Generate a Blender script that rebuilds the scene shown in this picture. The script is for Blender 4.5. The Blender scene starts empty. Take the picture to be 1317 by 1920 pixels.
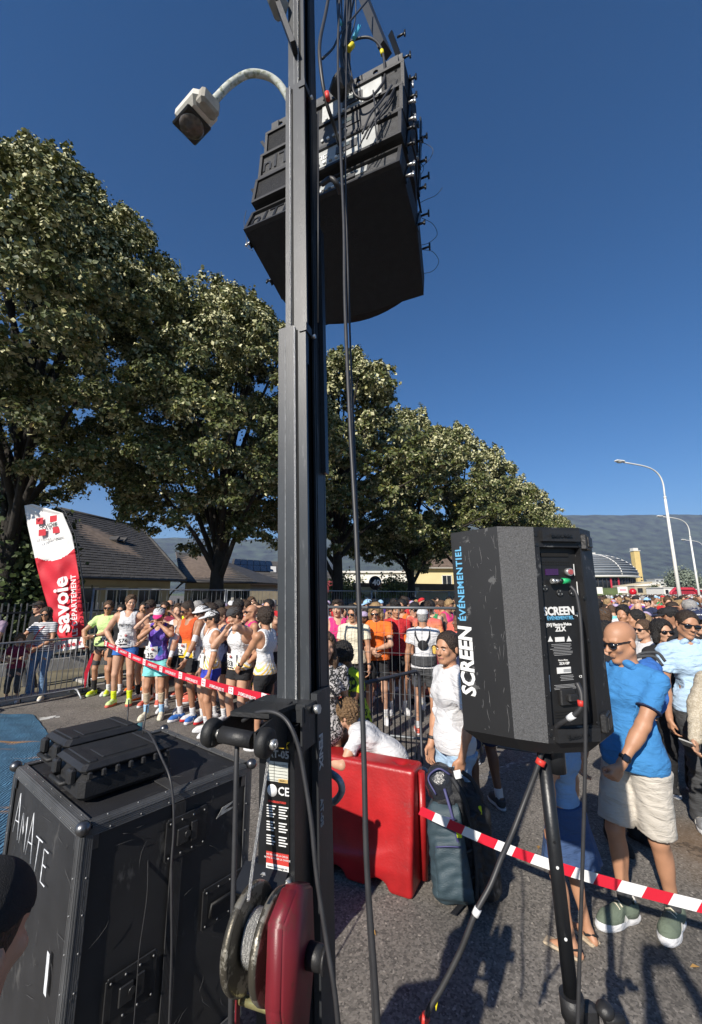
import bpy, bmesh, math, random, time
import numpy as np
import openvdb
from mathutils import Vector, Matrix
T0 = time.time()
random.seed(7); rng = np.random.default_rng(11)
SC = bpy.context.scene
R = math.radians; HAZE = 7.5e-5; SKY_SAT = 1.24
# ---------------------------------------------------------------- camera
CAMH = 1.95; F = 780.0; W0, H0 = 1317, 1920
TILT = R(11.1); ROLL = R(0.0)
cam_d = bpy.data.cameras.new('camera'); cam = bpy.data.objects.new('camera', cam_d)
SC.collection.objects.link(cam); SC.camera = cam
cam_d.sensor_fit = 'VERTICAL'; cam_d.sensor_height = 36.0; cam_d.lens = 36.0 * F / H0
cam_d.clip_start = 0.03; cam_d.clip_end = 30000
CM = Matrix.Translation((0, 0, CAMH)) @ Matrix.Rotation(math.pi / 2 + TILT, 4, 'X') @ Matrix.Rotation(ROLL, 4, 'Z')
cam.matrix_world = CM
def ray(px, py):
    d = Vector(((px - W0 / 2) / F, -(py - H0 / 2) / F, -1.0))
    return (CM.to_3x3() @ d).normalized()
def P(px, py, Y):
    d = ray(px, py); return Vector((0, 0, CAMH)) + d * (Y / d.y)
def G(px, py, z=0.0):
    d = ray(px, py); t = (z - CAMH) / d.z
    return Vector((0, 0, CAMH)) + d * t
def PX(v):
    q = CM.inverted() @ Vector(v); return (W0 / 2 + F * q.x / -q.z, H0 / 2 - F * q.y / -q.z)
# ---------------------------------------------------------------- sky, sun, exposure
SUN_EL, SUN_AZ = R(31.5), R(31.5)      # light travels towards +Y, turned 33 degrees to +X
w = bpy.data.worlds.new('World'); SC.world = w; w.use_nodes = True
nt = w.node_tree; nt.nodes.clear()
sky = nt.nodes.new('ShaderNodeTexSky'); sky.sky_type = 'NISHITA'; sky.sun_disc = False
sky.sun_elevation = SUN_EL; sky.sun_rotation = math.pi + SUN_AZ
sky.air_density = 1.0; sky.dust_density = 0.25; sky.ozone_density = 5.0; sky.altitude = 300
hs = nt.nodes.new('ShaderNodeHueSaturation'); hs.inputs['Saturation'].default_value = SKY_SAT
bg = nt.nodes.new('ShaderNodeBackground'); bg.inputs['Strength'].default_value = 0.07
wo = nt.nodes.new('ShaderNodeOutputWorld')
nt.links.new(sky.outputs[0], hs.inputs['Color']); nt.links.new(hs.outputs[0], bg.inputs['Color']); nt.links.new(bg.outputs[0], wo.inputs[0])
sd = bpy.data.lights.new('sun', 'SUN'); sd.energy = 4.6; sd.angle = R(0.55); sd.color = (1.0, 0.93, 0.83)
so = bpy.data.objects.new('sun', sd); SC.collection.objects.link(so)
SUND = Vector((math.sin(SUN_AZ) * math.cos(SUN_EL), math.cos(SUN_AZ) * math.cos(SUN_EL), -math.sin(SUN_EL)))
so.rotation_euler = SUND.to_track_quat('-Z', 'Y').to_euler()
SC.view_settings.view_transform = 'Standard'; SC.view_settings.look = 'None'
SC.view_settings.exposure = 0.6; SC.view_settings.gamma = 1.0
# ---------------------------------------------------------------- materials
MATS = {}
def mat(name, col, rough=0.8, metal=0.0, var=0.12, vscale=6.0, bump=0.0, bscale=40.0, coat=0.0, spec=None, emit=None, trans=0.0, detail=4):
    if name in MATS: return MATS[name]
    m = bpy.data.materials.new(name); m.use_nodes = True; n = m.node_tree; b = n.nodes['Principled BSDF']
    b.inputs['Roughness'].default_value = rough; b.inputs['Metallic'].default_value = metal
    if coat: b.inputs['Coat Weight'].default_value = coat
    if spec is not None: b.inputs['Specular IOR Level'].default_value = spec
    if trans: b.inputs['Transmission Weight'].default_value = trans
    c = (*col, 1.0)
    if var > 0 or bump > 0:
        tc = n.nodes.new('ShaderNodeTexCoord')
    if var > 0:
        nz = n.nodes.new('ShaderNodeTexNoise'); nz.inputs['Scale'].default_value = vscale; nz.inputs['Detail'].default_value = detail
        n.links.new(tc.outputs['Object'], nz.inputs['Vector'])
        r = n.nodes.new('ShaderNodeMapRange'); r.inputs['From Min'].default_value = .3; r.inputs['From Max'].default_value = .7
        r.inputs['To Min'].default_value = 1 - var; r.inputs['To Max'].default_value = 1 + var
        n.links.new(nz.outputs['Fac'], r.inputs['Value'])
        mx = n.nodes.new('ShaderNodeVectorMath'); mx.operation = 'SCALE'; mx.inputs[0].default_value = col
        n.links.new(r.outputs[0], mx.inputs['Scale']); n.links.new(mx.outputs[0], b.inputs['Base Color'])
    else: b.inputs['Base Color'].default_value = c
    if bump > 0:
        nb = n.nodes.new('ShaderNodeTexNoise'); nb.inputs['Scale'].default_value = bscale; nb.inputs['Detail'].default_value = 5
        n.links.new(tc.outputs['Object'], nb.inputs['Vector'])
        bp = n.nodes.new('ShaderNodeBump'); bp.inputs['Strength'].default_value = min(1, bump); bp.inputs['Distance'].default_value = 0.02
        n.links.new(nb.outputs['Fac'], bp.inputs['Height']); n.links.new(bp.outputs[0], b.inputs['Normal'])
    if emit: b.inputs['Emission Color'].default_value = (*emit[0], 1); b.inputs['Emission Strength'].default_value = emit[1]
    m.diffuse_color = c
    MATS[name] = m; return m
def NT(m): return m.node_tree
def scratched(name, base, mark, rough=.5, scale=7, thr=.62, stretch=(1, 1, 1), bump=.15, metal=0.0, bscale=300, soft=.03):
    """paint with noise-shaped scuffs and dust of a second colour"""
    m = mat(name, base, rough, metal, 0.25, 5, bump, bscale); n = NT(m); b = n.nodes['Principled BSDF']
    tc = n.nodes.new('ShaderNodeTexCoord'); mp = n.nodes.new('ShaderNodeMapping'); mp.inputs['Scale'].default_value = stretch
    n.links.new(tc.outputs['Object'], mp.inputs[0])
    nz = n.nodes.new('ShaderNodeTexNoise'); nz.inputs['Scale'].default_value = scale; nz.inputs['Detail'].default_value = 8; nz.inputs['Roughness'].default_value = .72
    n.links.new(mp.outputs[0], nz.inputs['Vector'])
    r = n.nodes.new('ShaderNodeMapRange'); r.inputs['From Min'].default_value = thr; r.inputs['From Max'].default_value = thr + soft
    n.links.new(nz.outputs['Fac'], r.inputs['Value'])
    src = b.inputs['Base Color'].links[0].from_socket
    mix = n.nodes.new('ShaderNodeMix'); mix.data_type = 'RGBA'; mix.inputs[7].default_value = (*mark, 1)
    n.links.new(r.outputs[0], mix.inputs[0]); n.links.new(src, mix.inputs[6]); n.links.new(mix.outputs[2], b.inputs['Base Color'])
    return m
# ---------------------------------------------------------------- object helpers
def link(o, parent=None):
    SC.collection.objects.link(o)
    if parent is not None: o.parent = parent
    return o
def tag(o, label=None, cat=None, group=None, kind=None):
    if label: o['label'] = label
    if cat: o['category'] = cat
    if group: o['group'] = group
    if kind: o['kind'] = kind
    return o
def empty(name, loc=(0, 0, 0), rz=0.0, label=None, cat=None, group=None):
    o = bpy.data.objects.new(name, None); link(o); o.location = loc; o.rotation_euler = (0, 0, rz); o.empty_display_size = .1
    return tag(o, label, cat, group)
def copy_tree(o, parent=None):
    c = o.copy(); SC.collection.objects.link(c); c.parent = parent
    for ch in o.children: copy_tree(ch, c)
    return c
def basis(d, up=(0, 0, 1)):
    d = Vector(d).normalized(); u = Vector(up)
    if abs(d.dot(u)) > .98: u = Vector((0, 1, 0))
    x = d.cross(u).normalized(); y = x.cross(d); return x, y, d
class MB:
    """collects shapes, then builds ONE mesh object"""
    def __init__(s): s.v = []; s.f = []; s.m = []; s.sm = []; s.mi = 0; s.smooth = False
    def add(s, vs, fs):
        o = len(s.v); s.v += [tuple(q) for q in vs]
        for f in fs: s.f.append([i + o for i in f]); s.m.append(s.mi); s.sm.append(s.smooth)
        return s
    def box(s, c, size, rot=None, bev=0.0):
        x, y, z = [q / 2 for q in size]; c = Vector(c)
        if bev > 0:
            b = min(bev, x * .9, y * .9, z * .9)
            vs = []
            for zz, xx, yy in ((-z, x - b, y - b), (-z + b, x, y), (z - b, x, y), (z, x - b, y - b)):
                bb = min(b, xx, yy)
                for sx, sy in ((-1, -1), (1, -1), (1, 1), (-1, 1)):
                    if sx * sy > 0: vs += [(sx * (xx - 0), sy * (yy - bb), zz), (sx * (xx - bb), sy * yy, zz)]
                    else: vs += [(sx * (xx - bb), sy * yy, zz), (sx * xx, sy * (yy - bb), zz)]
            fs = [list(range(7, -1, -1)), list(range(24, 32))]
            for k in range(3):
                for i in range(8): fs.append([k * 8 + i, k * 8 + (i + 1) % 8, k * 8 + 8 + (i + 1) % 8, k * 8 + 8 + i])
        else:
            vs = [(i * x, j * y, k * z) for k in (-1, 1) for j in (-1, 1) for i in (-1, 1)]
            fs = [(0, 2, 3, 1), (4, 5, 7, 6), (0, 1, 5, 4), (2, 6, 7, 3), (0, 4, 6, 2), (1, 3, 7, 5)]
        vs = [Vector(q) for q in vs]
        if rot is not None: vs = [rot @ q for q in vs]
        return s.add([c + q for q in vs], fs)
    def bar(s, a, b, w, h, up=(0, 0, 1)):
        a, b = Vector(a), Vector(b); x, y, d = basis(b - a, up)
        vs = [p + x * (i * w / 2) + y * (j * h / 2) for p in (a, b) for i, j in ((-1, -1), (1, -1), (1, 1), (-1, 1))]
        return s.add(vs, [(3, 2, 1, 0), (4, 5, 6, 7), (0, 1, 5, 4), (1, 2, 6, 5), (2, 3, 7, 6), (3, 0, 4, 7)])
    def cyl(s, a, b, r, r2=None, n=12, cap=True):
        a, b = Vector(a), Vector(b); r2 = r if r2 is None else r2; x, y, d = basis(b - a)
        o = s.smooth; s.smooth = True; k = len(s.v)
        vs = [p + (x * math.cos(t) + y * math.sin(t)) * q for p, q in ((a, r), (b, r2)) for t in [2 * math.pi * i / n for i in range(n)]]
        s.add(vs, [(i, (i + 1) % n, n + (i + 1) % n, n + i) for i in range(n)])
        s.smooth = False
        if cap:
            for f in (list(range(n - 1, -1, -1)), list(range(n, 2 * n))):
                s.f.append([i + k for i in f]); s.m.append(s.mi); s.sm.append(False)
        s.smooth = o; return s
    def tube(s, pts, r, n=8, closed=False):
        pts = [Vector(p) for p in pts]; N = len(pts); rs = r if isinstance(r, (list, tuple)) else [r] * N
        o = s.smooth; s.smooth = True; vs = []; px = None
        for i, p in enumerate(pts):
            if closed: d = pts[(i + 1) % N] - pts[i - 1]
            else: d = pts[min(i + 1, N - 1)] - pts[max(i - 1, 0)]
            d.normalize()
            if px is None: x, y, _ = basis(d)
            else:
                x = px - d * px.dot(d)
                if x.length < 1e-6: x, y, _ = basis(d)
                x.normalize(); y = x.cross(d)
            px = x
            vs += [p + (x * math.cos(2 * math.pi * k / n) + y * math.sin(2 * math.pi * k / n)) * rs[i] for k in range(n)]
        fs = [(i * n + k, i * n + (k + 1) % n, ((i + 1) % N) * n + (k + 1) % n, ((i + 1) % N) * n + k) for i in range(N if closed else N - 1) for k in range(n)]
        if not closed: fs += [tuple(range(n - 1, -1, -1)), tuple(range((N - 1) * n, N * n))]
        s.add(vs, fs); s.smooth = o; return s
    def lathe(s, prof, c=(0, 0, 0), axis=(0, 0, 1), n=24, smooth=True):
        x, y, d = basis(axis); c = Vector(c); o = s.smooth; s.smooth = smooth; vs = []
        for r, h in prof: vs += [c + d * h + (x * math.cos(2 * math.pi * k / n) + y * math.sin(2 * math.pi * k / n)) * r for k in range(n)]
        fs = [(i * n + k, i * n + (k + 1) % n, (i + 1) * n + (k + 1) % n, (i + 1) * n + k) for i in range(len(prof) - 1) for k in range(n)]
        if prof[0][0] > 1e-5: fs.append(tuple(range(n - 1, -1, -1)))
        if prof[-1][0] > 1e-5: fs.append(tuple(range((len(prof) - 1) * n, len(prof) * n)))
        s.add(vs, fs); s.smooth = o; return s
    def prism(s, poly, ext, o=(0, 0, 0), ax=(1, 0, 0), ay=(0, 0, 1)):
        """poly in the (ax, ay) plane through o, extruded by the vector ext"""
        o, ax, ay, ext = Vector(o), Vector(ax), Vector(ay), Vector(ext); n = len(poly)
        a = [o + ax * p[0] + ay * p[1] for p in poly]; b = [q + ext for q in a]
        return s.add(a + b, [tuple(range(n)), tuple(range(2 * n - 1, n - 1, -1))] + [(i, n + i, n + (i + 1) % n, (i + 1) % n) for i in range(n)])
    def ell(s, c, r, n=12, m=8, rot=None):
        c = Vector(c); vs = []; o = s.smooth; s.smooth = True
        for i in range(m + 1):
            t = math.pi * i / m
            for k in range(n):
                a = 2 * math.pi * k / n; q = Vector((r[0] * math.sin(t) * math.cos(a), r[1] * math.sin(t) * math.sin(a), r[2] * math.cos(t)))
                if rot is not None: q = rot @ q
                vs.append(c + q)
        s.add(vs, [(i * n + k, (i + 1) * n + k, (i + 1) * n + (k + 1) % n, i * n + (k + 1) % n) for i in range(m) for k in range(n)])
        s.smooth = o; return s
    def build(s, name, mats, parent=None, fix=True):
        me = bpy.data.meshes.new(name); me.from_pydata(s.v, [], s.f)
        mats = mats if isinstance(mats, (list, tuple)) else [mats]
        for m in mats: me.materials.append(m)
        me.polygons.foreach_set('material_index', s.m); me.polygons.foreach_set('use_smooth', s.sm)
        if fix and len(s.f) < 60000:
            bm = bmesh.new(); bm.from_mesh(me); bmesh.ops.recalc_face_normals(bm, faces=bm.faces); bm.to_mesh(me); bm.free()
        me.update()
        return link(bpy.data.objects.new(name, me), parent)
def np_mesh(name, v, f, mats, parent=None, smooth=True, mi=None):
    """v (N,3) f (M,k) numpy -> object, fast"""
    me = bpy.data.meshes.new(name); v = np.asarray(v, np.float32); f = np.asarray(f, np.int32)
    me.vertices.add(len(v)); me.vertices.foreach_set('co', v.ravel())
    k = f.shape[1]; me.loops.add(f.size); me.loops.foreach_set('vertex_index', f.ravel())
    me.polygons.add(len(f)); me.polygons.foreach_set('loop_start', np.arange(0, f.size, k, dtype=np.int32))
    me.polygons.foreach_set('loop_total', np.full(len(f), k, np.int32))
    me.polygons.foreach_set('use_smooth', np.full(len(f), smooth))
    if mi is not None: me.polygons.foreach_set('material_index', np.asarray(mi, np.int32))
    for m in (mats if isinstance(mats, (list, tuple)) else [mats]): me.materials.append(m)
    me.update(calc_edges=True); return link(bpy.data.objects.new(name, me), parent)
FONT_CACHE = {}
def text(s, size, m, parent=None, mtx=None, name='lettering', ext=0.0008, bold=0.0, sx=1.0, align='CENTER', shear=0.0, spacing=1.0):
    """lettering as thin mesh in its local XY plane"""
    key = (s, size, ext, bold, align, shear, spacing)
    if key not in FONT_CACHE:
        cu = bpy.data.curves.new('t', 'FONT'); cu.body = s; cu.size = size; cu.extrude = ext; cu.offset = bold; cu.resolution_u = 2
        cu.align_x = align; cu.align_y = 'CENTER'; cu.shear = shear; cu.space_character = spacing
        ob = bpy.data.objects.new('t', cu); SC.collection.objects.link(ob)
        dg = bpy.context.evaluated_depsgraph_get(); me = bpy.data.meshes.new_from_object(ob.evaluated_get(dg))
        bpy.data.objects.remove(ob); bpy.data.curves.remove(cu); me.name = name; me.materials.clear(); me.materials.append(m)
        FONT_CACHE[key] = me
    me = FONT_CACHE[key]
    o = link(bpy.data.objects.new(name, me), parent)
    if me.materials[0] != m: o.material_slots[0].link = 'OBJECT'; o.material_slots[0].material = m
    if mtx is not None: o.matrix_local = mtx
    if sx != 1.0: o.scale.x *= sx
    return o
def frame(o, x, y):
    """matrix whose XY plane is spanned by x, y at o"""
    x = Vector(x).normalized(); y = Vector(y); y = (y - x * y.dot(x)).normalized(); z = x.cross(y)
    m = Matrix((x, y, z)).transposed().to_4x4(); m.translation = Vector(o); return m
def bez(pts, n=10):
    """smooth path (Catmull-Rom) through points"""
    p = [Vector(q) for q in pts]; p = [2 * p[0] - p[1]] + p + [2 * p[-1] - p[-2]]; out = []
    for i in range(1, len(p) - 2):
        for k in range(n):
            t = k / n; a, b, c, d = p[i - 1], p[i], p[i + 1], p[i + 2]
            out.append(.5 * ((2 * b) + (c - a) * t + (2 * a - 5 * b + 4 * c - d) * t * t + (3 * b - a - 3 * c + d) * t ** 3))
    out.append(p[-2]); return out
# ================================================================ PEOPLE (implicit bodies, one continuous surface each)
class SDF:
    def __init__(s, lo, hi, h):
        s.lo = np.array(lo, float) - 3 * h; s.h = h; s.n = np.ceil((np.array(hi) - s.lo) / h + 4).astype(int)
        s.v = np.full(s.n, 0.2, np.float32); s.ax = [s.lo[i] + h * np.arange(s.n[i]) for i in range(3)]
    def blk(s, lo, hi):
        a = np.maximum(0, np.floor((lo - s.lo) / s.h).astype(int)); b = np.minimum(s.n, np.ceil((hi - s.lo) / s.h).astype(int) + 1)
        if np.any(b <= a): return None, None
        sl = tuple(slice(a[i], b[i]) for i in range(3))
        return sl, np.meshgrid(*[s.ax[i][sl[i]].astype(np.float32) for i in range(3)], indexing='ij', sparse=True)
    def mrg(s, sl, d, k):
        v = s.v[sl]
        if k > 0:
            h = np.clip(.5 + .5 * (v - d) / k, 0, 1); s.v[sl] = v * (1 - h) + d * h - k * h * (1 - h)
        else: s.v[sl] = np.minimum(v, d)
    def cap(s, a, b, ra, rb, k=.02, cut=False):
        a, b = np.array(a, float), np.array(b, float); r = max(ra, rb); mg = k + 3 * s.h
        sl, g = s.blk(np.minimum(a, b) - r - mg, np.maximum(a, b) + r + mg)
        if sl is None: return
        ab = b - a; L = max(ab @ ab, 1e-9); q = [g[i] - a[i] for i in range(3)]
        t = np.clip((q[0] * ab[0] + q[1] * ab[1] + q[2] * ab[2]) / L, 0, 1)
        d = np.sqrt((q[0] - t * ab[0]) ** 2 + (q[1] - t * ab[1]) ** 2 + (q[2] - t * ab[2]) ** 2) - (ra + (rb - ra) * t)
        if cut: s.sub(sl, d, k)
        else: s.mrg(sl, d, k)
    def ell(s, c, r, k=.02, M=None, cut=False):
        c = np.array(c, float); r = np.array(r, float); mg = k + 3 * s.h; rm = r.max() if M is not None else r
        sl, g = s.blk(c - rm - mg, c + rm + mg)
        if sl is None: return
        q = [g[i] - c[i] for i in range(3)]
        if M is not None: q = [q[0] * M[0][i] + q[1] * M[1][i] + q[2] * M[2][i] for i in range(3)]
        k0 = np.sqrt((q[0] / r[0]) ** 2 + (q[1] / r[1]) ** 2 + (q[2] / r[2]) ** 2)
        k1 = np.sqrt((q[0] / r[0] ** 2) ** 2 + (q[1] / r[1] ** 2) ** 2 + (q[2] / r[2] ** 2) ** 2)
        d = k0 * (k0 - 1) / np.maximum(k1, 1e-6)
        d = np.where(k0 < .2, -r.min() * (1 - k0), d)
        if cut: s.sub(sl, d, k)
        else: s.mrg(sl, d, k)
    def sub(s, sl, d, k):
        v = s.v[sl]; d = -d
        if k > 0:
            h = np.clip(.5 - .5 * (v - d) / k, 0, 1); s.v[sl] = v * (1 - h) + d * h + k * h * (1 - h)
        else: s.v[sl] = np.maximum(v, d)
    def plane(s, p, n, k=0.0):
        """keep the side the normal points away from"""
        g = np.meshgrid(*[a.astype(np.float32) for a in s.ax], indexing='ij', sparse=True)
        d = (g[0] - p[0]) * n[0] + (g[1] - p[1]) * n[1] + (g[2] - p[2]) * n[2]; s.v = np.maximum(s.v, d.astype(np.float32))
    def noise(s, amp, wl, seed=0, dirn=None):
        r = np.random.default_rng(seed); g = np.meshgrid(*[a.astype(np.float32) for a in s.ax], indexing='ij', sparse=True); o = 0
        for i in range(5):
            d = r.normal(size=3) if dirn is None else np.array(dirn) + r.normal(size=3) * .45
            d = d / np.linalg.norm(d) * 2 * math.pi / (wl * r.uniform(.6, 1.6))
            e = r.normal(size=3); e = e / np.linalg.norm(e) * 2 * math.pi / (wl * 2.5)
            o = o + np.sin(g[0] * d[0] + g[1] * d[1] + g[2] * d[2] + r.uniform(0, 6) + 1.2 * np.sin(g[0] * e[0] + g[1] * e[1] + g[2] * e[2]))
        s.v = s.v + (o * amp / 2.2).astype(np.float32)
    def mesh(s):
        g = openvdb.FloatGrid(0.2); g.copyFromArray(s.v.astype(np.float32))
        p, q = g.convertToQuads(0.0)
        return np.asarray(p) * s.h + s.lo, np.asarray(q)[:, ::-1]
    def obj(s, name, m, parent=None, smooth=True):
        p, q = s.mesh()
        if len(p) == 0: return None
        return np_mesh(name, p, q, m, parent, smooth)
def rotm(rx=0, ry=0, rz=0):
    return np.array((Matrix.Rotation(R(rz), 3, 'Z') @ Matrix.Rotation(R(ry), 3, 'Y') @ Matrix.Rotation(R(rx), 3, 'X')))
def ik(a, t, l1, l2, hint):
    a, t = np.array(a, float), np.array(t, float); d = t - a; L = np.linalg.norm(d); L2 = min(L, (l1 + l2) * .998); u = d / max(L, 1e-6); t = a + u * L2
    x = (l1 * l1 - l2 * l2 + L2 * L2) / (2 * L2); y = math.sqrt(max(l1 * l1 - x * x, 0)); h = np.array(hint, float); h = h - u * (h @ u)
    h = h / max(np.linalg.norm(h), 1e-6); return a + u * x + h * y, t
ARM_DOWN = lambda s: ((s * .27, -.03, .83), (s * .5, 1, -.2))
ARM_HIP = lambda s: ((s * .17, -.08, 1.02), (s * 1, .6, 0))
ARM_FRONT = lambda s: ((s * .03, -.26, .98), (s * 1, .5, -.5))
ARM_CROSS = lambda s: ((-s * .08, -.22, 1.12), (s * 1, .2, -.8))
ARM_UP = lambda s: ((s * .12, -.3, 1.58), (s * .8, -.3, -.6))
class Body:
    """joints of a posed figure; faces -Y, its left hand is +X; metres for height H"""
    def __init__(s, H=1.75, lean=0, twist=0, side=0, head=(0, 0, 0), arms=None, feet=None, knees=None, build=1.0, female=False, shift=(0, 0, 0), hips=None, hsz=1.0):
        s.H = H; s.sc = sc = H / 1.75; s.b = build; s.fem = female
        hz = .93 if hips is None else hips[2] / sc
        s.pel = np.array((shift[0], shift[1], hz)) if hips is None else np.array(hips) / sc
        s.Rt = rotm(lean, side, twist); up = s.Rt @ np.array((0, 0, 1.)); s.Rp = rotm(lean * .35, side * .4, twist * .3)
        s.wst = s.pel + s.Rp @ np.array((0, 0, .12)); s.cst = s.wst + s.Rt @ np.array((0, -.005, .22)); s.nck = s.cst + s.Rt @ np.array((0, .02, .21))
        sw = .168 if female else .185
        s.sh = {1: s.cst + s.Rt @ np.array((sw, .012, .135)), -1: s.cst + s.Rt @ np.array((-sw, .012, .135))}
        s.hip = {k: s.pel + s.Rp @ np.array((k * .09, 0, -.03)) for k in (1, -1)}
        s.Rh = rotm(lean * .5, side * .3, twist) @ rotm(head[1], head[2], head[0])
        s.hd = s.nck + (s.Rt @ np.array((0, -.005, .05))) + s.Rh @ np.array((0, -.018, .105))
        s.elb, s.wri = {}, {}
        arms = arms or {}
        for k in (1, -1):
            t, h = arms.get(k, ARM_DOWN)(k) if callable(arms.get(k, ARM_DOWN)) else arms[k]
            s.elb[k], s.wri[k] = ik(s.sh[k], t, .29, .255, h)
        feet = feet or {}; s.kne, s.ank, s.fy = {}, {}, {}
        for k in (1, -1):
            f = feet.get(k, (k * .12, 0, 0, k * 12)); kh = (knees or {}).get(k, (k * .1, -1, 0))
            s.fy[k] = f[3] if len(f) > 3 else k * 12
            s.kne[k], s.ank[k] = ik(s.hip[k], (f[0], f[1] + .03, f[2] + .085), .415, .415, kh)
        for n in ('pel', 'wst', 'cst', 'nck', 'hd'): setattr(s, n, getattr(s, n) * sc)
        for n in ('sh', 'hip', 'elb', 'wri', 'kne', 'ank'): setattr(s, n, {k: v * sc for k, v in getattr(s, n).items()})
        s.hs = (sc ** .5 if H < 1.5 else sc ** .8) * hsz
    def hp(s, x, y, z): return s.hd + s.Rh @ (np.array((x, y, z)) * s.hs)
    def tp(s, x, y, z): return s.cst + s.Rt @ (np.array((x, y, z)) * s.sc)
    def bounds(s, pad=.16):
        a = [s.pel, s.cst, s.nck, s.hd] + [d[k] for d in (s.sh, s.hip, s.elb, s.wri, s.kne, s.ank) for k in (1, -1)]
        a = np.array(a); lo, hi = a.min(0) - pad, a.max(0) + pad; lo[2] = max(lo[2], -.02) if lo[2] > -.3 else lo[2]; return lo, hi
    def torso(s, S, e=0.0, k=.05):
        c, b = s.sc, s.b; w = .95 if s.fem else 1.0; t, tp = s.Rt, s.tp
        S.ell(tp(0, -.002, .03), (c * (.15 * w * b + e), c * (.105 * b + e), c * (.17 + e)), k, t)
        for q in (1, -1):
            S.ell(tp(q * .07, -.03 if not s.fem else -.06, .035 if not s.fem else .01), (c * (.075 * b + e), c * ((.07 if not s.fem else .065) * b + e), c * (.075 + e)), k * .7, t)
            S.ell(tp(q * .1, .045, .06), (c * (.08 * b + e), c * (.06 + e), c * (.12 + e)), k, t)
            S.cap(tp(q * .03, .02, .175), s.sh[q], c * (.05 + e), c * (.052 * b + e), k)
        S.ell((s.wst + s.Rt @ np.array((0, 0, .03))), (c * ((.128 if not s.fem else .118) * b + e), c * (.092 * b + e), c * (.14 + e)), k, t)
        S.ell(s.pel + s.Rp @ np.array((0, .01, .01)) * c, (c * ((.15 if not s.fem else .165) * b + e), c * (.108 * b + e), c * (.12 + e)), k, s.Rp)
    def thigh(s, S, q, e0=0.0, e1=0.0, k=.04):
        c, b = s.sc, s.b; h, n = s.hip[q], s.kne[q]
        S.cap(h, n, c * (.082 * b + e0), c * (.05 * b ** .5 + e1), k)
        S.ell(h + (n - h) * .1 + np.array((0, .035 * c, 0)), (c * (.08 * b + e0), c * (.085 + e0), c * (.1 + e0)), k)
        m = h + (n - h) * .42; S.ell(m + np.array((0, -.015 * c, 0)), (c * (.066 * b + e0), c * (.066 * b + e0), c * (.16)), k)
    def shin(s, S, q, e=0.0, k=.02, top=0.0):
        c = s.sc; n, a = s.kne[q], s.ank[q]; S.cap(n + (a - n) * top, a, c * (.05 * (1 - top * .35) + e), c * (.031 + e), k)
        m = n + (a - n) * .3; S.ell(m + np.array((0, .018 * c, 0)), (c * (.046 * s.b ** .5 + e), c * (.046 + e), c * .12), k)
    def arm(s, S, q, e0=0, e1=0, k=.02, upto=1.0, fore=True):
        c, b = s.sc, s.b ** .7 * (.88 if s.fem else 1); a, n, w = s.sh[q], s.elb[q], s.wri[q]
        m = a + (n - a) * upto; S.cap(a, m, c * (.05 * b + e0), c * (.05 * b - .012 * upto + e1), k)
        if fore:
            S.ell(a + (n - a) * .5, [c * .044 * b] * 2 + [c * .06], k)
            S.cap(n, w, c * .038 * b, c * .0255, k); f = n + (w - n) * .28; S.cap(f, n + (w - n) * .45, c * .041 * b, c * .034 * b, k)
    def hand(s, S, q, curl=.5, d=None, nrm=None):
        c = s.sc; w = s.wri[q]; f = (w - s.elb[q]); f = f / np.linalg.norm(f)
        if d is not None: f = np.array(d, float); f = f / np.linalg.norm(f)
        n = np.array(nrm, float) if nrm is not None else np.array((-q, 0, 0.)); n = n - f * (f @ n); n /= max(np.linalg.norm(n), 1e-6)  # palm side
        u = np.cross(f, n) * q                                                   # towards the thumb
        if u[1] > 0 and nrm is None: u = -u
        S.cap(w, w + f * .03 * c, .025 * c, .026 * c, .015)
        for i in range(4):
            o = (i - 1.5) * .019 * c; k0 = w + f * .045 * c - u * o; k1 = w + f * .092 * c - u * o * 1.05
            S.cap(k0, k1, .014 * c, .0125 * c, .008)
            L = (.04, .046, .043, .034)[i] * c; a1 = curl * 1.0; a2 = curl * 2.1; a3 = curl * 2.9
            p0 = k1; p1 = p0 + (f * math.cos(a1) + n * math.sin(a1)) * L; p2 = p1 + (f * math.cos(a2) + n * math.sin(a2)) * L * .65; p3 = p2 + (f * math.cos(a3) + n * math.sin(a3)) * L * .5
            S.cap(p0, p1, .0098 * c, .0088 * c, .004); S.cap(p1, p2, .0088 * c, .008 * c, .003); S.cap(p2, p3, .008 * c, .0068 * c, .003)
        t0 = w + f * .03 * c + u * .02 * c; t1 = t0 + (f * .75 + u * .6 + n * .3) * .042 * c; t2 = t1 + (f * .9 + u * .05 + n * (.2 + curl * .6)) * .032 * c
        S.cap(t0, t1, .0145 * c, .0115 * c, .01); S.cap(t1, t2, .011 * c, .0085 * c, .004)
    def head(s, S):
        h = s.hs; hp, M = s.hp, s.Rh; E = lambda p, r, k=.02, cut=False: S.ell(hp(*p), [q * h for q in r], k * h, M, cut)
        C = lambda a, b, ra, rb, k=.012: S.cap(hp(*a), hp(*b), ra * h, rb * h, k * h)
        f = .93 if s.fem or s.H < 1.45 else 1.0
        E((0, .014, .037), (.076, .096, .082), .01); E((0, -.018, -.028), (.06 * f, .074, .086), .03)
        for q in (1, -1):
            C((q * .052 * f, .005, -.055), (q * .014, -.062, -.1 * f), .021, .017, .02)
            C((q * .018, -.083, .026), (q * .048, -.07, .022), .0085, .008, .012)
            E((q * .04, -.066, -.025), (.022, .02, .02), .02)
            E((q * .079, .014, -.012), (.0085, .019, .031), .006); E((q * .0125, -.1, -.031), (.008, .01, .007), .006)
        E((0, -.068, -.1 * f), (.022, .02, .018), .015)
        for q in (1, -1): E((q * .031, -.098, .002), (.016, .018, .012), .012, True)
        C((0, -.083, .008), (0, -.112, -.028), .0085, .0115, .01)
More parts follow.
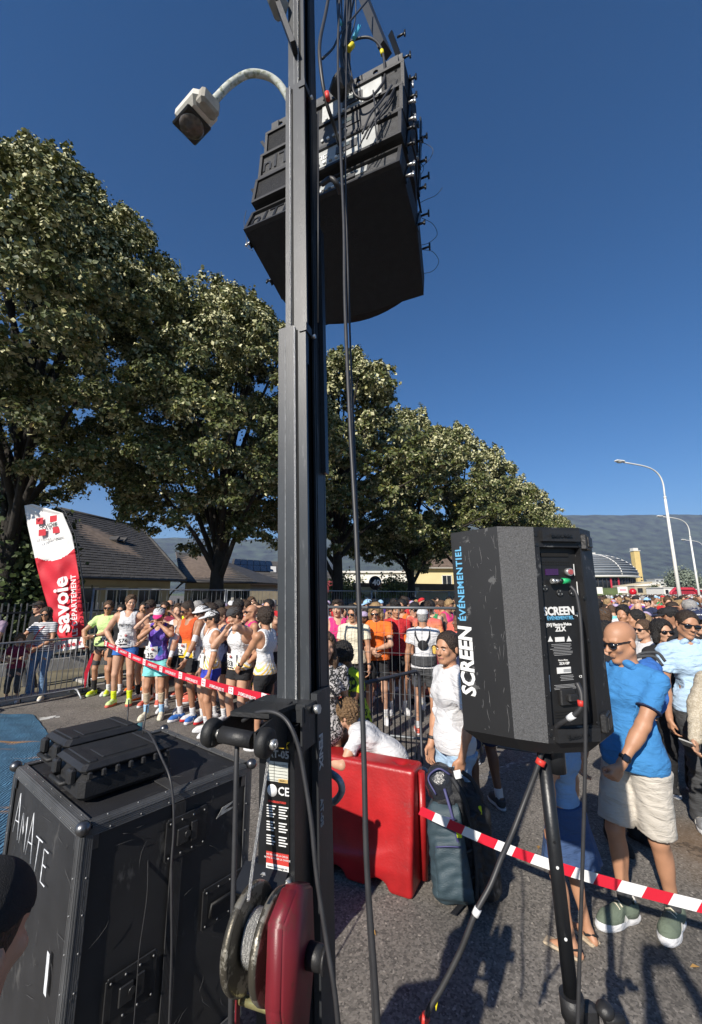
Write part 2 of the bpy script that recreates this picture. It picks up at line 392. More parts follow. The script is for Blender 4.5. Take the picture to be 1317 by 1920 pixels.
        C((-.02, -.088, -.0575), (.02, -.088, -.0575), .0065, .0065, .006); C((-.015, -.087, -.069), (.015, -.087, -.069), .007, .007, .006)
        S.cap(s.nck + s.Rt @ np.array((0, .0, -.03)) * s.sc, hp(0, .025, -.05), (.056 if not s.fem else .047) * s.sc * s.b ** .6, (.052 if not s.fem else .044) * h, .03)
def body_mesh(B, m, parent, h=.012, curl=(.5, .5), hand_d=None, hand_n=None, feet=True, legs=True):
    S = SDF(*B.bounds(), h)
    if legs:
        for q in (1, -1): B.thigh(S, q); B.shin(S, q); 
        if feet:
            for q in (1, -1):
                a = B.ank[q]; fr = rotm(0, 0, B.fy[q]); S.cap(a + fr @ np.array((0, -.01, -.02)), a + fr @ np.array((0, -.15 * B.sc, -.055)), .034 * B.sc, .024 * B.sc, .02); S.cap(a + np.array((0, .01, -.02)), a + fr @ np.array((0, .035, -.045)), .03 * B.sc, .03 * B.sc, .02)
    B.torso(S)
    for q in (1, -1): B.arm(S, q, k=.03)
    B.head(S)
    for i, q in enumerate((1, -1)): B.hand(S, q, curl[i], (hand_d or {}).get(q), (hand_n or {}).get(q))
    return S.obj('body', m, parent)
def top_mesh(B, m, parent, style='singlet', e=.012, hem=-.02, h=.012, sleeve=.55, wr=.0028, seed=1, scoop=.0, name=None, wl=.05, flare=.0, loose=.0):
    """singlet / tee / polo / tank; hem is measured from the hip centre"""
    S = SDF(B.wst - np.array((.42, .42, .45)), B.nck + np.array((.42, .42, .2)), h); c = B.sc
    B.torso(S, e, .05)
    if loose:
        S.ell(B.wst + np.array((0, 0, -.02)), (c * (.15 * B.b + loose), c * (.108 * B.b + loose), c * .2), .06, B.Rt)
        S.ell(B.pel, (c * (.158 * B.b + loose), c * (.12 * B.b + loose), c * .16), .06, B.Rp)
    if flare: S.ell(B.pel + np.array((0, 0, -.02)), (c * (.16 + flare), c * (.115 + flare), c * .16), .05, B.Rp)
    if style in ('tee', 'polo', 'long'):
        for q in (1, -1):
            a, n = B.sh[q], B.elb[q]; t = sleeve; S.cap(a, a + (n - a) * (t + .25), c * (.047 * B.b + e), c * (.049 * B.b + e + loose * .35), .03)
            if style == 'long': S.cap(n, B.wri[q], c * (.045 + e), c * (.03 + e), .02)
            else:
                u = (n - a) / np.linalg.norm(n - a); p = a + (n - a) * t
                g = np.meshgrid(*[x.astype(np.float32) for x in S.ax], indexing='ij', sparse=True)
                dd = (g[0] - p[0]) * u[0] + (g[1] - p[1]) * u[1] + (g[2] - p[2]) * u[2]
                # cut only near this arm
                r = np.sqrt((g[0] - p[0] - 0 * u[0]) ** 2 + (g[1] - p[1]) ** 2 + (g[2] - p[2]) ** 2)
                lat = (g[0] - B.cst[0]) * B.Rt[0][0] * q + (g[1] - B.cst[1]) * B.Rt[1][0] * q + (g[2] - B.cst[2]) * B.Rt[2][0] * q
                msk = (r < .17) & (lat > .12 * c * B.b + e * .5); S.v = np.where(msk, np.maximum(S.v, dd), S.v).astype(np.float32)
    if wr: S.noise(wr, wl, seed, (0, .25, .9) if style != 'singlet' else None)
    nb = B.nck + B.Rt @ np.array((0, 0, .02))
    S.cap(nb - B.Rt @ np.array((0, .012, .03)), nb + B.Rt @ np.array((0, -.03, .2)), (.062 if style != 'singlet' else .075) * c * B.b ** .4, .07 * c, .0, True)
    if style == 'singlet' or scoop:
        S.ell(B.tp(0, -.13, .2), (.075 * c, .09 * c, (.09 + scoop) * c), 0, B.Rt, True)
    if style in ('singlet', 'tank'):
        for q in (1, -1):
            S.ell(B.tp(q * .215, 0, .1), (.1 * c, .17 * c, .17 * c), 0, B.Rt, True)
            S.cap(B.sh[q] + (B.elb[q] - B.sh[q]) * .25, B.elb[q], .075 * c, .06 * c, 0, True)
    p = B.pel + np.array((0, 0, hem * c)); S.plane(p, -(B.Rp @ np.array((0, 0, 1.)))); 
    return S.obj(name or ('shirt' if style != 'singlet' else 'singlet'), m, parent)
def bottom_mesh(B, m, parent, length=.45, e=.015, flare=.02, h=.012, wr=.002, seed=3, name='shorts', waist=.1):
    """length 0..1 to the knee, 1..2 knee to ankle"""
    lo, hi = B.bounds(.14); hi[2] = B.wst[2] + .08; S = SDF(lo, hi, h); c = B.sc
    S.ell(B.pel + B.Rp @ np.array((0, .01, .01)) * c, (c * ((.15 if not B.fem else .165) * B.b + e), c * (.11 * B.b + e), c * (.13 + e)), .04, B.Rp)
    for q in (1, -1):
        hp_, kn, an = B.hip[q], B.kne[q], B.ank[q]
        if length <= 1:
            en = hp_ + (kn - hp_) * (length + .12); S.cap(hp_, en, c * (.088 * B.b + e), c * (.072 - .02 * length + e + flare), .035)
            S.ell(hp_ + np.array((0, .035 * c, -.03)), (c * (.085 * B.b + e), c * (.085 + e), c * (.1 + e)), .03)
        else:
            S.cap(hp_, kn, c * (.09 * B.b + e), c * (.055 + e), .035); S.cap(kn, kn + (an - kn) * (length - 1) * 1.05, c * (.055 + e), c * (.038 + e + flare), .02)
            S.ell(hp_ + np.array((0, .035 * c, -.03)), (c * (.085 * B.b + e), c * (.085 + e), c * (.1 + e)), .03)
    if wr: S.noise(wr, .08, seed, (.3, .2, .9))
    S.plane(B.pel + B.Rp @ np.array((0, 0, waist)), B.Rp @ np.array((0, 0, 1.)))
    g = np.meshgrid(*[a.astype(np.float32) for a in S.ax], indexing='ij', sparse=True)
    if length <= 1:
        for q in (1, -1):
            a, n = B.hip[q], B.kne[q]; u = (n - a) / np.linalg.norm(n - a); p = a + (n - a) * length
            d = (g[0] - p[0]) * u[0] + (g[1] - p[1]) * u[1] + (g[2] - p[2]) * u[2]
            mid = (g[0] - B.pel[0]) * B.Rp[0][0] + (g[1] - B.pel[1]) * B.Rp[1][0]
            S.v = np.where(mid * q > 0, np.maximum(S.v, d), S.v).astype(np.float32)
    return S.obj(name, m, parent)
def ring_mesh(B, a, b, ra, rb, m, parent, name, h=.009, k=0):
    a, b = np.array(a), np.array(b); u = (b - a) / np.linalg.norm(b - a); r = max(ra, rb) + .03
    S = SDF(np.minimum(a, b) - r, np.maximum(a, b) + r, h); S.cap(a - u * .02, b + u * .02, ra, rb, 0); S.plane(a, -u); S.plane(b, u)
    return S.obj(name, m, parent)
SHOE_ME = {}
def shoes(B, mu, ms, parent, big=1.0, lace=None):
    if 'u' not in SHOE_ME:
        S = SDF((-.06, -.2, -.01), (.06, .12, .13), .006)
        S.cap((0, -.12, .05), (0, .03, .062), .036, .042, .02); S.ell((0, -.105, .038), (.046, .085, .034), .02); S.ell((0, .035, .055), (.036, .05, .05), .02); S.cap((0, .02, .06), (0, .03, .11), .04, .036, .015)
        S.plane((0, 0, .024), (0, 0, -1)); S.plane((0, 0, .1), (0, .25, .97)); S.cap((0, .03, .085), (0, .03, .14), .027, .03, .0, True)
        u = S.obj('upper', mu)
        S = SDF((-.06, -.22, -.01), (.06, .12, .06), .006); S.ell((0, -.1, .02), (.05, .1, .05), .01); S.ell((0, .02, .02), (.041, .075, .05), .02); S.plane((0, 0, .03), (0, .1, 1)); S.plane((0, 0, 0.002), (0, 0, -1))
        v = S.obj('sole', ms); SHOE_ME['u'], SHOE_ME['s'] = u.data, v.data
        bpy.data.objects.remove(u); bpy.data.objects.remove(v)
    for q in (1, -1):
        a = B.ank[q]; o = bpy.data.objects.new('shoe', SHOE_ME['u']); link(o, parent); o.location = (a[0], a[1] - .01, a[2] - .085 * B.sc); o.rotation_euler = (0, 0, R(B.fy[q])); o.scale = [B.sc * big] * 3
        o.material_slots[0].link = 'OBJECT'; o.material_slots[0].material = mu
        if lace:
            g = MB(); 
            for i in range(5): y = -.035 - i * .018; z = .102 - i * .0085; g.tube([(-.026, y, z - .012), (0, y - .004, z + .002), (.026, y - .008, z - .012)], .0042, 5)
            lc = g.build('laces', lace, o); g = MB()
            for sx in (-1, 1): g.prism([(0, 0), (.03, .006), (.012, .03)], (0.002 * sx, 0, 0), (sx * .043, -.06, .035), (0, 1, 0), (0, 0, 1))
            g.tube([(-.03, .045, .098), (0, .07, .1), (.03, .045, .098)], .006, 6); g.build('trim', WHT, o)
        s2 = bpy.data.objects.new('sole', SHOE_ME['s']); link(s2, o); s2.material_slots[0].link = 'OBJECT'; s2.material_slots[0].material = ms
def socks(B, m, parent, hgt=.35, h=.01):
    for q in (1, -1):
        n, a = B.kne[q], B.ank[q]; p = a + (n - a) * hgt; ring_mesh(B, a - np.array((0, 0, .02)), p, .036 * B.sc, (.036 + .028 * min(hgt, .7)) * B.sc, m, parent, 'sock', h)
def hair_mesh(B, m, parent, style='short', h=.008, seed=0):
    S = SDF(B.hd - .3, B.hd + .24, h); hp, M, k = B.hp, B.Rh, B.hs; E = lambda p, r, kk=.02, cut=False: S.ell(hp(*p), [q * k for q in r], kk, M, cut)
    t = {'buzz': .004, 'short': .012, 'curly': .026, 'bun': .007, 'pony': .008, 'long': .016, 'bob': .022, 'quiff': .014, 'mop': .03}[style]
    E((0, .017, .042), (.078 + t, .098 + t, .083 + t), .01)
    if style in ('short', 'curly', 'quiff', 'mop'): E((0, .04, -.02), (.072 + t * .5, .068 + t * .5, .075), .02)
    if style == 'quiff': E((0, -.045, .115), (.055, .045, .03), .02)
    if style == 'mop':
        E((0, -.03, .1), (.09, .07, .05), .02)
        for q in (1, -1): E((q * .07, -.01, .02), (.035, .06, .06), .02)
    if style in ('bun', 'pony'): S.cap(hp(0, .04, .06), hp(0, .115, .04), .06 * k, .028 * k, .02)
    if style == 'bun': E((0, .13, .03), (.03, .03, .03), .01)
    if style == 'pony': S.cap(hp(0, .12, .04), hp(0, .16, -.04), .026 * k, .03 * k, .015); S.cap(hp(0, .16, -.04), hp(0, .13, -.19), .03 * k, .012 * k, .02)
    if style in ('long', 'bob'):
        L = -.24 if style == 'long' else -.1
        for q in (1, -1):
            S.cap(hp(q * .06, .02, .05), hp(q * .085, -.01, L * .5), .04 * k, .035 * k, .03); S.cap(hp(q * .085, -.01, L * .5), hp(q * .09, -.02, L), .035 * k, .025 * k, .03)
        S.cap(hp(0, .06, .02), hp(0, .09, L), .08 * k, .06 * k, .04)
    if style in ('buzz', 'bun', 'pony'): E((0, .035, -.01), (.075, .075, .075), .02)
    am = {'curly': .009, 'mop': .007, 'short': .006, 'quiff': .007, 'long': .005, 'bob': .005}.get(style, .0015)
    S.noise(am, .03 if style in ('curly', 'mop') else .022, seed, None if style in ('curly', 'mop', 'short', 'quiff') else (1, .3, .1))
    # open the face
    if style not in ('long', 'bob', 'mop'):
        E((0, -.115, -.02), (.086, .085, .112), .008, True); E((0, -.1, .03), (.055, .05, .05), .008, True); 
        for q in (1, -1): E((q * .09, -.06, -.05), (.035, .062, .07), .008, True); E((q * .09, .012, -.04), (.02, .028, .045), .006, True)
    else: E((0, -.12, -.02), (.066, .09, .112), .008, True)
    return S.obj('hair', m, parent)
def cap_mesh(B, m, parent, brim=True, back=False, mb=None, h=.008, tiltx=0, bucket=False):
    k = B.hs; fr = rotm(tiltx, 0, 180 if back else 0); M = B.Rh @ fr; hp = lambda x, y, z: B.hd + M @ (np.array((x, y, z)) * k)
    S = SDF(B.hd - .24, B.hd + .24, h); S.ell(hp(0, .012 if not back else -.01, .045), [q * k for q in (.091, .111, .09)], .0, M); S.plane(hp(0, 0, .042), -(M @ np.array((0, 0, 1.))))
    o = S.obj('cap', m, parent)
    if bucket:
        S = SDF(B.hd - .24, B.hd + .24, h); S.ell(hp(0, .01, .03), [q * k for q in (.145, .16, .035)], 0, M); S.plane(hp(0, 0, .03), -(M @ np.array((0, 0, 1.)))); S.obj('brim', mb or m, o)
    elif brim:
        S = SDF(B.hd - .3, B.hd + .3, h * .8); S.ell(hp(0, -.09, .042), [q * k for q in (.072, .1, .022)], 0, M); S.plane(hp(0, -.07, .042), (M @ np.array((0, 1., 0)))); S.ell(hp(0, -.08, .022), [q * k for q in (.1, .12, .022)], 0, M, True); S.obj('brim', mb or m, o)
    return o
def glasses(B, m, parent, mf=None):
    k = B.hs; hp, M = B.hp, B.Rh; S = SDF(B.hd - .15, B.hd + .15, .005)
    for q in (1, -1):
        S.ell(hp(q * .034, -.092, .001), [.03 * k, .018 * k, .021 * k], .004, M); S.cap(hp(q * .06, -.08, .012), hp(q * .082, .0, .008), .005 * k, .004 * k, .003)
    S.cap(hp(-.05, -.098, .014), hp(.05, -.098, .014), .005 * k, .005 * k, .003)
    return S.obj('sunglasses', m, parent)
def face_bits(B, parent, hair, lip=True):
    k = B.hs; r = Matrix([list(x) for x in B.Rh])
    for q in (1, -1):
        b = MB(); b.ell(B.hp(q * .031, -.083, .002), (.0125 * k, .0085 * k, .0065 * k), 10, 6, r); e = b.build('eye', MATS['eye_white'], parent)
        b = MB(); b.ell(B.hp(q * .031, -.0895, .002), (.0056 * k, .003 * k, .0058 * k), 10, 6, r); b.build('iris', MATS['iris'], e)
        b = MB(); b.tube([B.hp(q * .014, -.094, .019), B.hp(q * .032, -.093, .024), B.hp(q * .05, -.08, .018)], [.003 * k, .0042 * k, .002 * k], 6); b.build('eyebrow', hair, parent)
    if lip:
        b = MB(); b.tube([B.hp(-.024, -.087, -.063), B.hp(-.008, -.0965, -.0605), B.hp(0, -.097, -.0615), B.hp(.008, -.0965, -.0605), B.hp(.024, -.087, -.063)], [.002 * k, .0045 * k, .0045 * k, .0045 * k, .002 * k], 6); b.build('mouth', MATS['lips'], parent)
# ================================================================ GROUND, HILLS, AIR
asph = mat('asphalt', (.195, .18, .162), .92, 0, .12, .8)
n = NT(asph); b = n.nodes['Principled BSDF']; tc = n.nodes.new('ShaderNodeTexCoord')
vo = n.nodes.new('ShaderNodeTexVoronoi'); vo.inputs['Scale'].default_value = 85; n.links.new(tc.outputs['Object'], vo.inputs['Vector'])
cr = n.nodes.new('ShaderNodeValToRGB'); cr.color_ramp.elements[0].position = 0; cr.color_ramp.elements[0].color = (.3, .3, .3, 1); cr.color_ramp.elements[1].position = 1; cr.color_ramp.elements[1].color = (2.1, 2.05, 1.95, 1)
e = cr.color_ramp.elements.new(.86); e.color = (1.15, 1.13, 1.1, 1)
n.links.new(vo.outputs['Color'], cr.inputs[0])
nz = n.nodes.new('ShaderNodeTexNoise'); nz.inputs['Scale'].default_value = 1.3; nz.inputs['Detail'].default_value = 9; n.links.new(tc.outputs['Object'], nz.inputs['Vector'])
mr = n.nodes.new('ShaderNodeMapRange'); mr.inputs['From Min'].default_value = .3; mr.inputs['From Max'].default_value = .72; mr.inputs['To Min'].default_value = .72; mr.inputs['To Max'].default_value = 1.22; n.links.new(nz.outputs['Fac'], mr.inputs[0])
m1 = n.nodes.new('ShaderNodeMix'); m1.data_type = 'RGBA'; m1.blend_type = 'MULTIPLY'; m1.inputs[0].default_value = 1
n.links.new(b.inputs['Base Color'].links[0].from_socket, m1.inputs[6]); n.links.new(cr.outputs[0], m1.inputs[7])
m2 = n.nodes.new('ShaderNodeVectorMath'); m2.operation = 'SCALE'; n.links.new(m1.outputs[2], m2.inputs[0]); n.links.new(mr.outputs[0], m2.inputs['Scale'])
# rusty stain beside the man
st = G(1290, 1625); cx = n.nodes.new('ShaderNodeVectorMath'); cx.operation = 'DISTANCE'; cx.inputs[1].default_value = (st.x + .35, st.y + .1, 0); n.links.new(tc.outputs['Object'], cx.inputs[0])
ma = n.nodes.new('ShaderNodeMath'); ma.operation = 'ADD'; n.links.new(cx.outputs['Value'], ma.inputs[0]); n.links.new(nz.outputs['Fac'], ma.inputs[1])
mrs = n.nodes.new('ShaderNodeMapRange'); mrs.inputs['From Min'].default_value = .75; mrs.inputs['From Max'].default_value = 1.25; mrs.inputs['To Min'].default_value = .55; mrs.inputs['To Max'].default_value = 0; n.links.new(ma.outputs[0], mrs.inputs[0])
m3 = n.nodes.new('ShaderNodeMix'); m3.data_type = 'RGBA'; m3.inputs[7].default_value = (.2, .115, .05, 1); n.links.new(mrs.outputs[0], m3.inputs[0]); n.links.new(m2.outputs[0], m3.inputs[6]); n.links.new(m3.outputs[2], b.inputs['Base Color'])
vc = n.nodes.new('ShaderNodeTexVoronoi'); vc.feature = 'DISTANCE_TO_EDGE'; vc.inputs['Scale'].default_value = .33; nw = n.nodes.new('ShaderNodeTexNoise'); nw.inputs['Scale'].default_value = 2.5; nw.inputs['Detail'].default_value = 6; n.links.new(tc.outputs['Object'], nw.inputs['Vector']); vm = n.nodes.new('ShaderNodeVectorMath'); vm.operation = 'ADD'; n.links.new(tc.outputs['Object'], vm.inputs[0]); n.links.new(nw.outputs['Color'], vm.inputs[1]); n.links.new(vm.outputs[0], vc.inputs['Vector'])
mc = n.nodes.new('ShaderNodeMapRange'); mc.inputs['From Min'].default_value = .0015; mc.inputs['From Max'].default_value = .006; mc.inputs['To Min'].default_value = .5; mc.inputs['To Max'].default_value = 1; n.links.new(vc.outputs['Distance'], mc.inputs[0]); m4 = n.nodes.new('ShaderNodeVectorMath'); m4.operation = 'SCALE'; n.links.new(m3.outputs[2], m4.inputs[0]); n.links.new(mc.outputs[0], m4.inputs['Scale']); n.links.new(m4.outputs[0], b.inputs['Base Color'])
bp = n.nodes.new('ShaderNodeBump'); bp.inputs['Strength'].default_value = .7; bp.inputs['Distance'].default_value = .006; n.links.new(vo.outputs['Color'], bp.inputs['Height']); n.links.new(bp.outputs[0], b.inputs['Normal'])
g = MB(); g.add([(-400, -60, 0), (400, -60, 0), (400, 420, 0), (-400, 420, 0)], [(0, 1, 2, 3)]); tag(g.build('road', asph), kind='structure')
grass = mat('grass_far', (.09, .12, .04), .95, 0, .3, .08)
g = MB(); g.add([(-9000, -500, -.25), (9000, -500, -.25), (9000, 3000, -.25), (-9000, 3000, -.25)], [(0, 1, 2, 3)]); tag(g.build('ground', grass), kind='structure')
paint = scratched('road_paint', (.6, .6, .57), (.14, .135, .13), .8, 9, .5)
paint_w = scratched('worn_road_paint', (.3, .295, .28), (.14, .13, .12), .85, 14, .45)
def stripe(pts, wd, m, z=.004):
    a, b = [Vector((p[0], p[1], 0)) for p in pts]; d = (b - a).normalized(); nn = Vector((-d.y, d.x, 0)) * wd / 2
    g = MB(); g.add([(q.x, q.y, z) for q in (a - nn, b - nn, b + nn, a + nn)], [(0, 1, 2, 3)]); return tag(g.build('road_marking', m), kind='structure')
stripe((G(74, 1349), G(112, 1343)), .16, paint); stripe((G(20, 1267), G(178, 1252)), .13, paint); stripe((G(0, 1311), G(60, 1303)), .1, paint)
stripe((G(900, 1462), G(1060, 1392)), .12, paint_w); stripe((G(868, 1420), G(960, 1380)), .1, paint_w); stripe((G(90, 1297), G(215, 1283)), .05, paint_w)
# verge and kerb on the left, below the trees
RD = Vector((.64, .77, 0)).normalized(); RN = Vector((-RD.y, RD.x, 0))
TB = Vector((-4.1, 13.0, 0))
kerb_m = mat('kerb_concrete', (.33, .32, .3), .9, 0, .15, 3, .3, 60)
o0 = TB - RN * 1.6; 
for i in range(34):
    a = o0 + RD * (i * 1.0 - 9); g = MB(); g.box((0, 0, .06), (.985, .16, .13), bev=.012); ob = g.build('kerb_stone', kerb_m); ob.location = a + RD * .5; ob.rotation_euler.z = math.atan2(RD.y, RD.x); tag(ob, kind='structure')
verge = mat('dry_verge', (.17, .15, .1), .95, 0, .35, 1.5, .6, 12)
a, c_ = o0 + RN * .1 - RD * 9, o0 + RN * .1 + RD * 60
g = MB(); g.add([(a.x, a.y, .08), (c_.x, c_.y, .08), (c_.x + RN.x * 30, c_.y + RN.y * 30, .08), (a.x + RN.x * 30, a.y + RN.y * 30, .08)], [(0, 1, 2, 3)]); tag(g.build('verge', verge), kind='structure')
# mountain
mt = mat('mountain_forest', (.04, .055, .033), .95, 0, .75, .011, .0); n = NT(mt); b = n.nodes['Principled BSDF']; tc = n.nodes.new('ShaderNodeTexCoord')
mp = n.nodes.new('ShaderNodeMapping'); mp.inputs['Scale'].default_value = (.5, 1, 1.9); n.links.new(tc.outputs['Object'], mp.inputs[0])
nz = n.nodes.new('ShaderNodeTexNoise'); nz.inputs['Scale'].default_value = .011; nz.inputs['Detail'].default_value = 6; nz.inputs['Roughness'].default_value = .62; n.links.new(mp.outputs[0], nz.inputs['Vector'])
mr = n.nodes.new('ShaderNodeMapRange'); mr.inputs['From Min'].default_value = .695; mr.inputs['From Max'].default_value = .73; n.links.new(nz.outputs['Fac'], mr.inputs[0])
mx = n.nodes.new('ShaderNodeMix'); mx.data_type = 'RGBA'; mx.inputs[7].default_value = (.42, .4, .36, 1); n.links.new(mr.outputs[0], mx.inputs[0]); n.links.new(b.inputs['Base Color'].links[0].from_socket, mx.inputs[6]); n.links.new(mx.outputs[2], b.inputs['Base Color'])
def fbm(x, y, o=5, s=0):
    r = np.random.default_rng(s); v = 0; a = 1
    for i in range(o):
        for _ in range(3):
            t = r.uniform(0, 6.3); f = 2 ** i; v = v + a * np.sin((x * math.cos(t) + y * math.sin(t)) * f + r.uniform(0, 6)) / 3
        a *= .5
    return v
nx, ny = 420, 90; X, Y = np.meshgrid(np.linspace(-8500, 9500, nx), np.linspace(2500, 6200, ny), indexing='ij')
pxr = 658 + 780 * X / 4300
ridge = np.interp(pxr, [-900, 0, 310, 500, 700, 850, 1055, 1200, 1317, 2400], [1040, 1022, 1012, 1012, 992, 980, 967, 966, 968, 960])
hz = (1113 - ridge) / 780 * 4500
t = np.clip((Y - 2500) / 1900, 0, 1); Z = hz * (t ** 1.25 * (1.0)) * np.where(Y > 4500, 1 - (Y - 4500) / 3000, 1)
Z = Z + fbm(X / 500, Y / 500, 5, 4) * 42 * np.clip(t * 2, 0, 1) * np.where(t > .9, .3, 1) + fbm(X / 130, Y / 200, 3, 9) * 9 * t
Z[:, 0] = -30
idx = np.arange(nx * ny).reshape(nx, ny); q = np.stack([idx[:-1, :-1], idx[1:, :-1], idx[1:, 1:], idx[:-1, 1:]], -1).reshape(-1, 4)
tag(np_mesh('mountain', np.stack([X, Y, Z], -1).reshape(-1, 3), q, mt), kind='structure')
if HAZE > 0:
    hm = bpy.data.materials.new('haze_air'); hm.use_nodes = True; n = hm.node_tree; n.nodes.clear(); o_ = n.nodes.new('ShaderNodeOutputMaterial'); pv = n.nodes.new('ShaderNodeVolumePrincipled')
    pv.inputs['Color'].default_value = (.5, .62, 1, 1); pv.inputs['Density'].default_value = HAZE; pv.inputs['Anisotropy'].default_value = 0.0; n.links.new(pv.outputs[0], o_.inputs['Volume'])
    g = MB(); g.box((300, 2900, 520), (19400, 7800, 1060)); tag(g.build('haze', hm), kind='stuff')
# ================================================================ TREES
leafm = bpy.data.materials.new('linden_leaf'); leafm.use_nodes = True; n = leafm.node_tree; b = n.nodes['Principled BSDF']; b.inputs['Roughness'].default_value = .6
ge = n.nodes.new('ShaderNodeNewGeometry')
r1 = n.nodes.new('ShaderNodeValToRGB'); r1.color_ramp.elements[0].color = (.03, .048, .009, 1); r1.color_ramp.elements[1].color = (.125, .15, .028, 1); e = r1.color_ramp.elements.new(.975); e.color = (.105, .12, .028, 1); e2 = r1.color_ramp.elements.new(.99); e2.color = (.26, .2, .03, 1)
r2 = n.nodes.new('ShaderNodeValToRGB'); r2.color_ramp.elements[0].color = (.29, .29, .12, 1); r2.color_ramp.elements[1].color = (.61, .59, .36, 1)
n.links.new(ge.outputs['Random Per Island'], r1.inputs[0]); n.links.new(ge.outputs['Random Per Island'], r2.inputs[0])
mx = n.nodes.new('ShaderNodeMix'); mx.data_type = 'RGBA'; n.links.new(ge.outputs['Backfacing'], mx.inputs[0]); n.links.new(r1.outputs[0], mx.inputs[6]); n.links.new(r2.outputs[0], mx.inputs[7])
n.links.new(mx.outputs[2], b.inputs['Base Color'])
bark = mat('linden_bark', (.026, .022, .018), .95, 0, .35, 4, 1.0, 22)
def crown_arrays(seed, nclump=80, per=60, H0_=3.8, H1=12.0, RM=3.9, leaf=.1, flipz=.45):
    r = np.random.default_rng(seed); V = []; ph = r.uniform(0, 6.3, 6); tips = []
    for c in range(nclump):
        t = r.uniform(0, 1) ** .92; a = r.uniform(0, 2 * math.pi)
        pr = (.5 + .5 * (t / .24) ** .6) if t < .24 else max(.06, math.cos((t - .24) / .76 * math.pi / 2)) ** .68
        lob = 1 + .12 * math.sin(3 * a + ph[0] + 2 * t) + .1 * math.sin(5 * a + ph[1] + 5 * t) + .06 * math.sin(9 * a + ph[2])
        surf = r.random() < .7; rr = RM * pr * lob * (r.uniform(.84, 1.0) if surf else r.uniform(.2, .8))
        z = H0_ + (H1 - H0_) * t + .25 * math.sin(2 * a + ph[3]) * (1 - t); ctr = np.array((rr * math.cos(a), rr * math.sin(a), z)); out = np.array((math.cos(a), math.sin(a), -.15 if t < .2 else (.5 if t < .6 else 1.3))); out /= np.linalg.norm(out)
        tips.append(ctr); R0 = r.uniform(.5, .9); ns = int(r.integers(6, 10)); cflip = r.random()
        for s_ in range(ns):
            d = r.normal(size=3) + out * .8; d /= np.linalg.norm(d); sc_ = ctr + d * R0 * r.uniform(.5, 1.0) * np.array((1, 1, .7)); rs = r.uniform(.2, .38); up = t > .66 and r.random() < .55
            k = int(per * r.uniform(.6, 1.3)); q = r.normal(size=(k, 3)); q /= np.linalg.norm(q, axis=1)[:, None]; q = q + (np.array((0, 0, .45)) + out * .35); q /= np.linalg.norm(q, axis=1)[:, None]
            sh = np.array((.6, .6, 1.7)) if up else np.array((1.15, 1.15, .62)); p = sc_ + q * rs * sh * (r.uniform(.35, 1.0, k)[:, None]) + r.normal(size=(k, 3)) * .03
            nrm = q * .9 + np.array((0, 0, .25)) + r.normal(size=(k, 3)) * .42; nrm /= np.linalg.norm(nrm, axis=1)[:, None]
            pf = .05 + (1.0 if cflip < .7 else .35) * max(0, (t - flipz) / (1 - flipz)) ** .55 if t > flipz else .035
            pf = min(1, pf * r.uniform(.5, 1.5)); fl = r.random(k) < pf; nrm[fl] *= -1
            u = np.cross(nrm, r.normal(size=(k, 3))); u /= np.linalg.norm(u, axis=1)[:, None]; v = np.cross(nrm, u); L = leaf * r.uniform(.45, 1.35, k)[:, None]; fold = nrm * L * .1
            V.append(np.stack([p - u * L * .62, p - v * L * .5 + fold, p + u * L * .66, p + v * L * .5 + fold], 1).reshape(-1, 3))
    V = np.concatenate(V); Fc = np.arange(len(V)).reshape(-1, 4); return V, Fc, tips
TREE_ME = {}
def linden(name, base, label, seed, H=12.0, RM=3.9, rz=0.0, nclump=95, per=60, leaf=.11, shared=None, tr=.25, H0_=3.8, trunkonly=False):
    e = empty(name, base, rz, label, 'tree', 'linden trees in a row beside the road')
    key = shared or seed
    if key not in TREE_ME:
        V, Fc, tips = crown_arrays(seed, nclump, per, H0_, H, RM, leaf)
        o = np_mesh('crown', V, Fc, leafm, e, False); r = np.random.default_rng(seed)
        m = MB(); m.tube(bez([(0, 0, -.1), (.03, .0, 1.2), (0, .05, 2.4), (.05, 0, 3.4)], 4), [tr * 1.25] + [tr * (1 - i * .025) for i in range(12)], 12)
        m.tube([(.05, 0, 3.2), (.1, .1, 6), (.05, 0, 9.5), (0, 0, H - .8)], [tr * .75, tr * .45, tr * .22, .03], 8)
        for i in range(24):
            tp = Vector(tips[int(r.integers(0, len(tips)))]); z0 = min(r.uniform(2.2, 4.6), tp.z - .2) if tp.z < 8 else r.uniform(4, 7); s0 = Vector((.06, 0, z0)); mid = s0 + (tp - s0) * .45 + Vector((0, 0, .5 if tp.z > 5 else .2))
            m.tube(bez([s0, mid, tp], 4), [tr * .36 * (1 - k / 9.5) + .012 for k in range(9)], 6)
        t_ = m.build('trunk', bark, e); TREE_ME[key] = (o.data, t_.data)
    else:
        a, b_ = TREE_ME[key]; link(bpy.data.objects.new('crown', a), e); link(bpy.data.objects.new('trunk', b_), e)
    return e
tpos = [Vector((P(0, 1113, 10.4).x, 10.4, 0)), TB + Vector((0, 0, 0)), TB + RD * 5.6, TB + RD * 11.2, TB + RD * 17, TB + RD * 23, TB + RD * 29.5, TB + RD * 37]
tl = ['tall silver lime tree filling the upper left above the red flag', 'silver lime tree just left of the black mast, whole trunk in view', 'lime tree directly behind the cables, right of the mast', 'broad lime tree behind the number balloon and mesh fence', 'lime tree partly behind the upper left corner of the loudspeaker', 'lime tree rising just above the loudspeaker top', 'second last lime tree of the row, above the loudspeaker', 'last lime tree of the row, its edge against the mountain']
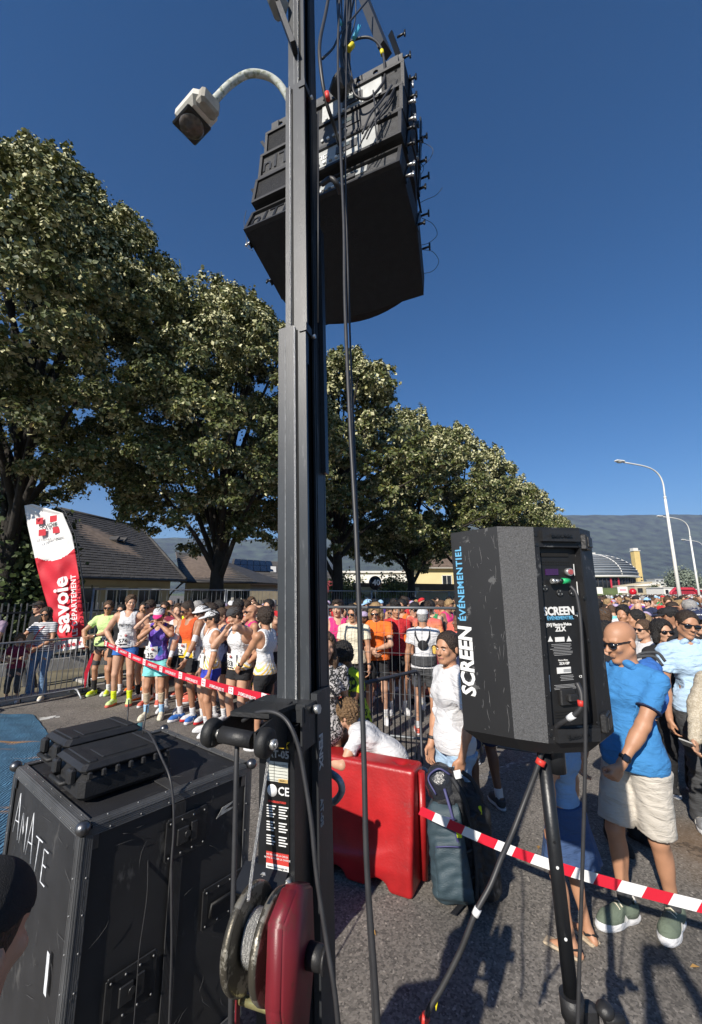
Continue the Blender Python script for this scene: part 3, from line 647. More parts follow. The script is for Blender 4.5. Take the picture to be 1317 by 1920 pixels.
for i, (p_, l_) in enumerate(zip(tpos, tl)):
    p_ = Vector((p_.x, p_.y, .05))
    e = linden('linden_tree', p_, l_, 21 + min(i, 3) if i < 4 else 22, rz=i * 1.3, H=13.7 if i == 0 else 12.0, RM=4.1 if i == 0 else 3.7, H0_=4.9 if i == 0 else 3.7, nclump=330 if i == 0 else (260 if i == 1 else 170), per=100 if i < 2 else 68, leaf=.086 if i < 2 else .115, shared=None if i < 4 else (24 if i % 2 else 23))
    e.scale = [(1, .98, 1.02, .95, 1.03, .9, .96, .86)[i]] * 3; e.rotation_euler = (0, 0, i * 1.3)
def bush(name, base, label, r_, h_, seed, cat='shrub', nc=14, leaf=.09, m=None, per=200, group=None):
    e = empty(name, base, 0, label, cat, group); r = np.random.default_rng(seed); V = []
    for c in range(nc):
        q = r.normal(size=3); q /= np.linalg.norm(q); ctr = np.array((q[0] * r_ * .6, q[1] * r_ * .6, h_ * .5 + q[2] * h_ * .36)); k = per
        p = ctr + r.normal(size=(k, 3)) * np.array((r_ * .22, r_ * .22, h_ * .13)); nrm = q * .8 + r.normal(size=(k, 3)) * .7; nrm /= np.linalg.norm(nrm, axis=1)[:, None]
        u = np.cross(nrm, r.normal(size=(k, 3))); u /= np.linalg.norm(u, axis=1)[:, None]; v = np.cross(nrm, u); L = leaf * r.uniform(.6, 1.2, k)[:, None]
        V.append(np.stack([p - u * L * .6, p - v * L * .45, p + u * L * .6, p + v * L * .45], 1).reshape(-1, 3))
    V = np.concatenate(V); np_mesh('foliage', V, np.arange(len(V)).reshape(-1, 4), m or shrubm, e, False)
    s = MB()
    for i in range(5): a = i * 1.25; s.cyl((0, 0, 0), (math.cos(a) * r_ * .3, math.sin(a) * r_ * .3, h_ * .6), .03 * h_ ** .5, .01, 6)
    s.build('stem', bark, e); return e
shrubm = mat('shrub_leaf', (.055, .08, .022), .6, 0, .4, 9); shrub2 = mat('yellow_green_leaf', (.16, .17, .05), .6, 0, .35, 9); conif = mat('pale_conifer_needles', (.16, .19, .14), .7, 0, .3, 2)
bush('shrub', P(8, 1113, 11.2) * Vector((1, 1, 0)), 'dark green shrub below the leftmost tree beside the flag', 1.5, 4.4, 3, nc=40, per=300, leaf=.14)
for x, yy, l in ((640, 26, 'yellow green bush behind the fence right of the mast'), (668, 28, 'yellow green bush behind the hanging cables'), (735, 27, 'yellow green bush right of the number balloon')):
    bush('hedge_bush', P(x, 1113, yy) * Vector((1, 1, 0)), l, 1.5, 2.9, int(x), 'bush', 16, .16, shrub2, 220, 'bushes behind the rear fence')
# ================================================================ HOUSES
cream = mat('cream_render', (.43, .37, .26), .9, 0, .08, 2, .2, 40); tile1 = mat('brown_roof_tile', (.055, .052, .05), .8, 0, .28, 2.2, .4, 30); tile2 = mat('brown_tile_right', (.16, .115, .085), .85, 0, .2, 3)
darkw = mat('dark_window_glass', (.02, .024, .03), .12, 0, 0); frm = mat('white_frame', (.65, .63, .58), .6, 0, .05, 5); gutter = mat('dark_gutter', (.03, .028, .027), .5); fascia = mat('fascia_board', (.16, .12, .09), .8, 0, .2, 4)
def tiles(eL, eR, rR, rL, rows, cols, m, parent, th=.035):
    """real overlapping courses of roof tiles between four corners, left as one part"""
    eL, eR, rR, rL = map(Vector, (eL, eR, rR, rL)); nn = (eR - eL).cross(rL - eL).normalized(); nn = nn if nn.z > 0 else -nn
    V, Fc = [], []; rr = random.Random(5)
    for i in range(rows):
        t0, t1 = i / rows, min(1, (i + 1.12) / rows); a0, a1 = eL.lerp(rL, t0), eL.lerp(rL, t1); b0, b1 = eR.lerp(rR, t0), eR.lerp(rR, t1); nc = max(1, int(cols * (b0 - a0).length / (eR - eL).length)); off = (i % 2) * .5
        for j in range(-1, nc + 1):
            s0, s1 = max(0, min(1, (j + off) / nc)), max(0, min(1, (j + off + .96) / nc))
            if s1 - s0 < .002: continue
            l = th * rr.uniform(.85, 1.35); p = [a0.lerp(b0, s0) + nn * l, a0.lerp(b0, s1) + nn * l, a1.lerp(b1, s1) + nn * .006, a1.lerp(b1, s0) + nn * .006, a0.lerp(b0, s0) - nn * .01, a0.lerp(b0, s1) - nn * .01]
            k = len(V); V += p; Fc += [(k, k + 1, k + 2, k + 3), (k + 4, k + 5, k + 1, k), (k + 4, k, k + 3, k + 3), (k + 5, k + 2, k + 1, k + 1)]
    o = MB(); o.v = [tuple(v) for v in V]; o.f = [[q for n_, q in enumerate(f) if q not in f[:n_]] for f in Fc]; o.m = [0] * len(Fc); o.sm = [False] * len(Fc)
    ob = o.build('roof_tile', m, parent, fix=False); ob['kind'] = 'stuff'; return ob
def slab(pts, th, m, name, parent):
    pts = [Vector(p) for p in pts]; nn = (pts[1] - pts[0]).cross(pts[2] - pts[0]).normalized(); nn = nn if nn.z > 0 else -nn; g = MB(); k = len(pts)
    g.add(pts + [p - nn * th for p in pts], [tuple(range(k)), tuple(range(2 * k - 1, k - 1, -1))] + [(i, (i + 1) % k, k + (i + 1) % k, k + i) for i in range(k)]); return g.build(name, m, parent)
def wall_at(p, q, z0, z1, th, m, parent, name='wall'):
    p, q = Vector((p[0], p[1], 0)), Vector((q[0], q[1], 0)); g = MB(); d = (q - p); L = d.length; a = math.atan2(d.y, d.x); rt = Matrix.Rotation(a, 3, 'Z'); c = (p + q) / 2; g.box((c.x, c.y, (z0 + z1) / 2), (L, th, z1 - z0), rt); return g.build(name, m, parent)
def window(parent, c, ax, wd, ht, depth=.12, bars=1, name='window', mfr=None):
    """frame with recessed pane and glazing bars; ax = direction along the wall"""
    a = math.atan2(ax[1], ax[0]); rt = Matrix.Rotation(a, 3, 'Z'); f = MB(); c = Vector(c)
    for dx, dz, sx, sz in ((-wd / 2, 0, .07, ht), (wd / 2, 0, .07, ht), (0, -ht / 2, wd + .07, .07), (0, ht / 2, wd + .07, .07)): f.box(c + rt @ Vector((dx, 0, dz)), (sx, depth, sz), rt)
    for i in range(bars): f.box(c + rt @ Vector((wd * ((i + 1) / (bars + 1) - .5), 0, 0)), (.05, depth * .6, ht), rt)
    w_ = f.build(name, mfr or frm, parent); g = MB(); g.box(c, (wd, .02, ht), rt); g.build('pane', darkw, w_); return w_
# house A, the long brown roof on the left
hA = empty('bungalow', (0, 0, 0), 0, 'long low bungalow with dark brown tiled roof behind the flag', 'house')
eL, eR, rR, rL = P(154, 1085, 20), P(349, 1090, 25), P(264, 989, 29), P(124, 957, 24.5)
ze = 2.75; eL.z = eR.z = ze; dv = (eL - eR); eL2 = eR + dv * 2.35; eL2.z = ze; rL2 = rL + (rL - rR) * .06
tiles(eL2, eR, rR, rL2, 26, 110, tile1, hA); slab([eL2, eR, rR, rL2], .12, fascia, 'roof', hA)
g = MB(); g.tube([rL2 + Vector((0, 0, .03)), rR + Vector((0, 0, .03))], .1, 6); g.tube([rR + Vector((0, 0, .03)), eR + Vector((0, 0, .05))], .09, 6); g.tube([rL2 + Vector((0, 0, .03)), eL2 + Vector((0, 0, .05))], .09, 6); g.build('ridge_cap', tile1, hA)
bk = Vector((rR.x - eR.x, rR.y - eR.y, 0)); bR = eR + bk * 2; bL = eL2 + bk * 2
slab([eR, bR, rR], .1, tile1, 'roof_hip', hA); slab([eL2, bL, rL2], .1, tile1, 'roof_hip', hA); slab([bR, bL, rL2, rR], .1, tile1, 'roof_back', hA)
inn = bk.normalized() * .9; w0, w1 = eL2 + inn - dv.normalized() * -.0, eR + inn + dv.normalized() * .6
wall_at(w0, w1, 0, ze + .1, .25, cream, hA); g = MB(); g.tube([eL2 + Vector((0, 0, -.06)) - inn * .05, eR + Vector((0, 0, -.06)) - inn * .05], .07, 8); g.tube(bez([eR + Vector((0, 0, -.1)) + dv * .02, eR + Vector((0, 0, -.45)) + dv * .02 + inn * .8, Vector((w1.x, w1.y, 1.6)), Vector((w1.x, w1.y, 0))], 4), .05, 6); g.build('gutter', gutter, hA)
ax = dv.normalized() * -1
for f_, ww in ((.1, 1.3), (.24, 1.1), (.4, 2.2), (.56, 1.2), (.8, 1.6)):
    c = w1.lerp(w0, f_) - inn * .15; window(hA, (c.x, c.y, 1.65), ax, ww, 1.2)
g = MB(); c = rL.lerp(eR, .45); 
for q in (.38, .5): cc = (rL.lerp(rR, q)).lerp(eL2.lerp(eR, .72 + q * .2), .42); g.box(cc + Vector((0, 0, .1)), (.5, .4, .16), Matrix.Rotation(.7, 3, 'X'))
g.build('roof_vent', tile1, hA)
# house B
hB = empty('bungalow_wing', (0, 0, 0), 0, 'small hipped house wing with brown tiles behind the second tree trunk', 'house')
eL, eR, rR, rL = P(340, 1090, 27), P(482, 1090, 30), P(398, 1044, 33), P(330, 1034, 33.5)
eL.z = eR.z = 2.75
tiles(eL, eR, rR, rL, 14, 44, tile1, hB); slab([eL, eR, rR, rL], .12, fascia, 'roof', hB); bk = Vector((rR.x - eR.x, rR.y - eR.y, 0)); slab([eR, eR + Vector((1.5, 7, 0)), rR], .1, tile1, 'roof_hip', hB)
inn = Vector((0, .8, 0)); wall_at(eL + inn, eR + inn - Vector((.7, 0, 0)), 0, 2.8, .25, cream, hB); g = MB(); g.tube([eL + Vector((0, -.08, -.06)), eR + Vector((0, -.08, -.06))], .07, 8); g.build('gutter', gutter, hB)
for f_ in (.2, .5, .75): c = (eL + inn).lerp(eR + inn, f_); window(hB, (c.x, c.y - .13, 1.7), (eR - eL), 1.2, 1.1)
# house C with solar panels
hC = empty('house_with_solar_panels', (0, 0, 0), 0, 'house with two rows of solar panels on its grey roof', 'house')
eL, eR, rR, rL = P(425, 1094, 36), P(640, 1094, 44), P(600, 1050, 50), P(437, 1050, 42); eL.z = eR.z = 2.8; rL.z = rR.z = 5.4
tiles(eL, eR, rR, rL, 14, 60, mat('grey_brown_tile', (.11, .1, .09), .8, 0, .2, 2), hC); slab([eL, eR, rR, rL], .12, fascia, 'roof', hC)
wall_at(eL + Vector((.4, .8, 0)), eR + Vector((0, .8, 0)), 0, 2.85, .25, cream, hC); pvm = mat('solar_cell', (.008, .011, .022), .15, .2, .1, 2); nn = (eR - eL).cross(rL - eL).normalized(); nn = nn if nn.z > 0 else -nn
for i in range(6):
    for j in range(2):
        q = lambda a, b_: (eL.lerp(eR, a)).lerp(rL.lerp(rR, a), b_) + nn * .12
        a0, a1, b0, b1 = .02 + i * .062, .02 + (i + .93) * .062, .46 + j * .25, .46 + j * .25 + .235; slab([q(a0, b0), q(a1, b0), q(a1, b1), q(a0, b1)], .05, pvm, 'solar_panel', hC)
c = eL.lerp(eR, .5); window(hC, (c.x - 3, c.y + .5, 1.8), (eR - eL), 1.4, 1)
q = (eL.lerp(eR, .36)).lerp(rL.lerp(rR, .36), .45) + nn * .1; slab([q, q + (eR - eL) * .05, q + (eR - eL) * .05 + (rL - eL) * .25, q + (rL - eL) * .25], .12, frm, 'skylight', hC)
# canopy with brown fascia, right of the mast
cn = empty('shelter', (0, 0, 0), 0, 'long flat shelter with brown fascia behind the rear mesh fence', 'building'); a, b_ = P(664, 1100, 26), P(1010, 1100, 33); a.z = b_.z = 2.35
for k, (m_, nm, z0, z1, off) in enumerate(((tile2, 'fascia', 2.15, 2.6, 0), (cream, 'wall', 0, 2.15, .6))): wall_at(a + Vector((0, off, 0)), b_ + Vector((0, off, 0)), z0, z1, .2, m_, cn, nm)
slab([a + Vector((0, 0, .24)), b_ + Vector((0, 0, .24)), b_ + Vector((0, 4, .24)), a + Vector((0, 4, .24))], .1, tile2, 'roof', cn); awn = mat('cream_awning', (.6, .52, .36), .9)
for i in range(6): p = a.lerp(b_, .03 + i * .045); q = a.lerp(b_, .03 + (i + 1) * .045); g = MB(); g.smooth = True; pts = [p.lerp(q, t / 6) + Vector((0, -.12, -.28 - .22 * math.sin(math.pi * t / 6))) for t in range(7)]; g.add([x + Vector((0, 0, .28 + .22 * math.sin(math.pi * i_ / 6))) for i_, x in enumerate(pts)] + pts, [(j, j + 1, 8 + j, 7 + j) for j in range(6)]); g.build('awning_scallop', awn, cn)
# white hall behind, yellow house
wh = empty('white_hall', (0, 0, 0), 0, 'long white flat-roofed hall beyond the bushes right of the mast', 'building'); a, b_ = P(628, 1100, 55), P(812, 1100, 55)
hw = mat('white_render', (.72, .7, .64), .85, 0, .06, 1); wall_at(a, b_, 0, 4.6, .3, hw, wh); wall_at(a - Vector((.1, .2, 0)), b_ + Vector((.1, -.2, 0)), 4.6, 4.85, .5, frm, wh, 'parapet'); wall_at(a + Vector((0, 10, 0)), a + Vector((.1, 0, 0)), 0, 4.6, .3, hw, wh, 'side_wall')
slab([(a.x, a.y, 4.62), (b_.x, b_.y, 4.62), (b_.x, b_.y + 12, 4.62), (a.x, a.y + 12, 4.62)], .2, frm, 'roof', wh)
for i in range(4): window(wh, (a.lerp(b_, .66 + i * .055).x, a.y - .17, 2.9), (1, 0), .65, 1.0, bars=0, mfr=darkw)
yh = empty('yellow_house', (0, 0, 0), 0, 'pale yellow house with brown tiled roof left of the loudspeaker', 'house'); yl = mat('yellow_render', (.66, .55, .3), .9, 0, .05, 1); a, b_ = P(783, 1100, 46), P(905, 1100, 46)
wall_at(a, b_, 0, 4.7, .3, yl, yh); wall_at(a + Vector((.1, 0, 0)), a + Vector((.1, 8, 0)), 0, 4.7, .3, yl, yh, 'side_wall'); eL, eR = a + Vector((-.7, -.8, 4.75)), b_ + Vector((.7, -.8, 4.75)); eL.z = eR.z = 4.75; rL, rR = eL + Vector((1.9, 4.4, 2.3)), eR + Vector((-2, 4.4, 2.3))
tiles(eL, eR, rR, rL, 12, 34, tile2, yh); slab([eL, eR, rR, rL], .15, frm, 'roof', yh); slab([eL, rL, eL + Vector((0, 9, 0))], .15, tile2, 'roof_hip', yh); window(yh, (a.x + 3.2, a.y - .17, 3.3), (1, 0), 1.0, 1.2)
# red shed panel
rs = MB(); c = P(612, 1095, 40); rs.box((c.x, c.y, 1.6), (2.4, 2, 3.2)); rd = empty('red_shed', (0, 0, 0), 0, 'dark red metal shed just right of the mast behind the fence', 'shed'); rs.build('wall', mat('dark_red_metal', (.22, .02, .03), .6, 0, .1, 2), rd); g = MB(); g.box((c.x, c.y, 3.26), (2.6, 2.2, .1)); g.build('roof', gutter, rd)
# ================================================================ FAR RIGHT: arena, tower, town
glassroof = mat('arena_roof_metal', (.12, .14, .16), .5, .3, .15, .2); louv = mat('arena_louvre_light', (.27, .29, .31), .5); ared = mat('arena_red', (.5, .03, .05), .6, 0, .1, .5)
AC = P(1100, 1113, 330); AC.z = 0; AR = 35.0
ar = empty('sports_arena', AC, 0, 'round domed sports arena with grey louvred roof and red base', 'arena')
prof = [(AR * math.cos(t), 14.5 + 17.5 * math.sin(t)) for t in [math.pi / 2 * i / 14 for i in range(15)]]; prof[-1] = (.01, 32)
g = MB(); g.lathe(prof, n=96); g.build('dome', glassroof, ar)
for i in range(1, 14): r0, h0 = prof[i]; g = MB(); g.lathe([(r0 + .1, h0 - .1), (r0 + .9, h0 + .15), (r0 + .7, h0 + .55), (r0 - .2, h0 + .35)], n=96); g.build('louvre', louv, ar)
g = MB(); g.tube([Vector((math.cos(-1.35) * r0, math.sin(-1.35) * r0, h0 + .6)) for r0, h0 in prof[:-1]], .35, 6); g.tube([Vector((math.cos(-.6) * r0, math.sin(-.6) * r0, h0 + .6)) for r0, h0 in prof[:-1]], .35, 6); g.build('roof_rib', frm, ar)
g = MB(); g.lathe([(AR - 3, 6), (AR - 3, 13.6)], n=96); g.build('glass_wall', darkw, ar); g = MB(); g.lathe([(AR - 1, 13.2), (AR + .8, 13.6), (AR + .8, 14.6), (AR - .5, 14.6)], n=96); g.build('roof_rim', frm, ar)
for k in range(72):
    a = 2 * math.pi * k / 72
    if math.sin(a) > .3: continue
    g = MB(); m_ = ared if (k % 6) in (0, 2) and k < 60 else gutter; g.box(((AR - 2.2) * math.cos(a), (AR - 2.2) * math.sin(a), 9.6), (1.0 if m_ is ared else .6, .5, 7.4), Matrix.Rotation(a + math.pi / 2, 3, 'Z')); g.build('facade_panel' if m_ is ared else 'column', m_, ar)
g = MB(); g.box((3, 10, 33), (8, 8, 9)); g.box((11, 10, 31), (6, 8, 7)); g.build('plant_room', frm, ar)
g = MB(); g.lathe([(AR + 22, 0), (AR + 8, 5.6), (AR - 4, 6.0), (.1, 6)], n=64); tag(g.build('grass_bank', grass), kind='structure').location = AC
tw = empty('yellow_tower', P(1201, 1113, 420) * Vector((1, 1, 0)), 0, 'tall slim yellow tower right of the domed arena', 'tower'); g = MB(); g.box((0, 0, 22), (5.6, 5.6, 44)); g.build('shaft', mat('yellow_cladding', (.62, .46, .18), .8, 0, .08, .2), tw); g = MB(); g.box((-.6, 0, 45.5), (5, 5, 3)); g.box((0, 0, 44.2), (7, 7, .5)); g.build('top', frm, tw)
for i in range(5): g = MB(); g.box((1.2, -2.85, 5 + i * 3.2), (1.6, .15, 1.2)); g.build('window', darkw, tw)
terr = empty('terraced_stand', (0, 0, 0), 0, 'pale stepped concrete stand in front of the arena', 'stand'); 
for i in range(8):
    a = P(1172 + i * 7, 1113, 250); g = MB(); g.box((a.x + 5, a.y, 7.2 - i * .75), (20, 6, 1.0), Matrix.Rotation(-.12, 3, 'Y')); g.build('step', hw if i % 2 else cream, terr)
def block(x0, x1, Y, z0, z1, m, label, name='far_building', rows=1, dep=12):
    a, b_ = P(x0, 1113, Y), P(x1, 1113, Y); e = empty(name, ((a.x + b_.x) / 2, Y + dep / 2, 0), 0, label, 'building'); W = b_.x - a.x; g = MB(); g.box((0, 0, (z0 + z1) / 2), (W, dep, z1 - z0)); g.build('wall', m, e); g = MB(); g.box((0, 0, z1 + .15), (W + .8, dep + .8, .3)); g.build('roof', frm, e)
    for r_ in range(rows):
        k = max(2, int(W / 4))
        for i in range(k): g = MB(); g.box((W * ((i + .5) / k - .5), -dep / 2 - .05, z0 + (z1 - z0) * (r_ + .6) / rows), (W / k * .5, .12, (z1 - z0) / rows * .42)); g.build('window', darkw, e)
    return e
block(1205, 1262, 300, 0, 10, hw, 'low white building to the right of the yellow tower', rows=2); block(1192, 1230, 240, 0, 6.2, cream, 'cream annex below the yellow tower'); block(1262, 1330, 240, 0, 6, cream, 'cream house right of the pale conifer', rows=1)
block(1232, 1300, 420, 0, 16, mat('grey_render', (.4, .42, .42), .9), 'grey apartment block far behind the first right lamp post', rows=3); block(1150, 1185, 480, 0, 18, hw, 'white block behind the arena bank', rows=3); block(1302, 1360, 180, 0, 3.6, ared, 'red container building at the right edge of the view')
block(1246, 1268, 200, 0, 4.6, hw, 'small white hut beside the red inflatable arch')
bush('conifer', P(1285, 1113, 230) * Vector((1, 1, 0)), 'pale grey green conifer behind the first right lamp post', 8.5, 14.5, 8, 'tree', 40, .9, conif, 260); bush('far_tree', P(1307, 1113, 260) * Vector((1, 1, 0)), 'darker green far tree at the right edge', 8, 9, 9, 'tree', 24, .9, shrub2, 200); bush('far_tree', P(1228, 1113, 230) * Vector((1, 1, 0)), 'small green far tree below the yellow tower', 4, 6, 10, 'tree', 16, .6, shrubm, 150)
ia = empty('inflatable_arch', (0, 0, 0), 0, 'red inflatable start arch above the far crowd', 'arch'); a, b_ = P(1258, 1113, 120), P(1310, 1113, 120); g = MB(); g.smooth = True
g.tube([Vector((a.x, a.y, 0)), Vector((a.x + .1, a.y, 2.2)), Vector((a.x + 1.4, a.y, 3.3)), Vector((b_.x - 1.4, a.y, 3.3)), Vector((b_.x - .1, a.y, 2.2)), Vector((b_.x, a.y, 0))], .42, 10); g.build('tube', mat('inflatable_red', (.42, .015, .04), .5), ia)
g = MB(); g.box(((a.x + b_.x) / 2, a.y - .56, 3.3), (b_.x - a.x - 3.2, .04, .5)); g.build('banner_strip', ared, ia)
for (x0, x1, Y, z0, z1, l) in ((1118, 1131, 90, 1.9, 3.3, 'white roadside banner left above the far crowd'), (1160, 1178, 90, 2.1, 3.4, 'white banner with pink print above the far crowd')):
    e = empty('banner', (0, 0, 0), 0, l, 'banner'); a, b_ = P(x0, 1113, Y), P(x1, 1113, Y); g = MB(); g.box(((a.x + b_.x) / 2, Y, (z0 + z1) / 2), (b_.x - a.x, .05, z1 - z0)); g.build('cloth', hw, e); g = MB()
    for xx in (a.x, b_.x): g.cyl((xx, Y + .05, 0), (xx, Y + .05, z1), .04)
    g.build('post', frm, e)
g = MB(); g.box((P(1169, 1113, 90).x, 89.95, 2.75), (1.3, .04, .35)); g.build('print', mat('pink_print', (.7, .3, .35)), e)
def balloon(p, r, m, label, txt=None):
    e = empty('balloon', p, 0, label, 'balloon'); g = MB(); g.ell((0, 0, 0), (r, r, r * 1.08), 20, 14); g.build('skin', m, e); g = MB(); g.cyl((0, 0, -r * 1.05), (0, 0, -r * 1.2), r * .12, r * .03); g.tube([(0, 0, -r * 1.15), (.02, 0, -r * 3), (0, .02, -r * 6)], .006, 4); g.build('string', frm, e)
    if txt: text(txt, r * 1.15, frm, e, frame((0.1 * r, -r * 1.0, 0), (1, 0, 0), (0, 0, 1)), 'number', ext=.01, bold=.006)
balloon(P(704, 1093, 15.5), .24, mat('black_foil', (.02, .02, .022), .25), 'black number balloon floating in front of the lime tree trunk', '40'); balloon(P(1187, 1110, 70), .55, mat('red_foil', (.5, .01, .02), .3), 'red balloon above the far crowd near the arena')
# ================================================================ LAMP POSTS
lpm = mat('white_lamp_paint', (.72, .71, .66), .5, 0, .05, 2)
def lamppost(base, H, arm, label, s=1.0):
    e = empty('street_lamp', base, 0, label, 'street lamp', 'white street lamps along the right side'); g = MB(); g.smooth = True
    g.cyl((0, 0, 0), (0, 0, H * .8), .15, .085, 12); g.build('post', lpm, e)
    a = Vector(arm); g = MB(); g.cyl((0, 0, H * .79), (0, 0, H * .805), .1, .09, 12); g.tube(bez([(0, 0, H * .8), (0, 0, H * .9), a * .12 + Vector((0, 0, H * .965)), a * .4 + Vector((0, 0, H * 1.0)), a * 1.0 + Vector((0, 0, H * 1.015))], 5), .055, 8); g.build('arm', lpm, e)
    d = a.normalized(); rt = Matrix.Rotation(math.atan2(d.y, d.x), 3, 'Z'); g = MB(); g.box(a + d * .35 + Vector((0, 0, H * 1.02)), (.8, .32, .14), rt, bev=.05); h = g.build('lamp_head', lpm, e); g = MB(); g.ell(a + d * .4 + Vector((0, 0, H * 1.02 - .08)), (.27, .13, .1), rot=rt); g.build('lens', mat('lamp_lens', (.35, .35, .33), .15), h)
    return e
p = P(1274, 1113, 32); lamppost((p.x, p.y, 0), 11.8, (-3.6, -1.0, 0), 'nearest and tallest white lamp post at the right')
p = P(1311, 1113, 52); lamppost((p.x, p.y, 0), 11.2, (-3.9, -1.0, 0), 'second white lamp post, thin arm over the mountain'); p = P(1334, 1113, 75); lamppost((p.x, p.y, 0), 11.2, (-4.0, -1, 0), 'farthest white lamp, only its arm enters at the right edge')
# ================================================================ FENCES behind the runners
galv = mat('galvanised_steel', (.42, .44, .46), .45, .55, .15, 8, .1, 60); darki = mat('black_iron', (.012, .012, .014), .5)
def mesh_panel(a, b_, z0, z1, parent, dx=.1, dz=.2, r=.0022, wm=None):
    a, b_ = Vector(a), Vector(b_); L = (b_ - a).length; d = (b_ - a) / L; g = MB(); k = int(L / dx)
    for i in range(1, k): p = a + d * (i * L / k); g.bar((p.x, p.y, z0), (p.x, p.y, z1), r * 2, r * 2, d)
    for i in range(1, int((z1 - z0) / dz)): z = z0 + i * dz; g.bar((a.x, a.y, z), (b_.x, b_.y, z), r * 2, r * 2)
    o = g.build('wire_mesh', wm or galv, parent, fix=False); o['kind'] = 'stuff'; g = MB(); g.smooth = True
    g.tube([(a.x, a.y, z1), (b_.x, b_.y, z1)], .019, 8); g.build('rail', wm or galv, parent); g = MB(); g.smooth = True; g.tube([(a.x, a.y, z0), (b_.x, b_.y, z0)], .019, 8); g.build('rail', wm or galv, parent)
    for p in (a, b_): g = MB(); g.cyl((p.x, p.y, .02), (p.x, p.y, z1 + .03), .021, n=8); g.build('post', galv, parent)
conc = mat('concrete_foot', (.36, .35, .33), .95, 0, .15, 6, .4, 40)
p0 = P(176, 1108, 9.6); p0.z = 0; rl = ['left rear panel behind the first runners', 'rear panel behind the runner in orange', 'rear panel ending at the black mast', 'rear panel right of the mast beside the tree trunk', 'rear panel behind the man in orange shirt', 'rear panel left of the loudspeaker', 'rear panel hidden partly by the loudspeaker']
for i in range(7):
    a = p0 + RD * (i * 3.5) ; b_ = a + RD * 3.44; e = empty('mesh_fence_panel', (0, 0, 0), 0, 'galvanised site fence, ' + rl[i], 'fence', 'rear site fence panels'); mesh_panel(a, b_, .1, 2.05, e, .14 if i < 3 else .2, .3)
    g = MB(); g.box((a.x, a.y, .065), (.6, .22, .13), Matrix.Rotation(math.atan2(RN.y, RN.x), 3, 'Z'), bev=.02); g.build('foot', conc, e)
pf = empty('picket_fence', (0, 0, 0), 0, 'black iron picket fence behind the site fence on the left', 'fence'); a0 = TB + RN * 1.2 - RD * 6; g = MB(); rb = random.Random(2)
for i in range(160): p = a0 + RD * i * .12; g.bar((p.x, p.y, .35), (p.x, p.y, 1.72 + rb.uniform(-.01, .01)), .025, .025, RD)
o = g.build('picket', mat('picket_grey', (.16, .16, .16), .5), pf, fix=False); o['kind'] = 'stuff'; g = MB(); b_ = a0 + RD * 19.2
for z in (.45, 1.5): g = MB(); g.bar((a0.x, a0.y, z), (b_.x, b_.y, z), .03, .04); g.build('rail', darki, pf)
for i in range(8): p = a0 + RD * i * 2.7; g = MB(); g.box((p.x, p.y, .9), (.06, .06, 1.8)); g.build('post', darki, pf)
g = MB(); c = (a0 + b_) / 2; g.box((c.x, c.y, .18), (19.2, .2, .36), Matrix.Rotation(math.atan2(RD.y, RD.x), 3, 'Z')); tag(g.build('low_wall', conc), 'low grey concrete wall under the black picket fence', 'wall')
n_ = MB(); p = P(293, 1143, 9.3); n_.box((p.x, p.y, p.z), (.3, .01, .22), Matrix.Rotation(.85, 3, 'Z')); tag(n_.build('paper_notice', mat('white_paper', (.75, .75, .72), .9)), 'white paper notice taped to the rear mesh fence', 'notice')
# ================================================================ MATERIALS FOR EQUIPMENT
blk = scratched('black_powder_coat', (.022, .024, .027), (.085, .088, .09), .48, 14, .62, (3, 3, .5), .08)
mastm = scratched('mast_front_paint', (.028, .032, .037), (.085, .09, .095), .36, 11, .57, (5, 5, .8), .06, soft=.12); blks = mat('black_steel', (.012, .013, .015), .38, 0, .2, 12, .05, 90); blkp = mat('black_plastic', (.018, .018, .019), .5, 0, .2, 20, .12, 120)
rub = mat('black_rubber', (.012, .012, .012), .6, 0, .15, 20, .1, 150); cab = mat('cable_sheath', (.03, .03, .032), .5, 0, .2, 30); zinc = mat('zinc_bolt', (.6, .6, .58), .35, .8, .1, 30); alu = scratched('ribbed_aluminium', (.17, .173, .178), (.12, .12, .125), .42, 9, .62, (1, 1, 1), .1, .6, 120)
whitep = mat('white_print', (.75, .75, .73), .6, 0, 0); bluep = mat('blue_print', (.12, .38, .6), .5, 0, 0); greyp = mat('grey_print', (.3, .3, .3), .6, 0, 0); redp = mat('red_print', (.5, .04, .03), .6, 0, 0); yelp = mat('yellow_print', (.6, .4, .02), .6, 0, 0)
wrope = mat('steel_rope', (.45, .45, .44), .4, .7, .25, 200, .6, 400); redm = scratched('winch_red_paint', (.15, .013, .02), (.12, .02, .02), .42, 16, .55, (1, 1, 1), .06); redt = mat('red_tape', (.6, .04, .03), .5); yelt = mat('yellow_tape', (.7, .6, .02), .5); whit = mat('white_tape', (.75, .75, .75), .6); brass = mat('yellow_zinc', (.45, .42, .2), .35, .7, .25, 30); galvs = scratched('hot_dip_galvanised', (.38, .4, .42), (.24, .25, .27), .5, 25, .5, (1, 1, 1), .1, .5)
plyb = scratched('black_laminate', (.022, .022, .0235), (.1, .098, .095), .5, 7, .6, (1, 1, .4), .25, bscale=500, soft=.1); canv = mat('speaker_texture_paint', (.05, .05, .052), .75, 0, .3, 25, 1.0, 260)
def V3(*a): return Vector(a)
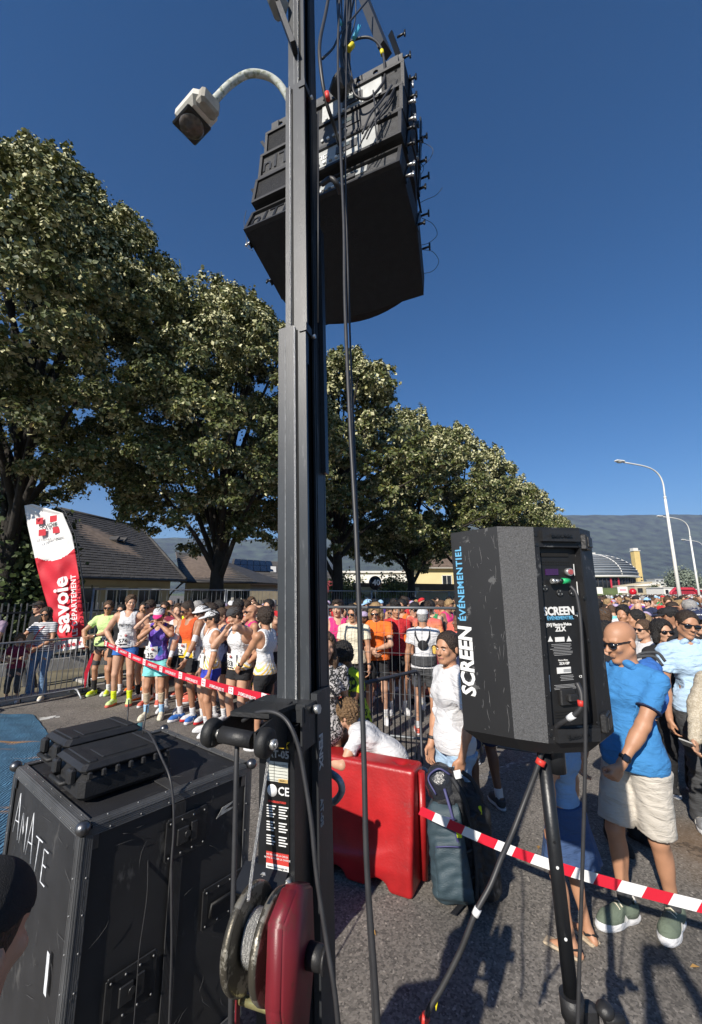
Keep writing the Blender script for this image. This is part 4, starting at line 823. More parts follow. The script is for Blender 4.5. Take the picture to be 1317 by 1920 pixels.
# ================================================================ LIFTING TOWER
YAW = R(-20); LEAN = R(-1.95)
mast = empty('lifting_tower', (-.132, 1.40, 0), 0, 'tall black telescopic lifting tower carrying the loudspeaker array, red winch at its foot', 'lifting tower')
mast.rotation_euler = (0, LEAN, YAW)
MM = Matrix.Translation((-.132, 1.40, 0)) @ Matrix.Rotation(YAW, 4, 'Z') @ Matrix.Rotation(LEAN, 4, 'Y')
MMi = MM.inverted()
MM = mast.rotation_euler.to_matrix().to_4x4(); MM.translation = mast.location; MMi = MM.inverted()
def ML(px, py, Y): return MMi @ P(px, py, Y)
def section(x0, x1, z0, z1, y0, dep, slot, nm='mast_section'):
    e = MB(); e.box(((x0 + x1) / 2, y0 + .006, (z0 + z1) / 2), (x1 - x0, .012, z1 - z0)); s_ = e.build(nm, mastm, mast)
    g = MB(); g.box((x0 + .006, y0 + dep / 2 + .006, (z0 + z1) / 2), (.012, dep - .012, z1 - z0)); g.box(((x0 + x1) / 2 - .006, y0 + dep * .5, (z0 + z1) / 2), (x1 - x0 - .03, .01, z1 - z0 - .02)); g.box(((x0 + x1) / 2, y0 + dep - .004, (z0 + z1) / 2), (x1 - x0, .01, z1 - z0)); g.build('channel', blks, s_)
    g = MB(); g.box((x1 - .006, y0 + dep * .5, (z0 + z1) / 2 - .01), (.009, .006, z1 - z0 - .03)); g.box((x1 - .006, y0 + dep * .78, (z0 + z1) / 2), (.01, dep * .44, z1 - z0 - .02)); g.build('outer_profile', blk, s_)
    g = MB(); g.box((x1 - .01, y0 + .02, z1 - .02), (.03, .05, .035)); g.build('top_bracket', mastm, s_); g = MB(); g.cyl((x1 - .002, y0 + .055, z1 - .03), (x1 + .016, y0 + .055, z1 - .03), .008, n=8); g.build('bolt', zinc, s_)
    g = MB(); g.tube([(slot, y0 - .004, z1 - .012), (slot, y0 - .004, z0 + .01)], .0042, 6); g.build('wire_rope', wrope, s_)
    g = MB(); g.box((slot + .009, y0 - .0006, (z0 + z1) / 2), (.006, .003, z1 - z0 - .05)); g.build('slot', mat('slot_black', (.004, .004, .004), .9), s_)
    g = MB(); g.box((x0 + .03, y0 - .0008, (z0 + z1) / 2), (.0022, .0012, z1 - z0 - .1)); g.build('wear_line', mat('wear_grey', (.2, .21, .22), .6, 0, .5, 40), s_)
    return s_
section(-.059, .057, .45, 2.965, 0, .16, .012); section(-.036, .056, 2.8, 4.19, .014, .15, -.012); section(-.03, .05, 4.1, 6.0, .028, .13, .022)
# piece clamped on the side, above head height
g = MB(); a = ML(607, 700, 1.50); g.box((.066, .14, 2.95), (.018, .03, 1.1)); g.build('side_rail', blks, mast)
g = MB(); g.tube([ML(597, 210, 1.46), ML(597, 605, 1.46)], .003, 6); g.build('thin_wire', cab, mast)
# top bracket and light grey block, upper left
g = MB(); a, b_ = ML(552, 90, 1.44), ML(515, -10, 1.46); g.bar(a, b_, .05, .022); g.bar(b_, ML(560, -60, 1.5), .05, .03); g.build('head_bracket', blk, mast)
g = MB(); g.box(ML(521, 3, 1.46), (.06, .1, .09), Matrix.Rotation(.3, 3, 'Y'), bev=.012); g.build('pulley_housing', mat('grey_cast', (.3, .3, .28), .6, 0, .2, 20), mast)
# lower column with the labels
col = MB(); col.box((-.0, -.055, 1.01), (.115, .1, 1.12)); cb = col.build('base_column', blks, mast)
g = MB(); g.box((.072, .02, .99), (.022, .04, 1.3)); g.box((.068, .075, .99), (.016, .09, 1.3)); g.build('side_channel', blk, mast)
g = MB(); g.box((-.02, -.02, 1.615), (.2, .12, .012)); g.box((-.02, -.075, 1.6), (.2, .006, .05)); g.box((.075, -.04, 1.56), (.006, .11, .12)); g.build('collar_plate', blk, mast)
g = MB(); g.cyl((.08, -.02, 1.6), (.1, -.02, 1.6), .014, n=6); g.build('hex_bolt', zinc, mast)
def onface(o, s, size, m, x, z, y=-.1065, **k): return text(s, size, m, o, frame((x, y, z), (1, 0, 0), (0, 0, 1)), **k)
lab = MB(); lab.box((.006, -.1068, 1.37), (.074, .0024, .33)); lp = lab.build('label_plate', mat('label_black', (.01, .01, .01), .35), cb)
YL = -.1087
lp.location = (0, 0, -.035)
t_ = onface(lp, 'FENIX', .024, yelp, .006, 1.555, YL, bold=.0012, shear=.25); onface(lp, 'AT-05', .027, greyp, .008, 1.53, YL, bold=.0008)
g = MB(); g.box((.006, YL, 1.485), (.066, .001, .052)); w_ = g.build('rating_plate', mat('silver_label', (.55, .56, .5), .45, 0, .1, 60), lp)
g = MB(); [g.box((.006, YL - .0008, 1.503 - i * .008), (.062, .0006, .0009)) for i in range(6)]; g.box((-.005, YL - .0008, 1.485), (.0009, .0006, .05)); g.build('ruling', blks, w_)
g = MB(); g.box((.024, YL - .0012, 1.463), (.03, .0008, .009)); q = g.build('serial_tag', mat('tag_ochre', (.6, .42, .16), .6), w_); text('00089.5', .007, blks, q, frame((.024, YL - .002, 1.463), (1, 0, 0), (0, 0, 1)), ext=.0002)
g = MB(); g.lathe([(.0, 0), (.016, 0), (.016, .001), (0, .001)], (-.012, YL + .001, 1.435), (0, -1, 0), 20); g.build('round_mark', whitep, lp); onface(lp, 'CE', .03, whitep, .025, 1.435, YL, bold=.0004)
onface(lp, 'USO OBLIGATORIO', .0065, redp, .004, 1.407, YL, bold=.0003)
for cx_ in (-.014, .025):
    for i in range(15):
        wdt = .03 * (1 - (i * 7 % 5) * .08)
        if i in (5, 10): continue
        g = MB(); g.box((cx_ - (.03 - wdt) / 2, YL, 1.396 - i * .0068), (wdt, .0008, .0028)); g.build('text_line', whitep, lp)
g = MB(); g.box((.006, YL, 1.268), (.07, .001, .028)); r_ = g.build('warning_strip', redp, lp); [text(s, .006, whitep, r_, frame((.006, YL - .0014, 1.276 - i * .008), (1, 0, 0), (0, 0, 1)), ext=.0002) for i, s in enumerate(('NO EXCEDER LA CARGA', 'NE PAS DEPASSER LA CHARGE'))]
g = MB(); g.box((.006, YL, 1.247), (.07, .001, .013)); r_ = g.build('web_strip', whitep, lp); text('www.fenixstage.es', .0085, blks, r_, frame((.006, YL - .0014, 1.247), (1, 0, 0), (0, 0, 1)), ext=.0002)
for i, (a, b_) in enumerate(((-.03, 1.19), (.04, 1.185))): g = MB(); g.cyl((a, -.105, b_), (a, -.125, b_), .011, n=10); g.cyl((a, -.125, b_), (a, -.128, b_), .006, n=8); g.build('bolt', zinc, cb)
text('FENIX', .036, mat('pale_print', (.45, .45, .45), .6), mast, frame((.0840, .02, 1.47), (0, 0, -1), (0, 1, 0)) @ Matrix.Rotation(0, 4, 'Z'), bold=.0012); text('AT-05', .03, greyp, mast, frame((.0840, .02, 1.3), (0, 0, -1), (0, 1, 0)), bold=.0006)
# roller arm reaching towards the camera
g = MB(); L_, R_ = V3(-.115, -.25, 1.585), V3(.05, -.25, 1.572); d = (R_ - L_).normalized()
g.prism([(-.105, -.07), (-.095, -.2), (.03, -.2), (.05, -.07)], (0, 0, .012), (0, 0, 1.615), (1, 0, 0), (0, 1, 0)); g.prism([(-.07, 1.632), (-.27, 1.60), (-.27, 1.56), (-.2, 1.545), (-.07, 1.5)], (.006, 0, 0), (-.105, 0, 0), (0, 1, 0), (0, 0, 1)); g.prism([(-.07, 1.632), (-.27, 1.60), (-.27, 1.56), (-.2, 1.545), (-.07, 1.5)], (.006, 0, 0), (.028, 0, 0), (0, 1, 0), (0, 0, 1)); br = g.build('roller_bracket', blkp, mast)
g = MB(); g.cyl(L_ + d * .03, R_ - d * .035, .021, n=18); g.build('roller', blkp, mast)
for c_, s_ in ((L_, 1), (R_, -1)):
    g = MB(); prof = [(.026, -.016), (.034, -.013), (.037, 0), (.034, .013), (.026, .016), (.012, .017)]; g.lathe([(.0, -.016)] + prof, c_, d, 24); w_ = g.build('roller_wheel', rub, mast)
    g = MB(); g.cyl(c_ + d * .015, c_ + d * .03, .013, n=6); g.cyl(c_ + d * .03, c_ + d * .034, .007, n=8); g.build('nut', zinc, w_)
# winch
wc = V3(-.025, -.235, 1.0); WZ = 1.135
def flange(x, nm='drum_flange'):
    g = MB(); g.lathe([(.022, -.003), (.088, -.004), (.094, -.012), (.101, -.014), (.104, -.006), (.103, .004), (.095, .004), (.088, .003), (.022, .003)], (x, wc.y, WZ), (1, 0, 0), 40); return g.build(nm, scratched('worn_zinc_flange', (.32, .3, .25), (.1, .09, .07), .4, 12, .5, (1, 1, 1), .1, .6), mast)
flange(.005); flange(.078)
g = MB(); g.cyl((.008, wc.y, WZ), (.075, wc.y, WZ), .04, n=24); g.build('drum', blks, mast)
g = MB(); pts = []
for i in range(200): t = i / 199; a = t * 2 * math.pi * 8; pts.append((.012 + .058 * (t * 1.0), wc.y + .052 * math.cos(a), WZ + .052 * math.sin(a)))
g.tube(pts, .0042, 6); g.build('wound_rope', wrope, mast)
g = MB(); g.prism([(-.09, .10), (-.02, .135), (.06, .10), (.07, -.05), (.03, -.17), (-.07, -.19), (-.1, -.05)], (.045, 0, 0), (.102, wc.y, WZ), (0, 1, 0), (0, 0, 1)); cv = g.build('winch_cover', redm, mast)
bm = bmesh.new(); bm.from_mesh(cv.data); bmesh.ops.bevel(bm, geom=bm.edges[:], offset=.007, segments=3, affect='EDGES'); bm.to_mesh(cv.data); bm.free(); cv.data.polygons.foreach_set('use_smooth', [True] * len(cv.data.polygons))
g = MB(); g.cyl((.147, wc.y + .03, WZ - .03), (.187, wc.y + .03, WZ - .03), .026, .024, n=20); g.cyl((.187, wc.y + .03, WZ - .03), (.194, wc.y + .03, WZ - .03), .028, n=20); g.build('brake_hub', blkp, mast)
g = MB(); g.cyl((-.01, wc.y - .02, WZ - .115), (.105, wc.y - .02, WZ - .115), .01, n=12); g.build('tie_rod', brass, mast)
g = MB(); g.prism([(-.035, -.1), (-.02, -.1), (-.02, -.2), (-.035, -.2)], (.004, 0, 0), (-.012, wc.y, WZ), (0, 1, 0), (0, 0, 1)); g.build('side_plate', redm, mast)
g = MB(); g.bar((-.03, -.1, WZ - .05), (-.03, wc.y + .05, WZ - .05), .16, .012); g.bar((-.03, -.1, WZ + .07), (-.03, wc.y + .07, WZ + .03), .14, .012); g.build('winch_bracket', blks, mast)
# foot: base frame and outriggers
for i, (dx, dy) in enumerate(((-.55, -.55), (.55, -.5), (-.5, .75), (.5, .75))):
    g = MB(); g.bar((0, 0, .35), (dx, dy, .09), .06, .06); lg = g.build('outrigger', blks, mast); g = MB(); g.cyl((dx, dy, .0), (dx, dy, .22), .018, n=10); g.cyl((dx, dy, .0), (dx, dy, .02), .06, n=16); g.build('foot_jack', zinc, lg)
g = MB(); g.box((0, -.01, .4), (.2, .26, .3)); g.build('base_block', blks, mast)
# galvanised hand loop on the far side
def world_local(v): return MMi @ Vector(v)
g = MB(); g.tube(bez([world_local(P(*q)) for q in ((590, 1440, 1.62), (615, 1447, 1.6), (636, 1462, 1.58), (641, 1483, 1.58), (628, 1502, 1.6), (608, 1506, 1.62), (590, 1508, 1.62))], 5), .012, 10); g.build('carry_handle', galvs, mast)
g = MB(); g.tube([world_local(P(600, 1508, 1.62)), world_local((P(600, 1508, 1.62).x - .01, 1.62, .1))], .014, 8); g.build('handle_tube', galvs, mast)
# wire rope from the top pulley to the drum
g = MB(); g.tube(bez([world_local(P(*q)) for q in ((506, 1405, 1.19), (497, 1470, 1.17), (478, 1600, 1.12), (466, 1690, 1.08))], 4), .0042, 6); g.build('hoist_rope', wrope, mast)
# ================================================================ LINE ARRAY hanging from the tower
arr = empty('line_array', (0, 0, 0), 0, 'black line array of four hung loudspeaker cabinets high on the tower', 'loudspeaker array')
AU = V3(.91, -.41, 0).normalized(); AV = V3(-AU.y, AU.x, 0) * 1.0; AO = V3(-.18, 1.745, 3.9)
meshm = mat('perforated_grille', (.008, .008, .009), .6, 0, .5, 90, .8, 160); amp = mat('amp_panel_silver', (.4, .41, .4), .45, .1, .12, 30); ampd = mat('amp_panel_dark', (.06, .06, .062), .6, 0, .2, 30); lcd = mat('lcd_grey', (.12, .14, .14), .2)
HH = .205
for k in range(4):
    pit = R([31, 13, 6, 2][k]); e = empty('array_cabinet', (0, 0, 0)); e.parent = arr
    zb = 3.9 + k * HH + (0 if k == 0 else .012); ob = AO + AV * (.045 * k) + V3(0, 0, zb - 3.9)
    M = Matrix((AU, AV * math.cos(pit) - V3(0, 0, math.sin(pit)), AV * math.sin(pit) * .4 + V3(0, 0, math.cos(pit * .4)))).transposed().to_4x4(); M.translation = ob; e.matrix_local = M; dp = .66 if k == 0 else .48; Wd = .88
    g = MB()  # side profile: rear face at y=0, tapers to the front grille
    g.prism([(-Wd / 2, .02), (Wd / 2, .02), (Wd / 2, dp * .5), (Wd / 2 - .05, dp), (-Wd / 2 + .05, dp), (-Wd / 2, dp * .6)], (0, 0, HH - .012), (0, 0, .0), (1, 0, 0), (0, 1, 0)); cbn = g.build('shell', mat('cabinet_shaded_black', (.012, .012, .013), .7, 0, .3, 25, .8, 260), e); g = MB(); g.box((0, .019, HH / 2), (Wd - .04, .008, HH - .04)); g.build('sunlit_rear_face', mat('rear_sunlit_grey', (.12, .12, .122), .8, 0, .25, 30, 1.0, 260), e)  # shell colour darkened for underside shade, rear slab lightened for the sun on it
    g = MB()
    for (c_, s_) in (((0, .01, .009), (Wd, .02, .018)), ((0, .01, HH - .02), (Wd, .02, .018)), ((-Wd / 2 + .009, .01, HH / 2 - .006), (.018, .02, HH - .05)), ((Wd / 2 - .009, .01, HH / 2 - .006), (.018, .02, HH - .05))): g.box(c_, s_)
    g.build('rear_frame', blkp, e)
    fr = lambda x, z, y=.0: frame((x, y, z), (1, 0, 0), (0, 0, 1))
    lowtxt = k in (0, 2)
    if lowtxt:
        t1 = text('nITID', .15, blks, e, fr(-.25, HH * .5, .014), ext=.004); t1.scale.y = .95
    else: g = MB(); g.box((-.3, .016, HH / 2), (.24, .012, HH - .045)); g.build('vent_grille', meshm, e)
    g = MB(); g.box((.13, .015, HH / 2 + (.03 if k == 0 else 0)), (.36 if k else .26, .008, (HH - .05) if k else .07)); pn = g.build('amp_panel', amp if k in (3, 1) or k == 0 else ampd, e)
    g = MB(); g.box((.14, .009, HH / 2 + .01), (.12, .006, .06)); g.build('display_bezel', ampd, pn); g = MB(); g.box((.13, .005, HH / 2 + .02), (.06, .004, .028)); g.build('display', lcd, pn)
    for j in range(5): g = MB(); g.cyl((-.02 + j * .035, .012, HH * .3), (-.02 + j * .035, .002, HH * .3), .009, n=10); g.build('knob', whitep if j % 2 else amp, pn)
    if k == 1: text('nITID', .05, whitep, pn, fr(-.02, HH * .55, .009), ext=.001)
    for sx in (-1, 1):
        for yy, zz in ((.08, .03), (.3, .03), (.08, HH - .05)):
            g = MB(); g.bar((sx * (Wd / 2 + .005), yy, -.01), (sx * (Wd / 2 + .005), yy + .03, HH + .01), .03, .008, (1, 0, 0)); rg = g.build('rigging_bar', blks, e)
            g = MB(); g.cyl((sx * (Wd / 2 + .005), yy, zz), (sx * (Wd / 2 + .045), yy, zz), .007, n=8); g.cyl((sx * (Wd / 2 + .042), yy, zz - .018), (sx * (Wd / 2 + .042), yy, zz + .018), .006, n=6); g.build('quick_pin', zinc if (yy < .2 and k % 2 == 0) else blks, rg)
    if k in (0, 1, 3):
        g = MB(); g.prism([(0, 0), (.02, 0), (-.05, .13), (-.07, .13)], (0, .012, 0), (-Wd / 2 - .01, .05, HH * .5), (1, 0, 0), (0, 0, 1)); g.build('rigging_arm', blks, e)
# curved front of the bottom cabinet
g = MB(); g.prism([(-.3, .6)] + [(-.38 + .77 * i / 12, .655 + .1 * math.sin(math.pi * i / 12)) for i in range(13)] + [(.39, .6)], (0, 0, .05), (0, 0, 0), (1, 0, 0), (0, 1, 0)); o = g.build('front_bow', MATS['cabinet_shaded_black'], arr); M = Matrix((AU, AV * math.cos(R(31)) - V3(0, 0, math.sin(R(31))), V3(0, 0, 1))).transposed().to_4x4(); M.translation = AO; o.matrix_local = M
g = MB(); pl = [P(*q) for q in ((478, 440, 2.1), (492, 482, 2.2), (507, 480, 2.25), (527, 560, 2.4), (600, 612, 2.6), (645, 575, 2.6), (640, 470, 2.2), (560, 430, 1.95))]; off = AV * .12 + V3(0, 0, .1); k_ = len(pl)
g.add([p for p in pl] + [p + off for p in pl], [tuple(range(k_)), tuple(range(2 * k_ - 1, k_ - 1, -1))] + [(i, (i + 1) % k_, k_ + (i + 1) % k_, k_ + i) for i in range(k_)]); g.build('lower_wedge', MATS['cabinet_shaded_black'], arr)
# bumper bar with holes and the lifting forks
def plate_holes(a, b_, w_, th, holes, parent, nm, m_):
    a, b_ = Vector(a), Vector(b_); x = (b_ - a).normalized(); up = V3(0, 0, 1); up = (up - x * up.dot(x)).normalized(); nn = x.cross(up); L = (b_ - a).length; g = MB(); n_ = holes; seg = L / n_
    for i in range(n_):
        c_ = a + x * seg * (i + .5); r_ = w_ * .24; sq = [(-seg / 2, -w_ / 2), (0, -w_ / 2), (seg / 2, -w_ / 2), (seg / 2, 0), (seg / 2, w_ / 2), (0, w_ / 2), (-seg / 2, w_ / 2), (-seg / 2, 0)]; ho = [(r_ * math.cos(t), r_ * math.sin(t)) for t in [math.pi * (1.25 + .25 * j) for j in range(8)]]
        vs = []
        for s_ in (0, 1): vs += [c_ + x * p + up * q_ + nn * th * s_ for p, q_ in sq] + [c_ + x * p + up * q_ + nn * th * s_ for p, q_ in ho]
        fs = []
        for j in range(8): j2 = (j + 1) % 8; fs += [(j, j2, 8 + j2, 8 + j), (16 + j2, 16 + j, 24 + j, 24 + j2), (8 + j, 8 + j2, 24 + j2, 24 + j), (j2, j, 16 + j, 16 + j2)]
        g.add(vs, fs)
    return g.build(nm, m_, parent)
top = AO + V3(0, 0, 4 * HH + .04) + AV * .2
plate_holes(top - AU * .42 + V3(0, 0, .05), top + AU * .42 + V3(0, 0, .05), .07, .012, 8, arr, 'bumper_plate', blk)
for sx in (-.38, .38): g = MB(); g.bar(top + AU * sx - AV * .05, top + AU * sx + AV * .32, .05, .05); g.build('bumper_bar', blk, arr)
g = MB(); g.bar(P(672, -30, 2.2), P(722, 95, 2.05), .09, .05); g.bar(P(655, -40, 2.4), P(648, 150, 2.2), .06, .04); g.build('lifting_fork', blk, mast).matrix_parent_inverse = MMi
# small amp box on the left side, cable gland, coloured tape
g = MB(); g.box(P(640, 160, 1.75), (.09, .09, .1), Matrix.Rotation(.5, 3, 'Y') @ Matrix.Rotation(.4, 3, 'Z'), bev=.012); j_ = g.build('junction_box', blkp, arr)
def cable(name, pts, r, label, m=None, n=8, res=6, group=None, cat='cable'):
    g = MB(); g.tube(bez([P(*p) for p in pts], res), r, n); o = g.build(name, m or cab); return tag(o, label, cat, group)
cable('cable', [(640, -60, 1.7), (637, 0, 1.7), (634, 100, 1.62), (638, 250, 1.5), (645, 420, 1.38), (647, 560, 1.3), (655, 760, 1.2), (668, 1000, 1.13), (677, 1250, 1.08), (683, 1430, 1.05), (688, 1620, 1.02), (705, 1860, 1.0), (712, 2000, 1.0)], .0062, 'thick black cable hanging from the tower top to the bottom edge of the view')
cable('cable', [(652, -60, 1.75), (650, 100, 1.68), (648, 300, 1.5), (652, 480, 1.4), (657, 640, 1.3), (663, 800, 1.22), (671, 1000, 1.14), (681, 1300, 1.08), (685, 1440, 1.06), (687, 1640, 1.03), (699, 1860, 1.02), (705, 2000, 1.02)], .0036, 'thinner black cable running beside the thick hanging one')
c2 = cable('cable', [(622, -40, 1.62), (612, 20, 1.58), (600, 80, 1.5), (602, 130, 1.48), (612, 190, 1.52), (628, 240, 1.6), (635, 270, 1.75)], .0085, 'thick cable curving past the mast with a red tape band high up')
g = MB(); g.cyl(P(613, 173, 1.5), P(616, 188, 1.51), .0105, n=12); g.build('tape_band', redt, c2)
loops = [([(655, -20, 1.9), (645, 60, 1.9), (640, 100, 1.88), (645, 140, 1.85)], .012, 'ribbed cable gland lead above the array', None), ([(668, -20, 1.95), (655, 50, 1.95), (652, 110, 1.95), (650, 160, 1.95)], .006, 'dark lead dropping behind the yellow tape', None),
 ([(640, 105, 1.9), (655, 80, 1.88), (690, 70, 1.85), (715, 90, 1.8), (722, 140, 1.75), (712, 165, 1.7), (690, 185, 1.7), (668, 180, 1.7), (660, 160, 1.7)], .007, 'black cable looping over the top cabinet', None), ([(735, 160, 1.66), (715, 190, 1.62), (695, 215, 1.6), (680, 250, 1.58)], .005, 'short black lead crossing the second cabinet', None), ([(740, 165, 1.66), (722, 200, 1.62), (700, 235, 1.6), (688, 260, 1.58)], .004, 'second thin lead crossing the second cabinet', None),
 ([(700, 170, 1.7), (703, 200, 1.62), (705, 240, 1.6), (708, 270, 1.58)], .004, 'thin lead hanging to the silver panel', None), ([(605, 345, 1.68), (620, 335, 1.62), (632, 345, 1.62), (638, 362, 1.66)], .012, 'stub of black cable entering the lowest cabinet', None), ([(605, 110, 1.6), (625, 90, 1.75), (640, 60, 1.85), (665, 30, 1.9), (690, 0, 2.0)], .006, 'black lead slanting up from the mast to the forks', None), ([(630, -20, 1.8), (640, 40, 1.85), (643, 90, 1.88)], .004, 'thin lead with light blue tag at the very top', None)]
loops += [([(630 + i * 9, -40, 1.9), (634 + i * 8, 40, 1.92), (640 + (i * 5) % 17, 90 + i * 6, 1.9), (646 + (i * 7) % 23, 150 + i * 9, 1.8)], .0035 + .001 * (i % 2), ['first', 'second', 'third', 'fourth', 'fifth'][i] + ' thin lead from the left in the bundle over the array', None) for i in range(5)] + [([(745, 150 + 12 * i, 1.7), (735 - 5 * i, 180 + 14 * i, 1.66), (712 - 9 * i, 205 + 16 * i, 1.64), (690 - 8 * i, 245 + 15 * i, 1.62)], .0035, ['upper', 'middle', 'lower'][i] + ' thin lead slanting across the silver amplifier panels', None) for i in range(3)]
for pts, r_, l_, m_ in loops: cable('cable', pts, r_, l_, m_)
def bandpx(a, b_, r_, m_, parent, name='tape_band'): g = MB(); g.cyl(P(*a), P(*b_), r_, n=10); return g.build(name, m_, parent)
bandpx((654, 93, 1.86), (662, 84, 1.86), .016, yelt, arr); bandpx((664, 72, 1.86), (674, 50, 1.86), .012, mat('blue_tape', (.1, .5, .7), .4), arr); bandpx((716, 95, 1.79), (718, 103, 1.79), .011, yelt, arr); bandpx((638, 38, 1.84), (640, 46, 1.84), .008, mat('blue_tape', (.1, .5, .7), .4), arr)
for i, q in enumerate([((778, 266, 1.9), (795, 268, 1.95), (812, 280, 1.95), (805, 300, 1.95), (785, 318, 1.95)), ((765, 300, 1.95), (785, 303, 1.95), (795, 315, 1.95), (788, 330, 1.95)), ((785, 382, 2.1), (800, 374, 2.1), (818, 366, 2.1), (830, 352, 2.1)), ((790, 408, 2.1), (812, 420, 2.1), (820, 440, 2.1), (805, 455, 2.1), (788, 460, 2.1)), ((792, 468, 2.15), (812, 472, 2.15), (823, 490, 2.15), (812, 508, 2.15), (788, 514, 2.15)), ((758, 175, 1.85), (766, 185, 1.85), (774, 208, 1.85)), ((462, 395, 1.95), (458, 415, 1.95), (460, 432, 1.95)), ((462, 440, 1.95), (464, 462, 1.95), (474, 470, 1.95))]):
    g = MB(); g.tube(bez([P(*p) for p in q], 5), .0016, 5); g.build('lanyard', cab, arr)
for q in ((745, 70, 1.8), (755, 110, 1.82), (760, 165, 1.85), (770, 240, 1.9), (778, 268, 1.92), (770, 300, 1.95), (790, 405, 2.08), (792, 467, 2.13), (790, 335, 2.0)):
    p = P(*q); g = MB(); g.cyl(p, p + AU * .05, .006, n=8); g.cyl(p + AU * .045 - V3(0, 0, .022), p + AU * .045 + V3(0, 0, .022), .0055, n=6); g.build('quick_pin', zinc if q[1] in (165, 300) else blks, arr)
g = MB(); g.bar(P(732, 62, 1.75), P(757, 130, 1.8), .03, .008); g.bar(P(742, 130, 1.72), P(790, 400, 2.1), .012, .006); g.build('side_strut', blks, arr)
# ================================================================ LOUDSPEAKER ON ITS STAND
spk = empty('loudspeaker', (0, 0, 0), 0, 'scuffed black loudspeaker on a pole stand with white and blue sticker lettering', 'loudspeaker')
z0, z1 = 1.545, 2.145
def corner(px1, py1, px2, py2, Y): a, b_ = P(px1, py1, Y), P(px2, py2, Y); return a, b_
A_t, A_b = corner(845, 1000, 870, 1368, 1.37); B_t, B_b = corner(932, 987, 965, 1385, 1.26); C_t, C_b = corner(1000, 988, 1029, 1394, 1.245); D_t, D_b = corner(1086, 990, 1128, 1390, 1.285); E_t, E_b = corner(1106, 996, 1152, 1372, 1.345)
F_t, F_b = E_t + V3(-.02, .2, -.01), E_b + V3(-.02, .2, 0); H_t, H_b = A_t + V3(.08, .14, 0), A_b + V3(.08, .14, 0)
ring_t, ring_b = [A_t, B_t, C_t, D_t, E_t, F_t, H_t], [A_b, B_b, C_b, D_b, E_b, F_b, H_b]
zt = sum(p.z for p in ring_t) / 7; zb_ = sum(p.z for p in ring_b) / 7
def inset(p, q, f): return p.lerp(q, f)
spm = scratched('scuffed_speaker_side', (.013, .013, .014), (.085, .085, .085), .5, 10, .605, (1, 1, 1), .08, bscale=700, soft=.015); spg = mat('speaker_bevel_lit', (.105, .105, .107), .85, 0, .35, 260, .5, 700); n = NT(spg)  # bevel coloured lighter and sides darker, imitating the light the strip catches
g = MB(); g.add([A_t, B_t, B_b, A_b], [(0, 1, 2, 3)]); g.add(ring_t, [tuple(range(7))]); g.add([D_t, E_t, E_b, D_b], [(0, 1, 2, 3)]); g.add([E_t, F_t, F_b, E_b], [(0, 1, 2, 3)]); g.add([H_t, A_t, A_b, H_b], [(0, 1, 2, 3)]); g.add([F_t, H_t, H_b, F_b], [(0, 1, 2, 3)])
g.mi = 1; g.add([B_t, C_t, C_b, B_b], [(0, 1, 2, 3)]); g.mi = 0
low = [p + V3(0, 0, 0) for p in ring_b]; ctr = sum(low, Vector()) / 7; l2 = [ctr + (p - ctr) * .78 - V3(0, 0, .035) for p in low]; g.add(low + l2, [tuple(range(13, 6, -1))] + [(i, (i + 1) % 7, 7 + (i + 1) % 7, 7 + i) for i in range(7)])
rec = .022; nC = (D_t - C_t).cross(C_b - C_t).normalized(); nC = nC if nC.y < 0 else -nC
def bp_(u, v, d=0.0): return (C_t.lerp(D_t, u)).lerp(C_b.lerp(D_b, u), v) + nC * d
u0, u1, v0, v1 = .1, .97, .1, .93
# rear: frame around the recessed panel
for a, b_, c_, d_ in (((0, 0), (1, 0), (u1, v0), (u0, v0)), ((0, 0), (u0, v0), (u0, v1), (0, 1)), ((0, 1), (u0, v1), (u1, v1), (1, 1)), ((u1, v0), (1, 0), (1, 1), (u1, v1))): g.add([bp_(*q) for q in (a, b_, c_, d_)], [(0, 1, 2, 3)])
for a, b_ in (((u0, v0), (u1, v0)), ((u1, v0), (u1, v1)), ((u1, v1), (u0, v1)), ((u0, v1), (u0, v0))): g.add([bp_(*a), bp_(*b_), bp_(*b_, -rec), bp_(*a, -rec)], [(0, 1, 2, 3)])
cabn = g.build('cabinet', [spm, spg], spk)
g = MB(); g.add([bp_(u0, v0, -rec), bp_(u1, v0, -rec), bp_(u1, v1, -rec), bp_(u0, v1, -rec)], [(0, 1, 2, 3)]); g.build('rear_panel', mat('control_panel_black', (.012, .012, .0125), .5, 0, .2, 20, .05, 300), spk)
pxu = (D_t - C_t).normalized(); pzu = (C_t - C_b).normalized()
def ptxt(s, size, m, u, v, d=-rec + .0016, **k): return text(s, size, m, spk, frame(bp_(u, v, d), pxu, pzu), **k)
def pbox(u, v, wu, hv, d, m, name, th=.003, bev=0): g = MB(); rt = Matrix((pxu, -nC, pzu)).transposed().to_3x3(); g.box(bp_(u, v, d), (wu, th, hv), rt, bev=bev); return g.build(name, m, spk)
def pcyl(u, v, r_, h_, m, name, d=-rec, n_=16): g = MB(); g.cyl(bp_(u, v, d), bp_(u, v, d + h_), r_, r_ * .93, n=n_); return g.build(name, m, spk)
for v_, nm in ((.045, 'top_handle'), (.965, 'bottom_handle')): g = MB(); a, b_ = bp_(.12, v_, .004), bp_(.93, v_, .004); g.bar(a, b_, .034, .02, nC); h_ = g.build(nm, blkp, spk); text('Electro-Voice', .0135, blks, h_, frame(bp_(.5, v_, .0195), pxu, pzu), bold=.0003, ext=.001)
pbox(.5, .135, .1, .012, -rec + .002, mat('slot_black', (.004, .004, .004), .9), 'hand_recess')
for r_ in range(2):
    for i in range(12): pbox(.2 + i * .055, .172 + r_ * .012, .0042, .0035, -rec + .001, mat('slot_black', (.004, .004, .004), .9), 'vent_slot', .002)
